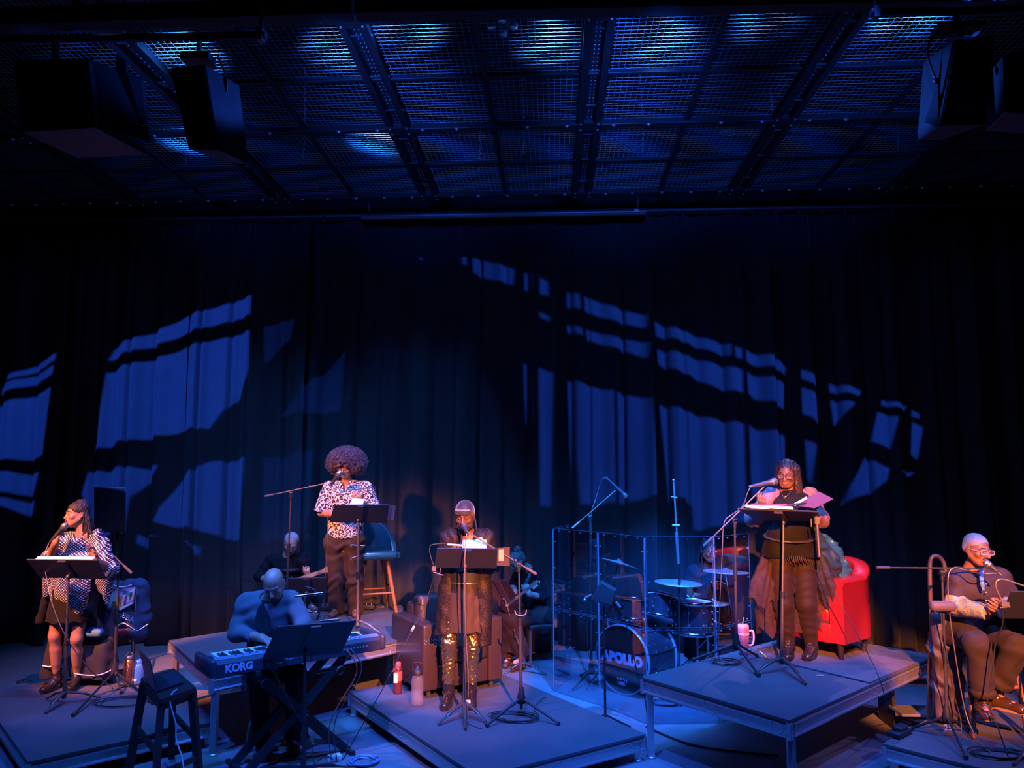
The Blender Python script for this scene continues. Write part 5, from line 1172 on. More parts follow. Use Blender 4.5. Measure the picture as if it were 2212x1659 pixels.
# ---- singer's stands (left)
B = G(138, 1521, Z2); Y = B.y
music_stand('music stand before the singer in the studded poncho', B, [D(58, 1207, Y - .10), D(211, 1208, Y - .08), D(230, 1249, Y + .06), D(88, 1246, Y + .04)], tips(B, (97, 1543), (218, 1510), (100, 1512)), m_pole=M['pole'])
o = MB().rbox((D(62, 1208, Y - .04) + D(208, 1209, Y - .02)) / 2 + V((0, .03, .0)), (.52, .01, .06), Euler((-1.0, 0, 0)).to_matrix(), .002, 1).build('sheet_music', M['paper']); top(o, 'sheets of paper on the singer\'s music stand at left', 'paper')
B = G(246, 1485, Z2); Y = B.y
t = mic_stand('microphone stand with an empty boom right of the singer in the poncho', B, D(256, 1228, Y), (D(284, 1238, Y + .02), D(196, 1152, Y - .12)), tips(B, (157, 1549), (333, 1522), (262, 1500)))
MB().cyl(D(196, 1152, Y - .12), D(194, 1143, Y - .12), .012).build('clip', M['matte'], t)
coil('coiled black cable at the foot of the singer\'s microphone stand', G(262, 1518, Z2), .20, .16, 4, seed=1)
microphone('hand-held microphone in the raised hand of the singer in the poncho', D(140, 1136, 6.76), D(108, 1172, 6.80), 1.08)
cable('cable hanging from the singer\'s hand-held microphone', [D(106, 1174, 6.80), D(98, 1190, 6.78), D(94, 1215, 6.72), D(101, 1250, 6.5), D(108, 1290, 6.45), D(125, 1340, 6.45), D(142, 1375, 6.45), D(160, 1405, 6.5), D(205, 1460, 6.6), G(240, 1482, Z2 + .01)], .004, M['cop'])
cable('black cable running over the left riser from the stand to its back', [G(250, 1490, Z2 + .005), G(280, 1478, Z2 + .005), G(310, 1474, Z2 + .005)], .004)
# ---- Afro performer's stands
B = G(772, 1362, Z6 + .0) ; Y = B.y
mm, c, n = music_stand('music stand in front of the curly-haired performer', B, [D(722, 1090, Y - .08), D(840, 1089, Y - .08), D(836, 1129, Y + .05), D(712, 1127, Y + .05)], tips(B, (735, 1366), (822, 1370), (776, 1345)), m_pole=M['cop'])
o = MB().prism([D(838, 1091, Y - .06), D(855, 1093, Y - .06), D(850, 1124, Y + .04), D(834, 1124, Y + .04)], V((0, .008, 0))).build('folder', mat('lilac_card', (.32, .28, .42), .6)); top(o, 'lilac folder sticking out right of the curly-haired performer\'s stand', 'folder')
b = MB(); b.rbox(D(772, 1086, Y - .02), (.13, .03, .10), Euler((-.9, .1, 0)).to_matrix(), .006, 2); o = b.build('open_book', M['paper']); top(o, 'open white book on the curly-haired performer\'s music stand', 'book')
t = thing('clip_light', 'slim clip-on light bar above the curly-haired performer\'s music stand', 'lamp', D(790, 1057, Y + .0))
MB().cyl(D(771, 1058, Y - .02), D(811, 1052, Y - .02), .006).cyl(D(792, 1061, Y - .02), D(812, 1057, Y - .02), .005).build('arm', M['chrome'], t); MB().tube([D(811, 1052, Y - .02), D(806, 1070, Y), D(790, 1088, Y)], .004, 6, 2).build('stem', M['matte'], t)
B = G(617, 1342, Z6); Y = B.y
t = mic_stand('tall microphone stand left of the curly-haired performer', B, D(629, 1068, Y), (D(573, 1072, Y), D(700, 1045, Y - .15)), tips(B, (590, 1358), (660, 1352), (612, 1325)))
MB().ball(D(669, 1052, Y - .1), .018).build('knob', M['matte'], t)
microphone('microphone on a boom at the curly-haired performer\'s chin', D(733, 1023, 8.22), D(716, 1046, 8.27), 1.25)
cable('cable looping down from the curly-haired performer\'s microphone', [D(715, 1048, 8.27), D(710, 1060, 8.22), D(709, 1090, 8.17), D(708, 1160, 8.17), D(703, 1240, 8.17), D(699, 1300, 8.22), G(697, 1336, Z6 + .005), G(690, 1342, Z6 + .005)], .004, M['cop'])
cable('dark cable wound around the curly-haired performer\'s music stand', [D(777 + (1.4 if k % 2 else -1.2), 1130 + k * 10.5, 7.72) for k in range(21)], .006, M['cable'], 1)
# ---- centre performer's stands
B = G(1003, 1545, Z2); Y = B.y
mm, c, n = music_stand('music stand in front of the performer with gold trousers', B, [D(944, 1183, Y - .08), D(1075, 1184, Y - .08), D(1073, 1226, Y + .05), D(938, 1225, Y + .05)], tips(B, (946, 1568), (1050, 1562), (1005, 1578)))
b = MB(); b.rbox(D(1025, 1179, Y - .02), (.20, .03, .11), Euler((-.8, 0, .05)).to_matrix(), .006, 2); b.prism([D(1015, 1172, Y + .0), D(1040, 1160, Y + .02), D(1048, 1172, Y + .02), D(1042, 1182, Y)], V((0, .004, 0))); o = b.build('loose_pages', M['paper']); top(o, 'crumpled white pages on the stand of the performer with gold trousers', 'paper')
o = MB().prism([D(1074, 1184, Y - .05), D(1101, 1182, Y - .04), D(1101, 1223, Y + .06), D(1073, 1222, Y + .05)], V((0, .008, 0))).build('folder', mat('dark_rose_folder', (.16, .11, .13), .5)); top(o, 'dark folder sticking out right of the centre music stand', 'folder')
MB().prism([D(1077, 1188, Y - .058), D(1088, 1187, Y - .058), D(1088, 1212, Y + .01), D(1077, 1212, Y + .01)], V((0, .004, 0))).build('page', M['paper'], o)
t = thing('clip_light', 'gooseneck clip light with glowing bar on the centre music stand', 'lamp', D(965, 1176, Y - .03))
MB().tube([D(943, 1236, Y - .05), D(934, 1215, Y - .05), D(927, 1190, Y - .04), D(929, 1177, Y - .04), D(945, 1175, Y - .03), D(968, 1174, Y - .03)], .0055, 7, 2).build('gooseneck', M['matte'], t)
MB().rbox(D(994, 1178, Y - .03), (.215, .03, .016), Euler((0, .07, 0)).to_matrix(), .006, 2).build('light_bar', mat('lit_bar_rose', (.8, .5, .45), .4), t)
MB().box(D(938, 1228, Y - .06), (.03, .03, .035)).cyl(D(936, 1236, Y - .07), D(958, 1243, Y - .07), .004).cyl(D(950, 1239, Y - .07), D(952, 1227, Y - .07), .004).build('clamp', M['cop'], t)
cable('thin cable with inline switch dropping from the centre clip light to the floor', [D(940, 1238, Y - .06), D(930, 1270, Y - .05), D(917, 1310, Y - .1), D(893, 1357, Y - .2), D(865, 1410, Y - .35), D(840, 1465, Y - .55), D(800, 1535, Y - .9), G(760, 1608, .01), G(740, 1640, .01)], .0035, M['cable'])
MB().rbox(D(892, 1358, Y - .2), (.018, .018, .05), Euler((0, .45, 0)).to_matrix(), .005, 2).build('inline_switch', M['paper'], bpy.data.objects[[o.name for o in bpy.data.objects if o.name.startswith('cable')][-1]])
B = G(1126, 1548, Z2); Y = B.y
t = mic_stand('microphone stand right of the performer with gold trousers', B, D(1121, 1222, Y), (D(1158, 1240, Y + .1), D(1008, 1148, Y - .10)), tips(B, (1050, 1571), (1208, 1567), (1126, 1530)), clutch=.62)
MB().ball(D(1114, 1211, Y), .014).build('knob', M['dim_steel'], t); MB().tube([D(1112, 1318, Y - .02), D(1114, 1328, Y - .03), D(1125, 1331, Y - .03), D(1136, 1328, Y - .03), D(1137, 1318, Y - .02)], .008, 6, 2).build('drink_ring', M['dim_steel'], t)
microphone('microphone at the mouth of the performer in the head wrap', D(1003, 1137, 6.50), D(1009, 1152, 6.40), 1.0)
cable('cable hanging from the head-wrapped performer\'s microphone', [D(1008, 1153, 6.38), D(1004, 1190, 6.32), D(1003, 1300, 6.32), D(1008, 1400, 6.32), D(1012, 1470, 6.32), D(1010, 1540, 6.32), G(1010, 1562, Z2 + .005), G(1040, 1573, Z2 + .005)], .0045, M['cop'])
coil('coiled dark cable under the microphone stand right of the gold trousers', G(1110, 1552, Z2), .19, .12, 6, seed=3, tail=[G(1150, 1530, Z2 + .01), G(1172, 1508, Z2 + .02), G(1180, 1506, Z2 + .01)])
MB_ = MB().rbox(G(1012, 1528, Z2) + V((0, -.06, .05)), (.045, .03, .05), None, .006, 2).build('power_plug', M['paper']); top(MB_, 'small white plug at the foot of the centre music stand', 'plug')
# ---- right woman's stands
B = G(1690, 1448, Z6); Y = B.y
mm, c, n = music_stand('wide flat music stand in front of the woman with glasses', B, [D(1593, 1097, Y - .08), D(1768, 1103, Y - .08), D(1757, 1123, Y + .22), D(1634, 1121, Y + .22)], tips(B, (1630, 1458), (1742, 1481), (1700, 1440)), thick=.014)
b = MB()
Yd = Y - .02
for (x0, x1, z, m_) in ((1612, 1660, 1093, 0), (1655, 1712, 1094, 0)): b.prism([D(x0, z, Yd + .1), D(x1, z + 3, Yd + .1), D(x1 + 2, z + 7, Yd - .08), D(x0 - 2, z + 3, Yd - .08)], V((0, 0, .012)))
o = b.build('script_pages', M['paper']); top(o, 'white script pages lying on the wide stand of the woman with glasses', 'paper')
o = MB().prism([D(1712, 1091, Yd + .05), D(1770, 1063, Yd + .1), D(1800, 1078, Yd - .05), D(1760, 1098, Yd - .08)], V((0, .01, .004))).build('open_folder', M['book']); top(o, 'open maroon folder held up at the right of the wide stand', 'folder')
MB().prism([D(1712, 1090, Yd + .03), D(1742, 1073, Yd + .08), D(1744, 1077, Yd + .05), D(1718, 1093, Yd - .0)], V((0, .004, .002))).build('page', M['paper'], o)
o = MB().tube([D(1622, 1089, Yd), D(1700, 1090, Yd)], .007, 6).build('clip_light', M['book']); top(o, 'slim dark reading light lying over the pages at right', 'lamp')
t = thing('desk_lamp', 'gooseneck lamp clipped to the right end of the wide stand', 'lamp', D(1765, 1120, Y))
MB().tube([D(1702, 1091, Yd), D(1730, 1087, Yd - .03), D(1752, 1088, Y + .05), D(1763, 1100, Y + .02), D(1765, 1118, Y)], .006, 7, 2).build('gooseneck', M['matte'], t)
MB().box(D(1764, 1124, Y), (.035, .03, .06)).cyl(D(1752, 1120, Y), D(1753, 1138, Y), .006).build('clamp', M['cop'], t); MB().cyl(D(1765, 1130, Y), D(1770, 1203, Y), .010).build('tube_stem', M['cop'], t)
cable('thin black cable dropping from the right gooseneck lamp to the floor', [D(1770, 1203, Y), D(1780, 1240, Y), D(1830, 1330, Y - .1), D(1880, 1420, Y - .4), D(1910, 1490, Y - .8), G(1920, 1560, .01)], .003)
B = G(1592, 1430, Z6); Y = B.y
t = mic_stand('microphone stand left of the woman with glasses', B, D(1587, 1128, Y), (D(1520, 1180, Y), D(1650, 1052, Y - .12)), tips(B, (1497, 1428), (1640, 1463), (1636, 1420)), clutch=.6)
microphone('microphone at the mouth of the woman with glasses', D(1673, 1040, 6.60), D(1625, 1050, 6.58), 1.15)
cable('cable from the right woman\'s microphone coiling around its boom', [D(1623, 1050, 6.58), D(1615, 1062, 6.58), D(1606, 1095, 6.62), D(1580, 1112, 6.66), D(1562, 1125, 6.66), D(1561, 1180, 6.66), D(1556, 1280, 6.66), D(1552, 1380, 6.68), G(1550, 1425, Z6 + .005), G(1575, 1432, Z6 + .005)], .004, M['cop'])
coil('coiled cable at the foot of the right microphone stand', G(1570, 1432, Z6), .13, .09, 4, seed=5)
# ---- seated man's stands
B = G(2048, 1592, Z2); Y = B.y
t = mic_stand('microphone stand with a level boom before the seated man', B, D(2035, 1240, Y), (D(1893, 1226, Y - .02), D(2128, 1228, Y + .02)), tips(B, (1968, 1577), (2088, 1642), (2100, 1583)), clutch=.45, m=M['pole'])
text('25', .06, t, D(2048, 1572, Y - .04), CR, V((0, 0, 1)), M['paper'])
microphone('microphone in front of the seated man\'s mouth', D(2132, 1217, 6.02), D(2156, 1237, 5.98), 1.0)
cable('cable looping along the level boom to the seated man\'s microphone', [D(2156, 1238, 5.98), D(2120, 1240, 6.0), D(2085, 1232, Y), D(2062, 1224, Y), D(2048, 1235, Y), D(2047, 1280, Y - .02), D(2055, 1360, Y - .02), D(2066, 1430, Y), D(2075, 1490, Y), D(2090, 1560, Y), G(2120, 1610, Z2 + .01), G(2140, 1625, Z2 + .01)], .0048, M['cop'])
cable('second cable hanging beside the level-boom stand', [D(2032, 1302, Y - .02), D(2033, 1340, Y - .02), D(2046, 1420, Y - .02), D(2060, 1500, Y), D(2078, 1560, Y), G(2076, 1598, Z2 + .01)], .0042, M['pole'])
coil('coiled black cable lying at the seated man\'s feet', G(2155, 1632, Z2), .17, .11, 6, seed=8)
o = MB().rbox(D(2036, 1310, Y - .03), (.19, .07, .075), None, .03, 3).build('rolled_pouch', mat('brown_pouch', (.12, .085, .09), .6)); top(o, 'rolled brown pouch fixed to the level-boom microphone stand', 'pouch')
MB().box(D(2036, 1299, Y - .03), (.17, .01, .006)).build('zip', M['bolt'], o)
B = G(2250, 1630, Z2); Y = B.y
mm, c, n = music_stand('music stand cut by the right edge before the seated man', B, [D(2183, 1276, Y - .1), D(2330, 1276, Y - .1), D(2320, 1335, Y + .06), D(2160, 1334, Y + .06)], tips(B, (2190, 1655), (2300, 1650), (2250, 1600)))
t = thing('clip_light', 'gooseneck clip light over the music stand at the right edge', 'lamp', D(2165, 1290, Y))
MB().tube([D(2172, 1308, Y - .08), D(2160, 1290, Y - .08), D(2150, 1268, Y - .08), D(2152, 1254, Y - .08), D(2165, 1250, Y - .08), D(2190, 1258, Y - .08), D(2230, 1272, Y - .08)], .0065, 7, 2).build('gooseneck', M['cop'], t)
MB().box(D(2170, 1305, Y - .1), (.05, .03, .03)).cyl(D(2160, 1313, Y - .1), D(2182, 1311, Y - .1), .005).build('clamp', M['cop'], t)
cable('cable hanging from the right-edge gooseneck to the stage', [D(2166, 1310, Y - .08), D(2168, 1350, Y - .06), D(2150, 1385, Y), D(2146, 1430, Y), D(2140, 1490, Y), D(2130, 1510, Y), D(2140, 1530, Y), G(2180, 1640, Z2 + .01)], .005)
o = MB().rbox(G(1946, 1590, Z2) + V((0, .02, .022)), (.22, .10, .04), Euler((0, 0, .75)).to_matrix(), .012, 3).rbox(G(1946, 1590, Z2) + V((0.01, .02, .055)), (.13, .07, .04), Euler((.1, 0, .75)).to_matrix(), .015, 3).build('foot_pedal', M['matte']); top(o, 'small black foot pedal at the left corner of the right low riser', 'pedal')
# ---- stand in front of the keyboard player
B = G(655, 1690, 0); Y = B.y
mm, c, n = music_stand('large double music stand in front of the keyboard player', B, [D(600, 1352, Y - .12), D(771, 1338, Y - .12), D(738, 1408, Y + .08), D(566, 1424, Y + .08)], tips(B, (520, 1668), (760, 1660), (655, 1640)), m_pole=M['black_metal'])
o = MB().prism([D(690, 1341, Y - .08), D(732, 1337, Y - .08), D(731, 1345, Y - .06), D(690, 1350, Y - .06)], V((0, .02, 0))).build('open_book', M['paper']); top(o, 'open white music book on the keyboard player\'s stand', 'book')
t = thing('clip_light', 'curved gooseneck lamp with a tube shade over the keyboard player\'s stand', 'lamp', D(687, 1338, Y + .1))
MB().tube([D(684, 1340, Y + .1), D(692, 1318, Y + .1), D(690, 1290, Y + .1), D(678, 1272, Y + .1), D(660, 1268, Y + .1)], .007, 8, 2).build('gooseneck', M['black_metal'], t); MB().cyl(D(638, 1288, Y + .1), D(698, 1281, Y + .1), .010).build('tube_shade', M['chrome'], t)
# ================================================================= FURNITURE AND INSTRUMENTS
class LF:
    """local frame: x to its right, y to its back, z up; faces -y"""
    def __init__(s, o, ang): s.o = V(o); s.R = Matrix.Rotation(ang, 3, 'Z')
    def __call__(s, x, y, z=0): return s.o + s.R @ V((x, y, z))
def between(a, b):
    """frame whose front edge runs from a (its left) to b (its right)"""
    a, b = V(a), V(b); m = (a + b) / 2; return LF(m, atan2((b - a).y, (b - a).x)), (b - a).length
M['brown_leather'] = mat('brown_leather', (.055, .032, .026), .38, 0, .15, 20, .12, 120, coat=.15)
M['red_leather'] = mat('red_leather', (.36, .014, .016), .38, 0, .1, 15, .1, 140, coat=.15)
M['teal'] = mat('teal_leather', (.015, .10, .14), .28, 0, .12, 15, .06, 150, coat=.3)
M['wood_or'] = mat('stool_wood', (.30, .12, .05), .45, 0, .25, 12, .05, 80)
M['wood_dark'] = mat('dark_wood', (.035, .018, .014), .5, 0, .3, 12, .05, 80)
# ---- brown leather armchair on the centre riser
f, W = between((-1.13, 6.92, Z2), (-.52, 7.34, Z2)); W = .82
t = thing('armchair', 'dark brown leather armchair behind the performer with gold trousers', 'armchair', f(0, .38))
aw = .155
for s_ in (-1, 1):
    MB().rbox(f(s_ * (W / 2 - aw / 2), .34, .345), (aw, .72, .57), f.R, .025, 3).build('arm', M['brown_leather'], t)
MB().rbox(f(0, .62, .42), (W - 2 * aw + .01, .18, .62), f.R, .04, 3).build('back_frame', M['brown_leather'], t)
MB().rbox(f(0, .50, .62), (W - 2 * aw - .01, .17, .38), f.R @ Euler((-.12, 0, 0)).to_matrix(), .06, 4).build('back_cushion', M['brown_leather'], t)
MB().rbox(f(0, .22, .35), (W - 2 * aw - .012, .48, .17), f.R, .04, 3).build('seat_cushion', M['brown_leather'], t)
MB().rbox(f(0, .28, .165), (W - 2 * aw - .004, .58, .20), f.R, .015, 2).build('base', M['brown_leather'], t)
for x_, y_ in ((-.32, .05), (.32, .05), (-.32, .62), (.32, .62)): MB().cyl(f(x_, y_, 0), f(x_, y_, .08), .02, .028).build('leg', M['dim_steel'], t)
b = MB()
for k in range(8):
    for j in range(2): b.ball(f(-W / 2 + .02 + k * .016, -.021, .50 - j * .03 - (k % 2) * .01), .0035, n=4)
b.build('studs', M['bolt'], t, kind='stuff')
# ---- red tub armchair
f = LF((2.19, 6.99, Z6), atan2(6.33 - 6.78, 2.37 - 1.96))
t = thing('tub_armchair', 'bright red leather tub armchair behind the woman with glasses', 'armchair', f(0, .33))
def tub(f, rx, ry, yc, y0, th, zlo, zf, zb, name, m, t, roll=.0, n=40):
    prof_n = 10; vs = []; path = []
    L1 = yc - y0
    for i in range(n + 1):
        u = i / n; 
        if u < .2: x_, y_, nx_, ny_ = rx, y0 + L1 * u / .2, 1, 0; h = 0
        elif u > .8: x_, y_, nx_, ny_ = -rx, yc - L1 * (u - .8) / .2, -1, 0; h = 0
        else:
            a = (u - .2) / .6 * pi; x_, y_ = rx * cos(a), yc + ry * sin(a); l_ = sqrt((cos(a) / rx) ** 2 + (sin(a) / ry) ** 2); nx_, ny_ = cos(a) / rx / l_, sin(a) / ry / l_; h = abs(sin(a)) ** .8
        zt = zf + (zb - zf) * h; sec = []
        for (o, z) in ((-th / 2, zlo), (th / 2, zlo), (th / 2, zt - th * .55), (th / 2 + roll, zt - th * .30), (th * .42 + roll * .8, zt - th * .08), (0, zt), (-th * .42, zt - th * .08), (-th / 2, zt - th * .35)): sec.append(f(x_ + nx_ * o, y_ + ny_ * o, z))
        vs += sec
    k = 8; fs = [(i * k + j, i * k + (j + 1) % k, (i + 1) * k + (j + 1) % k, (i + 1) * k + j) for i in range(n) for j in range(k)]
    b = MB(); b.add(vs, fs, True); b.add(vs, [tuple(range(k - 1, -1, -1)), tuple(range(n * k, n * k + k))]); return b.build(name, m, t, bevel=.006)
tub(f, .29, .28, .36, -.02, .125, .14, .68, .80, 'shell', M['red_leather'], t, .015)
MB().rbox(f(0, .24, .36), (.45, .50, .15), f.R, .05, 4).build('seat_cushion', M['red_leather'], t)
MB().rbox(f(0, .22, .21), (.46, .47, .16), f.R, .012, 2).build('base', M['red_leather'], t)
for x_, y_ in ((-.29, .03), (.29, .03), (-.24, .52), (.24, .52)): MB().cyl(f(x_, y_, 0), f(x_ * .98, y_, .15), .020, .032, 10).build('leg', M['wood_dark'], t)
o = MB().rbox(f(-.02, .42, .58), (.34, .10, .30), f.R @ Euler((-.25, 0, 0)).to_matrix(), .05, 4).build('cushion', mat('grey_cushion', (.32, .30, .36), .8)); top(o, 'pale grey cushion in the red tub armchair', 'cushion')
# satin jacket over the left arm of the chair
S = SDF(.008); q = lambda px, py, y: D(px, py, y)
S.path([q(1775, 1165, 7.02), q(1795, 1195, 7.02), q(1812, 1232, 7.0), q(1822, 1262, 6.95)], [.06, .085, .09, .05], .05, (V((0, 1, 0)), .6)); S.path([q(1790, 1225, 7.02), q(1798, 1290, 6.98), q(1792, 1330, 6.96)], [.06, .06, .05], .05, (V((0, 1, 0)), .6)); S.ripple(.011, 85, (.45, .2, 1), 1.6, .4)
jk = thing('satin_jacket', 'shiny blue-green satin jacket draped on the red tub armchair', 'jacket', f(-.2, .2, .5)); S.mesh('cloth', mat('teal_satin', (.06, .22, .26), .2, .5, .5, 14, .3, 60, coat=.5), jk)
S = SDF(.008); S.path([q(1778, 1240, 7.0), q(1782, 1290, 6.95), q(1790, 1340, 6.92)], [.07, .075, .05], .05, (V((0, 1, 0)), .6)); S.ripple(.010, 95, (1, .2, .4), 1.8, 1.4); S.mesh('lining', mat('dark_lining', (.03, .022, .03), .25, .2, .4, 14, .3, 60, coat=.5), jk)
# ---- teal bar stool
f = LF((D(806, 1330, 8.8).x, 8.8, Z6), radians(24))
t = thing('bar_stool', 'teal leather bar stool with orange wooden legs behind the curly-haired performer', 'stool', f(0, 0))
tub(f, .235, .22, .02, -.16, .05, .60, .66, 1.0, 'shell', M['teal'], t, .004)
MB().rbox(f(0, -.02, .63), (.45, .44, .085), f.R, .04, 4).build('seat', M['teal'], t)
lg = [((-.12, -.12), (-.22, -.22)), ((.12, -.12), (.22, -.22)), ((.12, .12), (.22, .22)), ((-.12, .12), (-.22, .22))]
for a, c in lg: MB().cyl(f(c[0], c[1], 0), f(a[0], a[1], .60), .017, .023, 10).build('leg', M['wood_or'], t)
for k, z in enumerate((.22, .27, .22, .27)):
    a, c = lg[k]; a2, c2 = lg[(k + 1) % 4]; u = z / .6; p = [c[i] + (a[i] - c[i]) * u for i in (0, 1)]; p2 = [c2[i] + (a2[i] - c2[i]) * u for i in (0, 1)]
    MB().cyl(f(p[0], p[1], z), f(p2[0], p2[1], z), .010).build('rung', M['wood_or'], t)
# ---- chair with coats behind the singer
f = LF((-4.36, 7.50, Z2), radians(-62))
t = thing('side_chair', 'chair with red seat, chrome legs, covered in coats behind the singer in the poncho', 'chair', f(0, 0))
MB().rbox(f(0, 0, .44), (.48, .46, .08), f.R, .03, 3).build('seat', mat('dark_red_vinyl', (.14, .012, .02), .4), t)
MB().rbox(f(0, .22, .72), (.42, .05, .28), f.R @ Euler((-.1, 0, 0)).to_matrix(), .03, 3).build('backrest', mat('dark_red_vinyl_b', (.14, .012, .02), .4), t)
for x_ in (-.21, .21):
    for y_ in (-.21, .22): MB().cyl(f(x_ * 1.05, y_ * 1.1, 0), f(x_, y_, .42), .012).build('leg', M['chrome'], t)
    MB().cyl(f(x_, .22, .42), f(x_, .23, .84), .012).build('back_post', M['chrome'], t)
Yj = 7.46
jk = thing('draped_jacket', 'navy jersey jacket with bright block letters hung over the chair back at left', 'jacket', D(280, 1385, Yj)); nv = cloth('navy_jersey', (.03, .05, .10), .7)
S = SDF(.008); S.path([D(250, 1270, Yj), D(300, 1270, Yj + .05)], [.07, .09], .04, (V((0, 1, 0)), .9)); S.path([D(258, 1285, Yj), D(255, 1320, Yj - .02)], [.10, .10], .05, (V((0, 1, 0)), .6)); S.path([D(295, 1280, Yj + .05), D(298, 1330, Yj + .05), D(300, 1365, Yj + .04)], [.11, .11, .09], .06, (V((0, 1, 0)), .75)); S.path([D(268, 1330, Yj - .02), D(285, 1362, Yj - .02)], [.10, .08], .05, (V((0, 1, 0)), .8)); S.ripple(.009, 50, (.7, .1, .7), 1.6, .3)
S.mesh('jersey_cloth', nv, jk)
wh = M['paper']; org = mat('orange_block', (.75, .20, .05), .6); pur = mat('purple_block', (.20, .08, .35), .6); lav_ = mat('lilac_block', (.45, .35, .6), .6)
yy = Yj - .115
def patch(name, pts, m, d=0): MB().prism([D(a, b_, yy - d) for a, b_ in pts], V((0, .012, 0))).build(name, m, jk)
patch('letter_panel', [(238, 1278), (292, 1268), (286, 1306), (262, 1318), (232, 1314)], lav_); patch('letter_block', [(240, 1281), (254, 1278), (250, 1306), (236, 1312)], wh, .004); patch('letter_block', [(241, 1300), (250, 1299), (249, 1316), (240, 1317)], org, .008)
patch('letter_block', [(256, 1290), (264, 1288), (262, 1314), (254, 1317)], org, .006); patch('letter_block', [(266, 1286), (278, 1278), (276, 1300), (262, 1310)], wh, .004); patch('letter_block', [(270, 1288), (275, 1285), (272, 1303), (266, 1306)], pur, .008); patch('letter_block', [(280, 1276), (291, 1271), (286, 1296), (275, 1302)], wh, .004); patch('letter_block', [(282, 1280), (287, 1277), (283, 1294), (278, 1298)], org, .008); patch('letter_bar', [(258, 1313), (288, 1300), (286, 1304), (258, 1319)], wh, .01)
text('.BBA', .075, jk, D(275, 1334, yy - .008), V((1, 0, -.45)), V((.3, 0, 1)), mat('pale_blue_print', (.3, .45, .75), .6))
MB().tube([D(241, 1262, yy), D(256, 1268, yy), D(272, 1268, yy), D(284, 1263, yy)], .005, 6, 2).tube([D(254, 1352, yy), D(266, 1344, yy - .01), D(280, 1353, yy), D(296, 1364, yy - .01), D(308, 1356, yy), D(320, 1348, yy + .08)], .004, 6, 2).build('white_piping', wh, jk)
cb = thing('draped_robe', 'long dark robe with white hem stripes falling from the chair seat to the stage', 'robe', D(180, 1480, 7.2)); Yr = 7.2
S = SDF(.009); S.path([D(205, 1370, Yr + .1), D(190, 1420, Yr), D(185, 1468, Yr)], [.16, .15, .14], .06, (V((0, 1, 0)), .6)); S.path([D(235, 1330, Yr + .1), D(240, 1390, Yr + .05), D(243, 1455, Yr + .05)], [.07, .06, .05], .05, (V((0, 1, 0)), .8)); S.path([D(225, 1400, Yr), D(212, 1478, Yr - .05)], [.07, .05], .05); S.path([D(125, 1370, Yr), D(105, 1460, Yr - .02)], [.07, .075], .06); S.path([D(130, 1365, Yr + .05), D(200, 1362, Yr + .1)], [.09, .10], .05); S.ripple(.014, 46, (1, .1, .15), 1.1, .8); S.plane((0, 0, Z2 + .06), (0, 0, -1)); S.mesh('robe_cloth', cloth('charcoal_robe', (.035, .03, .04), .8), cb)
MB().tube([D(92, 1438, Yr - .1), D(105, 1441, Yr - .12), D(118, 1438, Yr - .12)], .006, 6, 1).tube([D(160, 1455, Yr - .12), D(185, 1459, Yr - .12), D(212, 1459, Yr - .1), D(230, 1453, Yr - .07), D(246, 1444, Yr)], .005, 6, 1).build('white_stripe', wh, cb)
o = MB().rbox(D(204, 1366, Yr - .08), (.14, .12, .07), Euler((.1, .1, .3)).to_matrix(), .03, 3).build('folded_scarf', mat('blue_white_scarf', (.12, .30, .50), .7, 0, .5, 90)); top(o, 'folded light-blue scarf on the coat-covered chair', 'scarf')
# bottles by the chair
p = G(277, 1481, Z2); t = thing('travel_mug', 'tall copper-coloured travel mug beside the coat-covered chair', 'mug', p)
MB().lathe(p, [(.0001, 0), (.042, 0), (.045, .02), (.046, .235), (.042, .24), (.0001, .24)], 24).build('body', mat('hammered_copper', (.62, .28, .16), .25, .9, .3, 40, .5, 70), t); MB().lathe(p, [(.044, .24), (.045, .265), (.03, .275), (.0001, .275)], 24).tube([p + V((-.03, 0, .27)), p + V((-.02, 0, .295)), p + V((.02, 0, .295)), p + V((.03, 0, .27))], .006, 6, 2).build('lid', M['dim_steel'], t)
M['blue_plastic'] = mat('blue_clear_plastic', (.10, .30, .60), .15, 0, .1, 20, alpha=.75)
p = G(298, 1477, Z2); t = thing('water_jug', 'squat translucent blue water jug with a handle beside the copper mug', 'jug', p)
MB().lathe(p, [(.0001, 0), (.058, 0), (.062, .02), (.062, .15), (.05, .18), (.04, .19), (.0001, .19)], 20).build('body', M['blue_plastic'], t); MB().lathe(p, [(.042, .19), (.042, .22), (.0001, .225)], 16).build('lid', M['blue_plastic'], t)
MB().tube([p + V((.05, -.01, .17)), p + V((.085, -.01, .15)), p + V((.085, -.01, .06)), p + V((.055, -.01, .04))], .008, 6, 2).build('handle', M['blue_plastic'], t); MB().box(p + V((.005, -.063, .05)), (.03, .003, .02)).build('label', M['paper'], t)
p = G(50, 1476, Z2); b = MB(); b.tube([p + V((-.08, .02, .01)), p + V((-.04, .05, .02)), p + V((0, 0, .02)), p + V((-.05, -.04, .01)), p + V((.03, -.03, .02)), p + V((.08, .02, .01)), p + V((.03, .05, .02)), p + V((-.02, .0, .03))], .010, 6, 2, flat=.5); o = b.build('sunglasses_case', M['matte']); o.name = 'crumpled_strap'; top(o, 'small dark crumpled strap lying on the left riser', 'strap')
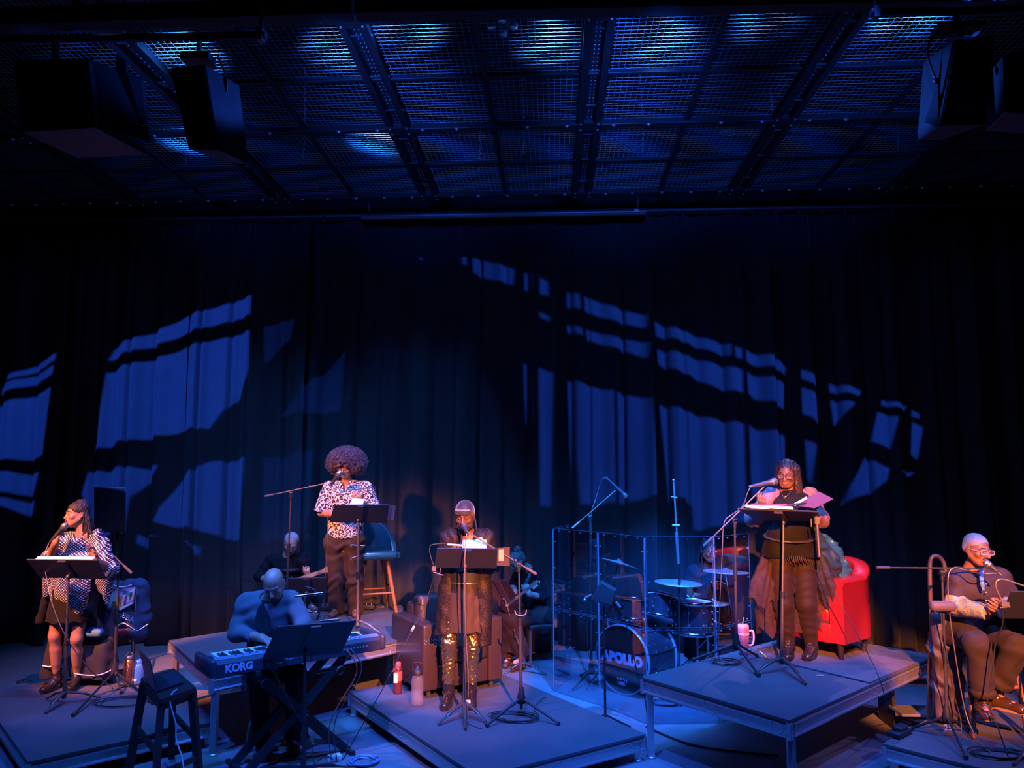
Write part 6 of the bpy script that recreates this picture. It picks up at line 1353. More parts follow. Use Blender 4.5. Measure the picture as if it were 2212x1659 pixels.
# ---- dark wooden stool with open laptop
c4 = [G(304, 1464, .70), G(347, 1510, .70), G(424, 1484, .70), G(384, 1453, .70)]; c4[3] = c4[0] + c4[2] - c4[1]
ctr = (c4[0] + c4[2]) / 2; t = thing('wooden_stool', 'tall dark wooden stool holding a laptop, front left', 'stool', (ctr.x, ctr.y, 0)); dz = V((0, 0, .035))
MB().prism([p - dz for p in c4], dz).build('seat', M['wood_dark'], t, bevel=.006)
fe = [ctr + (p - ctr) * 1.30 for p in c4]; tp = [ctr + (p - ctr) * .86 for p in c4]
for a, c in zip(tp, fe): MB().bar((c.x, c.y, 0), (a.x, a.y, .67), .045).build('leg', M['wood_dark'], t)
for i in range(4):
    for z in ((.24,) if i % 2 else (.36,)):
        u = z / .67; a = fe[i] * (1 - u) + tp[i] * u; c = fe[(i + 1) % 4] * (1 - u) + tp[(i + 1) % 4] * u; MB().bar((a.x, a.y, z), (c.x, c.y, z), .022, .035).build('rung', M['wood_dark'], t)
    a = tp[i]; c = tp[(i + 1) % 4]; MB().bar((a.x, a.y, .64), (c.x, c.y, .64), .02, .05).build('apron', M['wood_dark'], t)
lt = thing('laptop', 'open laptop standing on the dark wooden stool', 'laptop', (ctr.x, ctr.y, .703)); M['space'] = mat('laptop_grey', (.10, .11, .14), .3, .7, .05, 20)
h0, h1 = c4[0] * .96 + ctr * .04, c4[1] * .96 + ctr * .04; dr = (c4[3] - c4[0]).normalized(); h0.z = h1.z = .704; hl = h1 - h0; bw = dr * .24
k0 = (h0 + h1) / 2; e1 = hl.normalized() * .165
b4 = [k0 - e1, k0 + e1, k0 + e1 + bw, k0 - e1 + bw]; MB().prism(b4, V((0, 0, .014))).build('base', M['space'], lt, bevel=.002)
b = MB()
for r in range(6):
    for c in range(14): p = k0 - e1 + e1 * 2 * ((c + .9) / 15.2) + bw * ((r + .6) / 11.2) + V((0, 0, .0145)); b.box(p, (.016, .013, .002), Matrix.Rotation(atan2(dr.y, dr.x), 3, 'Z'))
b.build('keys', M['matte'], lt, kind='stuff'); MB().prism([k0 - e1 * .35 + bw * .62, k0 + e1 * .35 + bw * .62, k0 + e1 * .35 + bw * .95, k0 - e1 * .35 + bw * .95], V((0, 0, .0146))).build('trackpad', M['space'], lt)
lid_up = V((0, 0, .225)) - dr * .06; MB().prism([k0 - e1 + V((0, 0, .014)), k0 + e1 + V((0, 0, .014)), k0 + e1 + lid_up, k0 - e1 + lid_up], -dr * .008).build('lid', mat('laptop_lid', (.035, .04, .11), .3, .5, .05, 20), lt, bevel=.002)
cb0 = V((c4[1].x * .6 + c4[2].x * .4, c4[1].y * .6 + c4[2].y * .4, 0))
cable('pale laptop cable hanging down the front of the dark wooden stool', [cb0 + V(q) for q in ((-.02, .06, .712), (-.02, -.012, .71), (-.02, -.04, .66), (.02, -.04, .56), (.03, -.03, .5), (.035, -.04, .42), (.10, -.05, .3), (.16, -.1, .02), (.26, -.05, .01))], .005, mat('pale_cable', (.5, .55, .6), .4))
# ---- workstation keyboard on an X stand
A_ = V((-2.37, 5.45, .745)); Bv = V((-1.40, 6.33, .745)); f = LF(((A_ + Bv) / 2), atan2((Bv - A_).y, (Bv - A_).x)); KW = (Bv - A_).length
t = thing('keyboard_workstation', 'long electronic keyboard with KORG lettering on its rear panel', 'keyboard', f(0, .17, 0)); M['korg'] = mat('keyboard_silver', (.35, .40, .46), .35, .5, .08, 20); M['korgd'] = mat('keyboard_dark', (.05, .055, .07), .4, .2, .1, 30)
# rear panel (to the audience), case, keys, end caps
b = MB(); b.prism([f(-KW / 2, 0, 0), f(-KW / 2, 0, .085), f(-KW / 2, .035, .11), f(-KW / 2, .085, .115), f(-KW / 2, .095, .085), f(-KW / 2, .36, .075), f(-KW / 2, .36, .0)], f(KW / 2, 0, 0) - f(-KW / 2, 0, 0)); b.build('case', M['korgd'], t, bevel=.005)
MB().prism([f(-KW / 2, .030, .107), f(KW / 2, .030, .107), f(KW / 2, .085, .117), f(-KW / 2, .085, .117)], V((0, 0, .004))).build('top_panel', M['korg'], t)
for s_ in (-1, 1): MB().rbox(f(s_ * (KW / 2 + .02), .18, .06), (.05, .38, .125), f.R, .025, 3).build('end_cap', M['korgd'], t)
nk = 44; kw = (KW - .10) / nk
for k in range(nk):
    x_ = -KW / 2 + .05 + (k + .5) * kw; MB().box(f(x_, .20, .098), (kw * .92, .20, .018), f.R).build('white_key', M['keyw'] if 'keyw' in M else M.setdefault('keyw', mat('key_white', (.85, .85, .83), .3, 0, 0)), t)
    if k % 7 not in (2, 6): MB().box(f(x_ + kw / 2, .155, .113), (kw * .55, .11, .014), f.R).build('black_key', M['matte'], t)
pr_ = mat('print_blue_white', (.55, .62, .72), .5); text('KORG', .074, t, f(-KW / 2 + .16, -.003, .046), f.R @ V((1, 0, 0)), V((0, 0, 1)), pr_, 'maker_lettering', .002, 'CENTER', 0, .95, .0025)
text('MUSIC WORKSTATION', .030, t, f(.02, -.003, .055), f.R @ V((1, 0, 0)), V((0, 0, 1)), pr_, 'model_lettering', .001, spacing=1.15); text('SAMPLER', .018, t, f(-.21, -.003, .03), f.R @ V((1, 0, 0)), V((0, 0, 1)), pr_, 'model_lettering', .001)
b = MB()
for k in range(12): b.box(f(.28 + k * .02, .045 + (k % 2) * .02, .116), (.012, .012, .008), f.R)
for k in range(6): b.cyl(f(-.5 + k * .05, .06, .114), f(-.5 + k * .05, .06, .128), .010, n=10)
b.build('buttons', M['bolt'], t, kind='stuff'); MB().box(f(-.12, .06, .117), (.16, .045, .004), f.R).build('display', M['matte'], t)
b = MB()
for k in range(9): b.cyl(f(.30 + k * .028, -.001, .05), f(.30 + k * .028, -.007, .05), .007, n=8)
b.build('sockets', M['bolt'], t, kind='stuff')
t = thing('keyboard_stand', 'black double-braced X-shaped stand under the keyboard', 'keyboard stand', f(0, .18, -.745))
for yk in (.06, .30):
    for s_ in (-1, 1):
        for o_ in (-.022, .022): MB().bar(f(s_ * .36 + o_, yk, -.02), f(-s_ * .40 + o_, yk + .01, -.73), .026, .03).build('strut', M['matte'], t)
for s_ in (-1, 1):
    MB().bar(f(s_ * .36, -.03, -.015), f(s_ * .36, .40, -.015), .035, .03).build('support_arm', M['matte'], t); MB().bar(f(s_ * .40, -.05, -.73), f(s_ * .40, .42, -.73), .035, .03).build('foot_bar', M['matte'], t)
    MB().lathe(f(s_ * .30, -.0, -.10), [(.028, -.01), (.034, 0), (.028, .01)], 18, f.R @ V((0, 1, 0))).build('lock_ring', M['dim_steel'], t)
MB().cyl(f(0, .03, -.38), f(0, .34, -.38), .03).build('pivot', M['matte'], t)
for k, (x_, c) in enumerate(((-.30, 0), (.34, 1), (.38, 2))):
    cable(['black cable plugged into the left of the keyboard rear', 'copper-red cable plugged into the right of the keyboard rear', 'grey cable plugged in at the far right of the keyboard rear'][k], [f(x_, -.006, .05), f(x_ + .02, -.05, .02), f(x_ + .10, -.06, -.12), f(x_ + .22 - .3 * (k > 0), -.05, -.34), f(x_ + .34 - .5 * (k > 0), -.04, -.5), f(x_ + .36 - .5 * (k > 0), -.1, -.738)], .004, [M['pole'], mat('copper_red_cable', (.35, .08, .05), .5), M['dim_steel']][c])
p = D(585, 1500, 6.42); t = thing('keyboard_bench', 'padded black bench under the keyboard player', 'bench', (p.x, p.y, 0)); c = V((p.x, p.y, .50))
MB().rbox(c, (.52, .34, .08), f.R, .03, 3).build('seat', M['matte'], t)
for sx in (-1, 1):
    for sy in (-1, 1): MB().tube([c + f.R @ V((sx * .2, sy * .12, -.03)), c + f.R @ V((sx * .17, sy * .12, -.2)), c + f.R @ V((sx * .24, sy * .16, -.34)), V((c.x, c.y, .012)) + f.R @ V((sx * .25, sy * .17, 0))], .014, 8, 2).build('leg', M['dim_steel'], t)
coil('tangled pale blue cables on the floor below the keyboard, front', G(785, 1648, .0), .12, .09, 6, .005, mat('pale_blue_cable', (.25, .32, .42), .4), 11)
o = MB().rbox(G(722, 1644, 0) + V((0, 0, .025)), (.10, .06, .05), Euler((0, 0, .5)).to_matrix(), .01, 2).build('power_adapter', M['paper']); top(o, 'pale power adapter on the floor beside the tangled cables', 'power adapter')
cable('brown-grey cable arching to the power adapter on the floor', [G(672, 1659, .01), G(690, 1640, .05), G(706, 1632, .1), G(718, 1640, .05)], .006, M['pole'])
# ---- guitars
def guitar(label, body_c, neck_d, n, scale=1.0, col_=(.02, .02, .02), L=.62, headc=(.55, .38, .22), fret=True, electric=True):
    """neck_d: along the neck, n: towards the viewer"""
    c = V(body_c); d = V(neck_d).normalized(); n = V(n); n = (n - d * n.dot(d)).normalized(); x = d.cross(n); s = scale; P = lambda u, v, w=0: c + (d * u + x * v + n * w) * s
    t = thing('electric_guitar' if electric else 'small_guitar', label, 'guitar', c); out = []
    for i in range(36):
        a = 2 * pi * i / 36; u = cos(a) * .21; w_ = sin(a) * (.155 + .03 * -cos(a)) * (1 - .28 * math.exp(-((u - .03) / .07) ** 2)); out.append(P(u - .0, w_, -.02))
    MB().prism(out, n * .042 * s).build('body', mat('guitar_finish', col_, .15, 0, .1, 10, coat=1), t, bevel=.006); hm = mat('maple_neck', headc, .35, 0, .15, 20)
    MB().prism([P(.14, -.028, .022), P(.14, .028, .022), P(L, .021, .022), P(L, -.021, .022)], n * .02 * s).build('neck', hm, t)
    MB().prism([P(L, -.022, .018), P(L + .02, -.04, .018), P(L + .16, -.03, .018), P(L + .18, .0, .018), P(L + .15, .03, .018), P(L + .03, .03, .018), P(L, .022, .018)], n * .015 * s).build('headstock', hm, t)
    b = MB()
    for k in range(14): u = .2 + (L - .2) * (1 - (1 - k / 14) ** 1.4); b.box(P(u, 0, .043), (.002, .002, .002)); b.bar(P(u, -.026, .043), P(u, .026, .043), .003, .002)
    b.build('frets', M['bolt'], t, kind='stuff'); b = MB()
    for k in range(6): v = -.018 + k * .0072; b.cyl(P(-.08, v, .03), P(L + .03, v * .9, .046), .0009, n=4)
    b.build('strings', M['bolt'], t, kind='stuff'); b = MB()
    for k in range(6): b.cyl(P(L + .04 + k * .02, .03, .025), P(L + .04 + k * .02, .055, .025), .004, n=6).ball(P(L + .04 + k * .02, .06, .025), .008, n=4)
    b.build('tuning_pegs', M['bolt'], t, kind='stuff'); MB().box(P(-.08, 0, .03), (.05 * s, .02 * s, .03 * s)).build('bridge', M['bolt'], t); return t
a, c = D(598, 1268, 8.66), D(690, 1237, 8.66); guitar('pale-necked electric guitar held by the grey-haired guitarist', a, c - a, V((0, -1, .1)), .92)
a, c = D(1104, 1302, 8.68), D(1152, 1264, 8.56); guitar('small dark guitar held by the seated woman with the bun', a, c - a, V((-.3, -1, .2)), .62, (.03, .015, .012), .50, (.35, .18, .1), True, False)
B = G(652, 1345, Z6) + V((0, .0, 0)); Y = B.y
music_stand('music stand in the dark before the grey-haired guitarist', B, [D(622, 1248, Y - .05), D(706, 1246, Y - .05), D(703, 1284, Y + .06), D(626, 1286, Y + .06)], tips(B, (632, 1352), (672, 1352), (655, 1338)))
B = G(1132, 1452, 0); Y = B.y
music_stand('music stand in front of the seated woman with the bun', B, [D(1054, 1251, Y + .1), D(1095, 1252, Y - .05), D(1122, 1296, Y + .02), D(1080, 1310, Y + .16)], tips(B, (1090, 1456), (1180, 1459), (1135, 1440)), m_desk=mat('stand_plum', (.07, .035, .05), .5))
f6 = LF(D(1170, 1435, 9.08) * 1, radians(-70)); f6.o.z = 0
t = thing('wicker_chair', 'dark chair with woven openwork back under the woman with the bun', 'chair', f6(0, 0))
MB().rbox(f6(0, 0, .44), (.46, .44, .05), f6.R, .015, 2).build('seat', M['matte'], t)
for x_, y_ in ((-.2, -.2), (.2, -.2), (-.2, .2), (.2, .2)): MB().bar(f6(x_, y_, 0), f6(x_, y_, .43 if y_ < 0 else .88), .025).build('leg', M['dim_steel'], t)
b = MB()
for k in range(11):
    for j in range(12): b.box(f6(-.17 + j * .031, .2, .52 + k * .033), (.022, .008, .012), f6.R @ Euler((0, .3 * (1 if (j + k) % 2 else -1), 0)).to_matrix())
b.build('woven_back', M['dim_steel'], t, kind='stuff')
f3 = LF(D(622, 1340, 9.05), 0); f3.o.z = Z6; t = thing('guitarist_stool', 'plain dark stool under the grey-haired guitarist', 'stool', f3(0, 0)); MB().lathe(f3(0, 0, 0), [(.0001, .40), (.17, .40), (.18, .42), (.18, .44), (.15, .455), (.0001, .455)], 20).build('seat', M['matte'], t)
for k in range(4): a = k * pi / 2 + .5; MB().cyl(f3(.2 * cos(a), .2 * sin(a), 0), f3(.12 * cos(a), .12 * sin(a), .42), .012).build('leg', M['dim_steel'], t)
for (px, py, lab) in ((709, 1316, 'small black effects pedal left of the curly-haired performer\'s feet'), (792, 1314, 'black effects board right of the curly-haired performer\'s feet')):
    p = G(px, py + 2, Z6); t = thing('effects_pedal', lab, 'pedal', p); MB().rbox(p + V((0, 0, .03)), (.20, .12, .05), None, .008, 2).build('case', M['matte'], t)
    for k in range(3): MB().cyl(p + V((-.06 + k * .06, -.02, .055)), p + V((-.06 + k * .06, -.02, .075)), .008).build('knob', M['bolt'], t)
# ---- pink tumbler, rug, pens on the high right riser
p = G(1606, 1414, Z6); t = thing('pink_tumbler', 'glittery pink tumbler with handle and straw on the high right riser', 'tumbler', p); M['pink'] = mat('pink_glitter', (.62, .20, .26), .35, .1, .35, 220, .4, 300)
MB().lathe(p, [(.0001, 0), (.036, 0), (.038, .03), (.041, .09), (.052, .12), (.054, .225), (.052, .23)], 26).build('body', M['pink'], t); MB().lathe(p, [(.0545, .17), (.0548, .172), (.0548, .185), (.0545, .187)], 26).build('band', mat('pale_rose', (.8, .6, .58), .4), t)
MB().lathe(p, [(.053, .228), (.054, .245), (.04, .255), (.0001, .255)], 24).build('lid', mat('pink_lid', (.7, .4, .45), .3, alpha=.9), t); MB().tube([p + V((.052, 0, .20)), p + V((.085, 0, .205)), p + V((.095, 0, .17)), p + V((.09, 0, .10)), p + V((.068, 0, .075)), p + V((.045, 0, .08))], .009, 8, 2).build('handle', mat('pale_handle', (.7, .45, .45), .4), t); MB().cyl(p + V((.0, 0, .25)), p + V((.012, 0, .315)), .006).build('straw', M['wood_or'], t)
rg = [G(1879, 1476, Z6), G(1977, 1433, Z6), G(1745, 1386, Z6), G(1636, 1419, Z6)]
rgm = mat('rug_grey', (.15, .12, .115), .95, 0, .5, 90, .9, 70); o = MB().prism(rg, V((0, 0, .008))).build('rug', rgm); top(o, 'grey textured rug under the red tub armchair', 'rug')
a, c = G(1642, 1408, Z6 + .014), G(1654, 1418, Z6 + .014); t = thing('highlighter_pen', 'white-and-yellow pen lying beside the lace-up boots on the rug edge', 'pen', a); MB().cyl(a, a * .4 + c * .6, .006).build('barrel', M['paper'], t); MB().cyl(a * .4 + c * .6, c, .007).build('cap', mat('yellow_cap', (.8, .5, .05), .4), t)
p = G(1771, 1460, Z6); o = MB().box(p + V((0, 0, .004)), (.05, .012, .006)).build('paper_scrap', M['paper']); top(o, 'tiny white paper scrap on the high right riser near the rug', 'paper')
# ---- bottles on the centre riser
p = G(859, 1497, Z2); t = thing('red_bottle', 'dark red steel bottle with orange strap and white tag on the centre riser', 'bottle', p)
MB().lathe(p, [(.0001, 0), (.036, 0), (.038, .01), (.038, .21), (.028, .235), (.0001, .235)], 22).build('body', mat('dark_red_steel', (.16, .03, .025), .35, .3), t); MB().lathe(p, [(.0395, .11), (.04, .112), (.04, .19), (.0395, .192)], 22).build('sleeve', mat('orange_red_sleeve', (.65, .10, .05), .6), t)
MB().lathe(p, [(.027, .235), (.027, .262), (.018, .272), (.0001, .272)], 16).build('lid', mat('red_lid', (.5, .08, .06), .4), t); MB().tube([p + V((-.01, -.03, .22)), p + V((-.05, -.035, .19)), p + V((-.075, -.035, .15))], .013, 6, 1, flat=.3).build('strap', mat('red_strap', (.55, .07, .05), .6), t); MB().box(p + V((-.012, -.042, .14)), (.034, .003, .085)).build('tag', M['paper'], t)
p = G(901, 1523, Z2); t = thing('clear_bottle', 'large clear water bottle with black loop lid beside the armchair', 'bottle', p); M['clear'] = mat('clear_plastic', (.45, .45, .5), .08, 0, 0, alpha=.16, spec=.8)
MB().lathe(p, [(.0001, 0), (.050, 0), (.054, .01), (.054, .20), (.046, .235), (.036, .25)], 24).build('body', M['clear'], t); MB().lathe(p, [(.0001, .006), (.049, .006), (.049, .13), (.0001, .13)], 20).build('water', mat('bottle_water', (.3, .3, .35), .05, 0, 0, alpha=.18), t)
MB().lathe(p, [(.040, .25), (.042, .285), (.03, .295), (.018, .30), (.016, .32), (.0001, .325)], 18).build('lid', M['matte'], t); MB().tube([p + V((-.042, 0, .26)), p + V((-.046, 0, .33)), p + V((-.03, 0, .35)), p + V((.03, 0, .35)), p + V((.046, 0, .33)), p + V((.042, 0, .26))], .005, 6, 2).build('loop_handle', M['matte'], t)
# ---- bar stool with backrest tube and coat (right edge)
f = LF((D(2108, 1560, 6.4).x, 6.45, Z2), radians(14)); t = thing('bar_chair', 'bar chair with bent brown back tube under the seated man at right', 'chair', f(0, 0))
MB().rbox(f(0, .0, .66), (.42, .40, .07), f.R, .03, 3).build('seat', M['wood_dark'], t)
for x_, y_ in ((-.17, -.2), (.22, -.2), (-.17, .19), (.22, .19)): MB().bar(f(x_ * 1.2, y_ * 1.2, 0), f(x_, y_, .64), .03).build('leg', M['wood_or'], t)
MB().cyl(f(-.19, -.215, .335), f(.235, -.215, .335), .015).build('footrest', M['wood_or'], t)
q = lambda px, py: D(px, py, 6.68); MB().tube([q(2013, 1360), q(2010, 1300), q(2008, 1230), q(2010, 1206), q(2020, 1199), q(2034, 1206), q(2042, 1225), q(2048, 1300), q(2052, 1360)], .017, 10, 2).cyl(q(2012, 1345), f(-.15, .16, .64), .014).build('back_tube', mat('brown_tube', (.16, .10, .09), .4, .3), t)
S = SDF(.009); Yc = 6.5; q = lambda px, py, dy=0: D(px, py, Yc + dy); S.path([q(2030, 1338), q(2036, 1372), q(2035, 1400), q(2040, 1470), q(2038, 1545)], [.07, .085, .095, .085, .09], .06, (V((0, 1, 0)), .8)); S.path([q(2062, 1355, -.03), q(2058, 1400, -.03), q(2062, 1470, 0), q(2060, 1560, 0)], [.06, .06, .055, .05], .06); S.ripple(.014, 48, (1, .1, .45), 1.8, .6); S.plane((0, 0, Z2 + .03), (0, 0, -1))
cm = mat('coat_brown_blue', (.07, .045, .05), .6, 0, .5, 6, .3, 60); 
t = thing('hanging_coat', 'long brown coat with blue-lit folds hanging from the bar chair at right', 'coat', (q(2040, 1575).x, Yc, Z2)); S.mesh('coat_cloth', cm, t)
# ---- drum shield: hinged clear panels in two tiers
M['plexi'] = bpy.data.materials.new('clear_acrylic'); m_ = M['plexi']; m_.use_nodes = True; nt = m_.node_tree; nt.nodes.clear(); N = nt.nodes
out = N.new('ShaderNodeOutputMaterial'); mx = N.new('ShaderNodeMixShader'); tr_ = N.new('ShaderNodeBsdfTransparent'); gl = N.new('ShaderNodeBsdfGlossy'); fr = N.new('ShaderNodeFresnel'); ml = N.new('ShaderNodeMath'); ml.operation = 'MULTIPLY'; ml.inputs[1].default_value = .4
tr_.inputs[0].default_value = (.86, .90, .97, 1); gl.inputs['Roughness'].default_value = .02; fr.inputs[0].default_value = 1.5
nt.links.new(fr.outputs[0], ml.inputs[0]); nt.links.new(ml.outputs[0], mx.inputs[0]); nt.links.new(tr_.outputs[0], mx.inputs[1]); nt.links.new(gl.outputs[0], mx.inputs[2]); nt.links.new(mx.outputs[0], out.inputs[0])
M['edge'] = mat('acrylic_edge', (.10, .13, .20), .2, 0, 0)
sp = [V((.17, 8.42)), V((-.01, 7.93)), V((.42, 7.48)), V((.80, 6.97)), V((1.42, 7.03)), V((1.82, 7.38))]
t = thing('drum_shield', 'clear acrylic drum shield of hinged panels around the drum kit', 'drum shield', (.9, 7.4, 0))
for i in range(len(sp) - 1):
    a, c = sp[i], sp[i + 1]; d = (c - a).normalized(); a = a + d * .012; c = c - d * .012
    for z0, z1 in ((.01, .795), (.815, 1.60)):
        q_ = MB().prism([V((a.x, a.y, z0)), V((c.x, c.y, z0)), V((c.x, c.y, z1)), V((a.x, a.y, z1))], V((-d.y, d.x, 0)) * .006).build('panel', M['plexi'], t)
        b = MB(); P4_ = [V((a.x, a.y, z0)), V((c.x, c.y, z0)), V((c.x, c.y, z1)), V((a.x, a.y, z1))]
        for k in range(4): b.bar(P4_[k], P4_[(k + 1) % 4], .0024)
        b.build('panel_edge', M['edge'], q_); b = MB(); n_ = V((-d.y, d.x, 0))
        for k in range(4): 
            u = (k + .5) / 4; p = a * (1 - u) + c * u
            for z in (z0 + .02, z1 - .02): b.cyl(V((p.x, p.y, z)) - n_ * .006, V((p.x, p.y, z)) + n_ * .008, .004, n=8)
        for k in range(3):
            for p in (a + d * .02, c - d * .02): z = z0 + (z1 - z0) * (k + .5) / 3; b.cyl(V((p.x, p.y, z)) - n_ * .006, V((p.x, p.y, z)) + n_ * .008, .0045, n=8)
        b.build('panel_bolts', M['bolt'], q_, kind='stuff')
for p in sp[1:-1]: MB().cyl((p.x, p.y, 0), (p.x, p.y, 1.59), .004, n=8).build('hinge_strip', mat('clear_hinge', (.3, .35, .45), .25, 0, 0, alpha=.4) if 'hng' not in M else M['hng'], t)
# ---- drums
M['shell'] = mat('drum_shell_dark', (.035, .03, .04), .22, 0, .3, 8, .05, 40, coat=.8); M['headk'] = mat('drum_head_black', (.012, .012, .016), .3, 0, .1, 10, coat=.3); M['headw'] = mat('drum_head_white', (.6, .62, .66), .5, 0, .1, 15); M['hoopb'] = mat('hoop_pale', (.45, .55, .62), .25, .5, 0)
def drum(name, label, c, axis, r, L, head_top, lugs=8, hoop=None, cat='drum', rim=.018):
    c = V(c); axis = V(axis).normalized(); t = thing(name, label, cat, c)
    MB().lathe(c, [(r, 0), (r, L)], 40, axis).build('shell', M['shell'], t)
    for z in (0, L):
        MB().lathe(c + axis * z, [(r + .004, -rim), (r + .014, -rim), (r + .014, rim), (r + .004, rim), (r + .004, -rim)], 40, axis).build('hoop', hoop or M['chrome'], t)
        MB().lathe(c + axis * z, [(.0001, .004 if z else -.004), (r + .004, .004 if z else -.004)], 40, axis).build('drum_head', head_top if z == 0 else M['headw'], t)
    x, y, z_ = frame(axis)
    for k in range(lugs):
        a = 2 * pi * (k + .5) / lugs; d = x * cos(a) + y * sin(a); p = c + d * (r + .016); MB().cyl(p + axis * -rim, p + axis * (L + rim), .004, n=6).rbox(c + d * (r + .008) + axis * (L * .3), (.022, .022, .03), None, .006, 1).rbox(c + d * (r + .008) + axis * (L * .7), (.022, .022, .03), None, .006, 1).build('tension_lug', M['chrome'], t, kind='stuff')
    return t
bc = D(1344, 1424, 7.86); bc.z = .335; ax = V((.69, .72, 0)); tg = V((.72, -.69, 0)); r = .32
t = drum('bass_drum', 'bass drum with black front head lettered APOLLO', bc, ax, r, .45, M['headk'], 10, M['hoopb'])
pl = mat('print_lilac_blue', (.62, .60, .85), .5); fnt = -ax * .009
wd = [.0, .115, .225, .345, .43, .505]; 
for k, (chh, wx) in enumerate(zip('APOLLO', (-.205, -.125, -.035, .048, .115, .20))):
    text(chh, .125, t, bc + tg * wx + V((0, 0, .005 - .010 * 0)) + fnt, tg, V((0, 0, 1)), pl, 'letter', .001, 'CENTER', 0, 1.0, .009)
cr = bc + V((0, 0, -.21)) + fnt; b = MB(); pts = [(-.05, -.03), (-.058, .03), (-.03, .008), (-.022, .035), (0, .01), (.022, .035), (.03, .008), (.058, .03), (.05, -.03)]
b.tube([cr + tg * x_ + V((0, 0, z_)) for x_, z_ in pts], .0035, 5, closed=True); b.build('crown_mark', pl, t); text('REMO', .026, t, cr + V((0, 0, -.013)), tg, V((0, 0, 1)), pl, 'maker_lettering', .001, offset=.001)
MB().lathe(bc + tg * .13 + V((0, 0, -.12)) + fnt, [(.0001, 0), (.058, 0), (.062, -.002), (.066, .001)], 28, -ax).build('port_hole', M['cable'], t)
for s_ in (-1, 1): MB().cyl(bc + ax * .08 + tg * s_ * .28 + V((0, 0, -.1)), bc + ax * -.03 + tg * s_ * .40 + V((0, 0, -.315)), .009).build('spur', M['chrome'], t)
up = V((-.10, -.16, 1)); drum('rack_tom', 'small rack tom above the bass drum, left of the pair', bc + ax * .13 + tg * -.03 + V((.06, 0, .37)), V((.08, .12, 1)), .125, .20, M['headw'], 6)
drum('rack_tom', 'rack tom tilted to the drummer, right of the pair above the bass drum', bc + ax * .25 + tg * .10 + V((.14, .02, .38)), V((.25, .35, 1)), .145, .22, M['headw'], 6)
sc_ = D(1497, 1352, 8.12); drum('floor_tom', 'floor tom with bright rim before the drummer', sc_ + V((0, 0, -.06)), V((.02, .02, 1)), .19, .30, M['headw'], 8)
s2 = D(1440, 1375, 8.4); drum('snare_drum', 'snare drum behind the rack toms', s2 + V((.05, 0, .10)), V((0, .05, 1)), .165, .14, M['headw'], 8)
def stand_legs(t, base, h, top_, r=.011, m=None, spread=.28, z0=.0):
    MB().cyl((base.x, base.y, .10), (base.x, base.y, h), r, n=10).build('lower_tube', m or M['chrome'], t)
    if top_ is not None: MB().cyl((base.x, base.y, h - .02), top_, r * .75, n=10).build('upper_tube', m or M['chrome'], t)
    MB().cyl((base.x, base.y, h - .04), (base.x, base.y, h + .03), r * 1.8, n=10).build('clamp', M['chrome'], t)
    for k in range(3): a = 2 * pi * k / 3 + base.x * 3; e = V((base.x + spread * cos(a), base.y + spread * sin(a), .012)); MB().bar((base.x, base.y, .32), e, .016, .006).ball(e, .014).build('leg', m or M['chrome'], t)
def cymbal(label, c, n, r, base, name='cymbal', m=None):
    c = V(c); n = V(n).normalized(); t = thing(name, label, 'cymbal', (base.x, base.y, 0)); stand_legs(t, base, .65, c - n * .03)
    MB().lathe(c, [(.006, .022), (.03, .018), (.04, .008), (r * .6, -.004), (r, -.014), (r, -.0155), (r * .6, -.006), (.04, .005), (.006, .018)], 48, n).build('plate', m or mat('bronze_cymbal', (.62, .58, .50), .55, .75, .2, 30, .05, 100), t); MB().cyl(c - n * .02, c + n * .06, .005).lathe(c, [(.0001, .022), (.018, .022), (.018, .034), (.0001, .04)], 12, n).build('wing_nut', M['chrome'], t)
p = D(1336, 1214, 8.1); cymbal('crash cymbal seen edge-on left of the drummer, high over the bass drum', p, V((.28, .12, 1)), .225, V((p.x - .12, p.y - .02, 0)))
p = D(1465, 1256, 7.95); cymbal('large ride cymbal lit pale blue in front of the drummer', p, V((.05, -.02, 1)) , .235, V((p.x + .18, p.y + .02, 0)))
p = D(1568, 1232, 8.35); cymbal('thin cymbal seen edge-on at the right of the drummer', p, V((.03, .02, 1)), .24, V((p.x + .10, p.y + .25, 0)))
p = D(1540, 1300, 8.4); cymbal('pair of hi-hat cymbals low at the right of the drummer', p, V((0, -.02, 1)), .17, V((p.x + .02, p.y + .05, 0)), 'hi_hat')
for k, (a, c) in enumerate(((D(1484, 1286, 8.5), D(1548, 1345, 8.3)), (D(1552, 1254, 8.5), D(1568, 1262, 8.3)))): o = MB().cyl(a, c, .008, .006).build('drumstick', mat('stick_pale', (.6, .55, .45), .5)); top(o, ['pale drumstick in the drummer\'s left-hand side fist, pointing down', 'drumstick in the hand nearer the thin edge-on cymbal'][k], 'drumstick')
f7 = D(1530, 1420, 8.95); t = thing('drum_throne', 'round black drum throne under the drummer', 'stool', (f7.x, f7.y, 0)); MB().lathe((f7.x, f7.y, 0), [(.0001, .42), (.17, .42), (.18, .45), (.17, .49), (.0001, .50)], 20).build('seat', M['matte'], t); stand_legs(t, V((f7.x, f7.y, 0)), .42, None, .014)
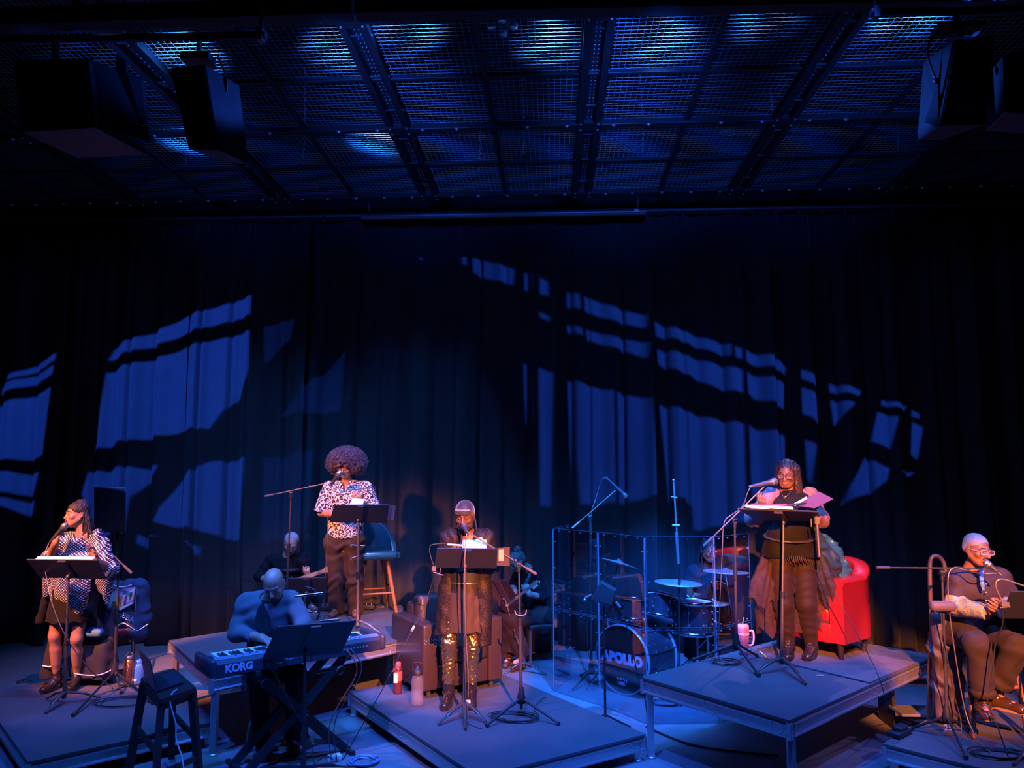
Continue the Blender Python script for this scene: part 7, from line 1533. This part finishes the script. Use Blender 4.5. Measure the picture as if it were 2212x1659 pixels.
# ---- microphone stands round the drums
p = D(1274, 1118, 8.2); B = V((p.x, p.y, 0)); t = mic_stand('microphone stand with raised boom over the left of the drum shield', B, p, (D(1236, 1141, 8.15), D(1330, 1059, 8.3)), [B + V((.3, -.1, 0)), B + V((-.2, -.25, 0)), B + V((-.1, .3, 0))], clutch=.5)
for c in t.children:
    if c.name.startswith('boom_arm'): c.data.materials[0] = M['dim_steel']
microphone('long condenser microphone at the raised boom end above the drum shield', D(1351, 1071, 8.3), D(1312, 1034, 8.3), 1.0)
cable('thin cable looping from the overhead drum microphone down its stand', [D(1311, 1033, 8.3), D(1300, 1032, 8.3), D(1292, 1060, 8.3), D(1283, 1090, 8.25), D(1276, 1104, 8.2), D(1278, 1200, 8.18), D(1270, 1320, 8.18), D(1268, 1420, 8.18), V((B.x + .1, B.y - .1, .01))], .004, M['dim_steel'])
p = D(1456, 1040, 7.75); B = V((D(1467, 1400, 7.75).x, 7.77, 0)); t = thing('tall_stand', 'tall thin pale-blue metal stand rising above the drum shield, no microphone', 'stand', B)
MB().cyl(B + V((0, 0, .1)), D(1466, 1215, 7.77), .010).build('lower_tube', M['matte'], t); MB().cyl(D(1466, 1218, 7.77), D(1461, 1150, 7.76), .015).build('clutch', M['alu'], t); MB().cyl(D(1464, 1180, 7.76), D(1455, 1040, 7.75), .009).build('upper_tube', M['alu'], t); MB().ball(D(1455, 1037, 7.75), .014).cyl(D(1449, 1073, 7.75), D(1463, 1075, 7.75), .006).cyl(D(1452, 1135, 7.75), D(1468, 1135, 7.75), .010).build('fittings', M['alu'], t)
for k in range(3): a = k * 2.09 + .4; MB().cyl(B + V((0, 0, .2)), B + V((.26 * cos(a), .26 * sin(a), .01)), .010).build('leg', M['matte'], t)
B = G(1308, 1576, 0); Y = B.y; t = thing('monitor_speaker', 'small wedge monitor speaker on a thin pole before the drum shield', 'loudspeaker', B)
MB().cyl(B + V((0, 0, .05)), D(1304, 1310, Y), .010).build('pole', M['matte'], t); MB().cyl(D(1304, 1400, Y), D(1304, 1375, Y), .016).build('collar', M['matte'], t)
c8 = [D(1297, 1256, Y - .04), D(1331, 1276, Y - .06), D(1322, 1310, Y - .06), D(1275, 1298, Y - .04)]; cb_ = [p + V((.02, .17, -.01)) for p in c8]; c8 = [(p - c8[0]) * .98 + c8[0] for p in c8]
MB().add(c8 + cb_, [(3, 2, 1, 0), (4, 5, 6, 7), (0, 1, 5, 4), (1, 2, 6, 5), (2, 3, 7, 6), (3, 0, 4, 7)]).build('cabinet', M['spk'], t, bevel=.008)
MB().cyl(D(1262, 1293, Y), D(1278, 1284, Y), .008).ball(D(1263, 1296, Y), .014).build('yoke_knob', M['bolt'], t); b_ = MB().tube([D(1328, 1300, Y), D(1340, 1312, Y), D(1352, 1345, Y), D(1368, 1410, Y), D(1382, 1480, Y), D(1392, 1500, Y - .1), G(1400, 1560, .01)], .005, 6, 2).build('speaker_cable', M['cable'], t); MB().cyl(D(1330, 1300, Y), D(1340, 1312, Y), .011).build('plug', M['bolt'], b_)
for k in range(3): a = k * 2.09 + .2; MB().cyl(B + V((0, 0, .12)), B + V((.22 * cos(a), .22 * sin(a), .01)), .009).build('leg', M['matte'], t)
coil('pale coiled cable on the floor behind the front leg of the high right riser', G(1432, 1520, .0), .14, .10, 4, .005, M['pole'], 21)
cable('black cable snaking over the floor from the centre riser to the right', [G(1396, 1570, .01), G(1440, 1590, .01), G(1500, 1612, .01), G(1600, 1625, .01), G(1680, 1632, .01)], .008)
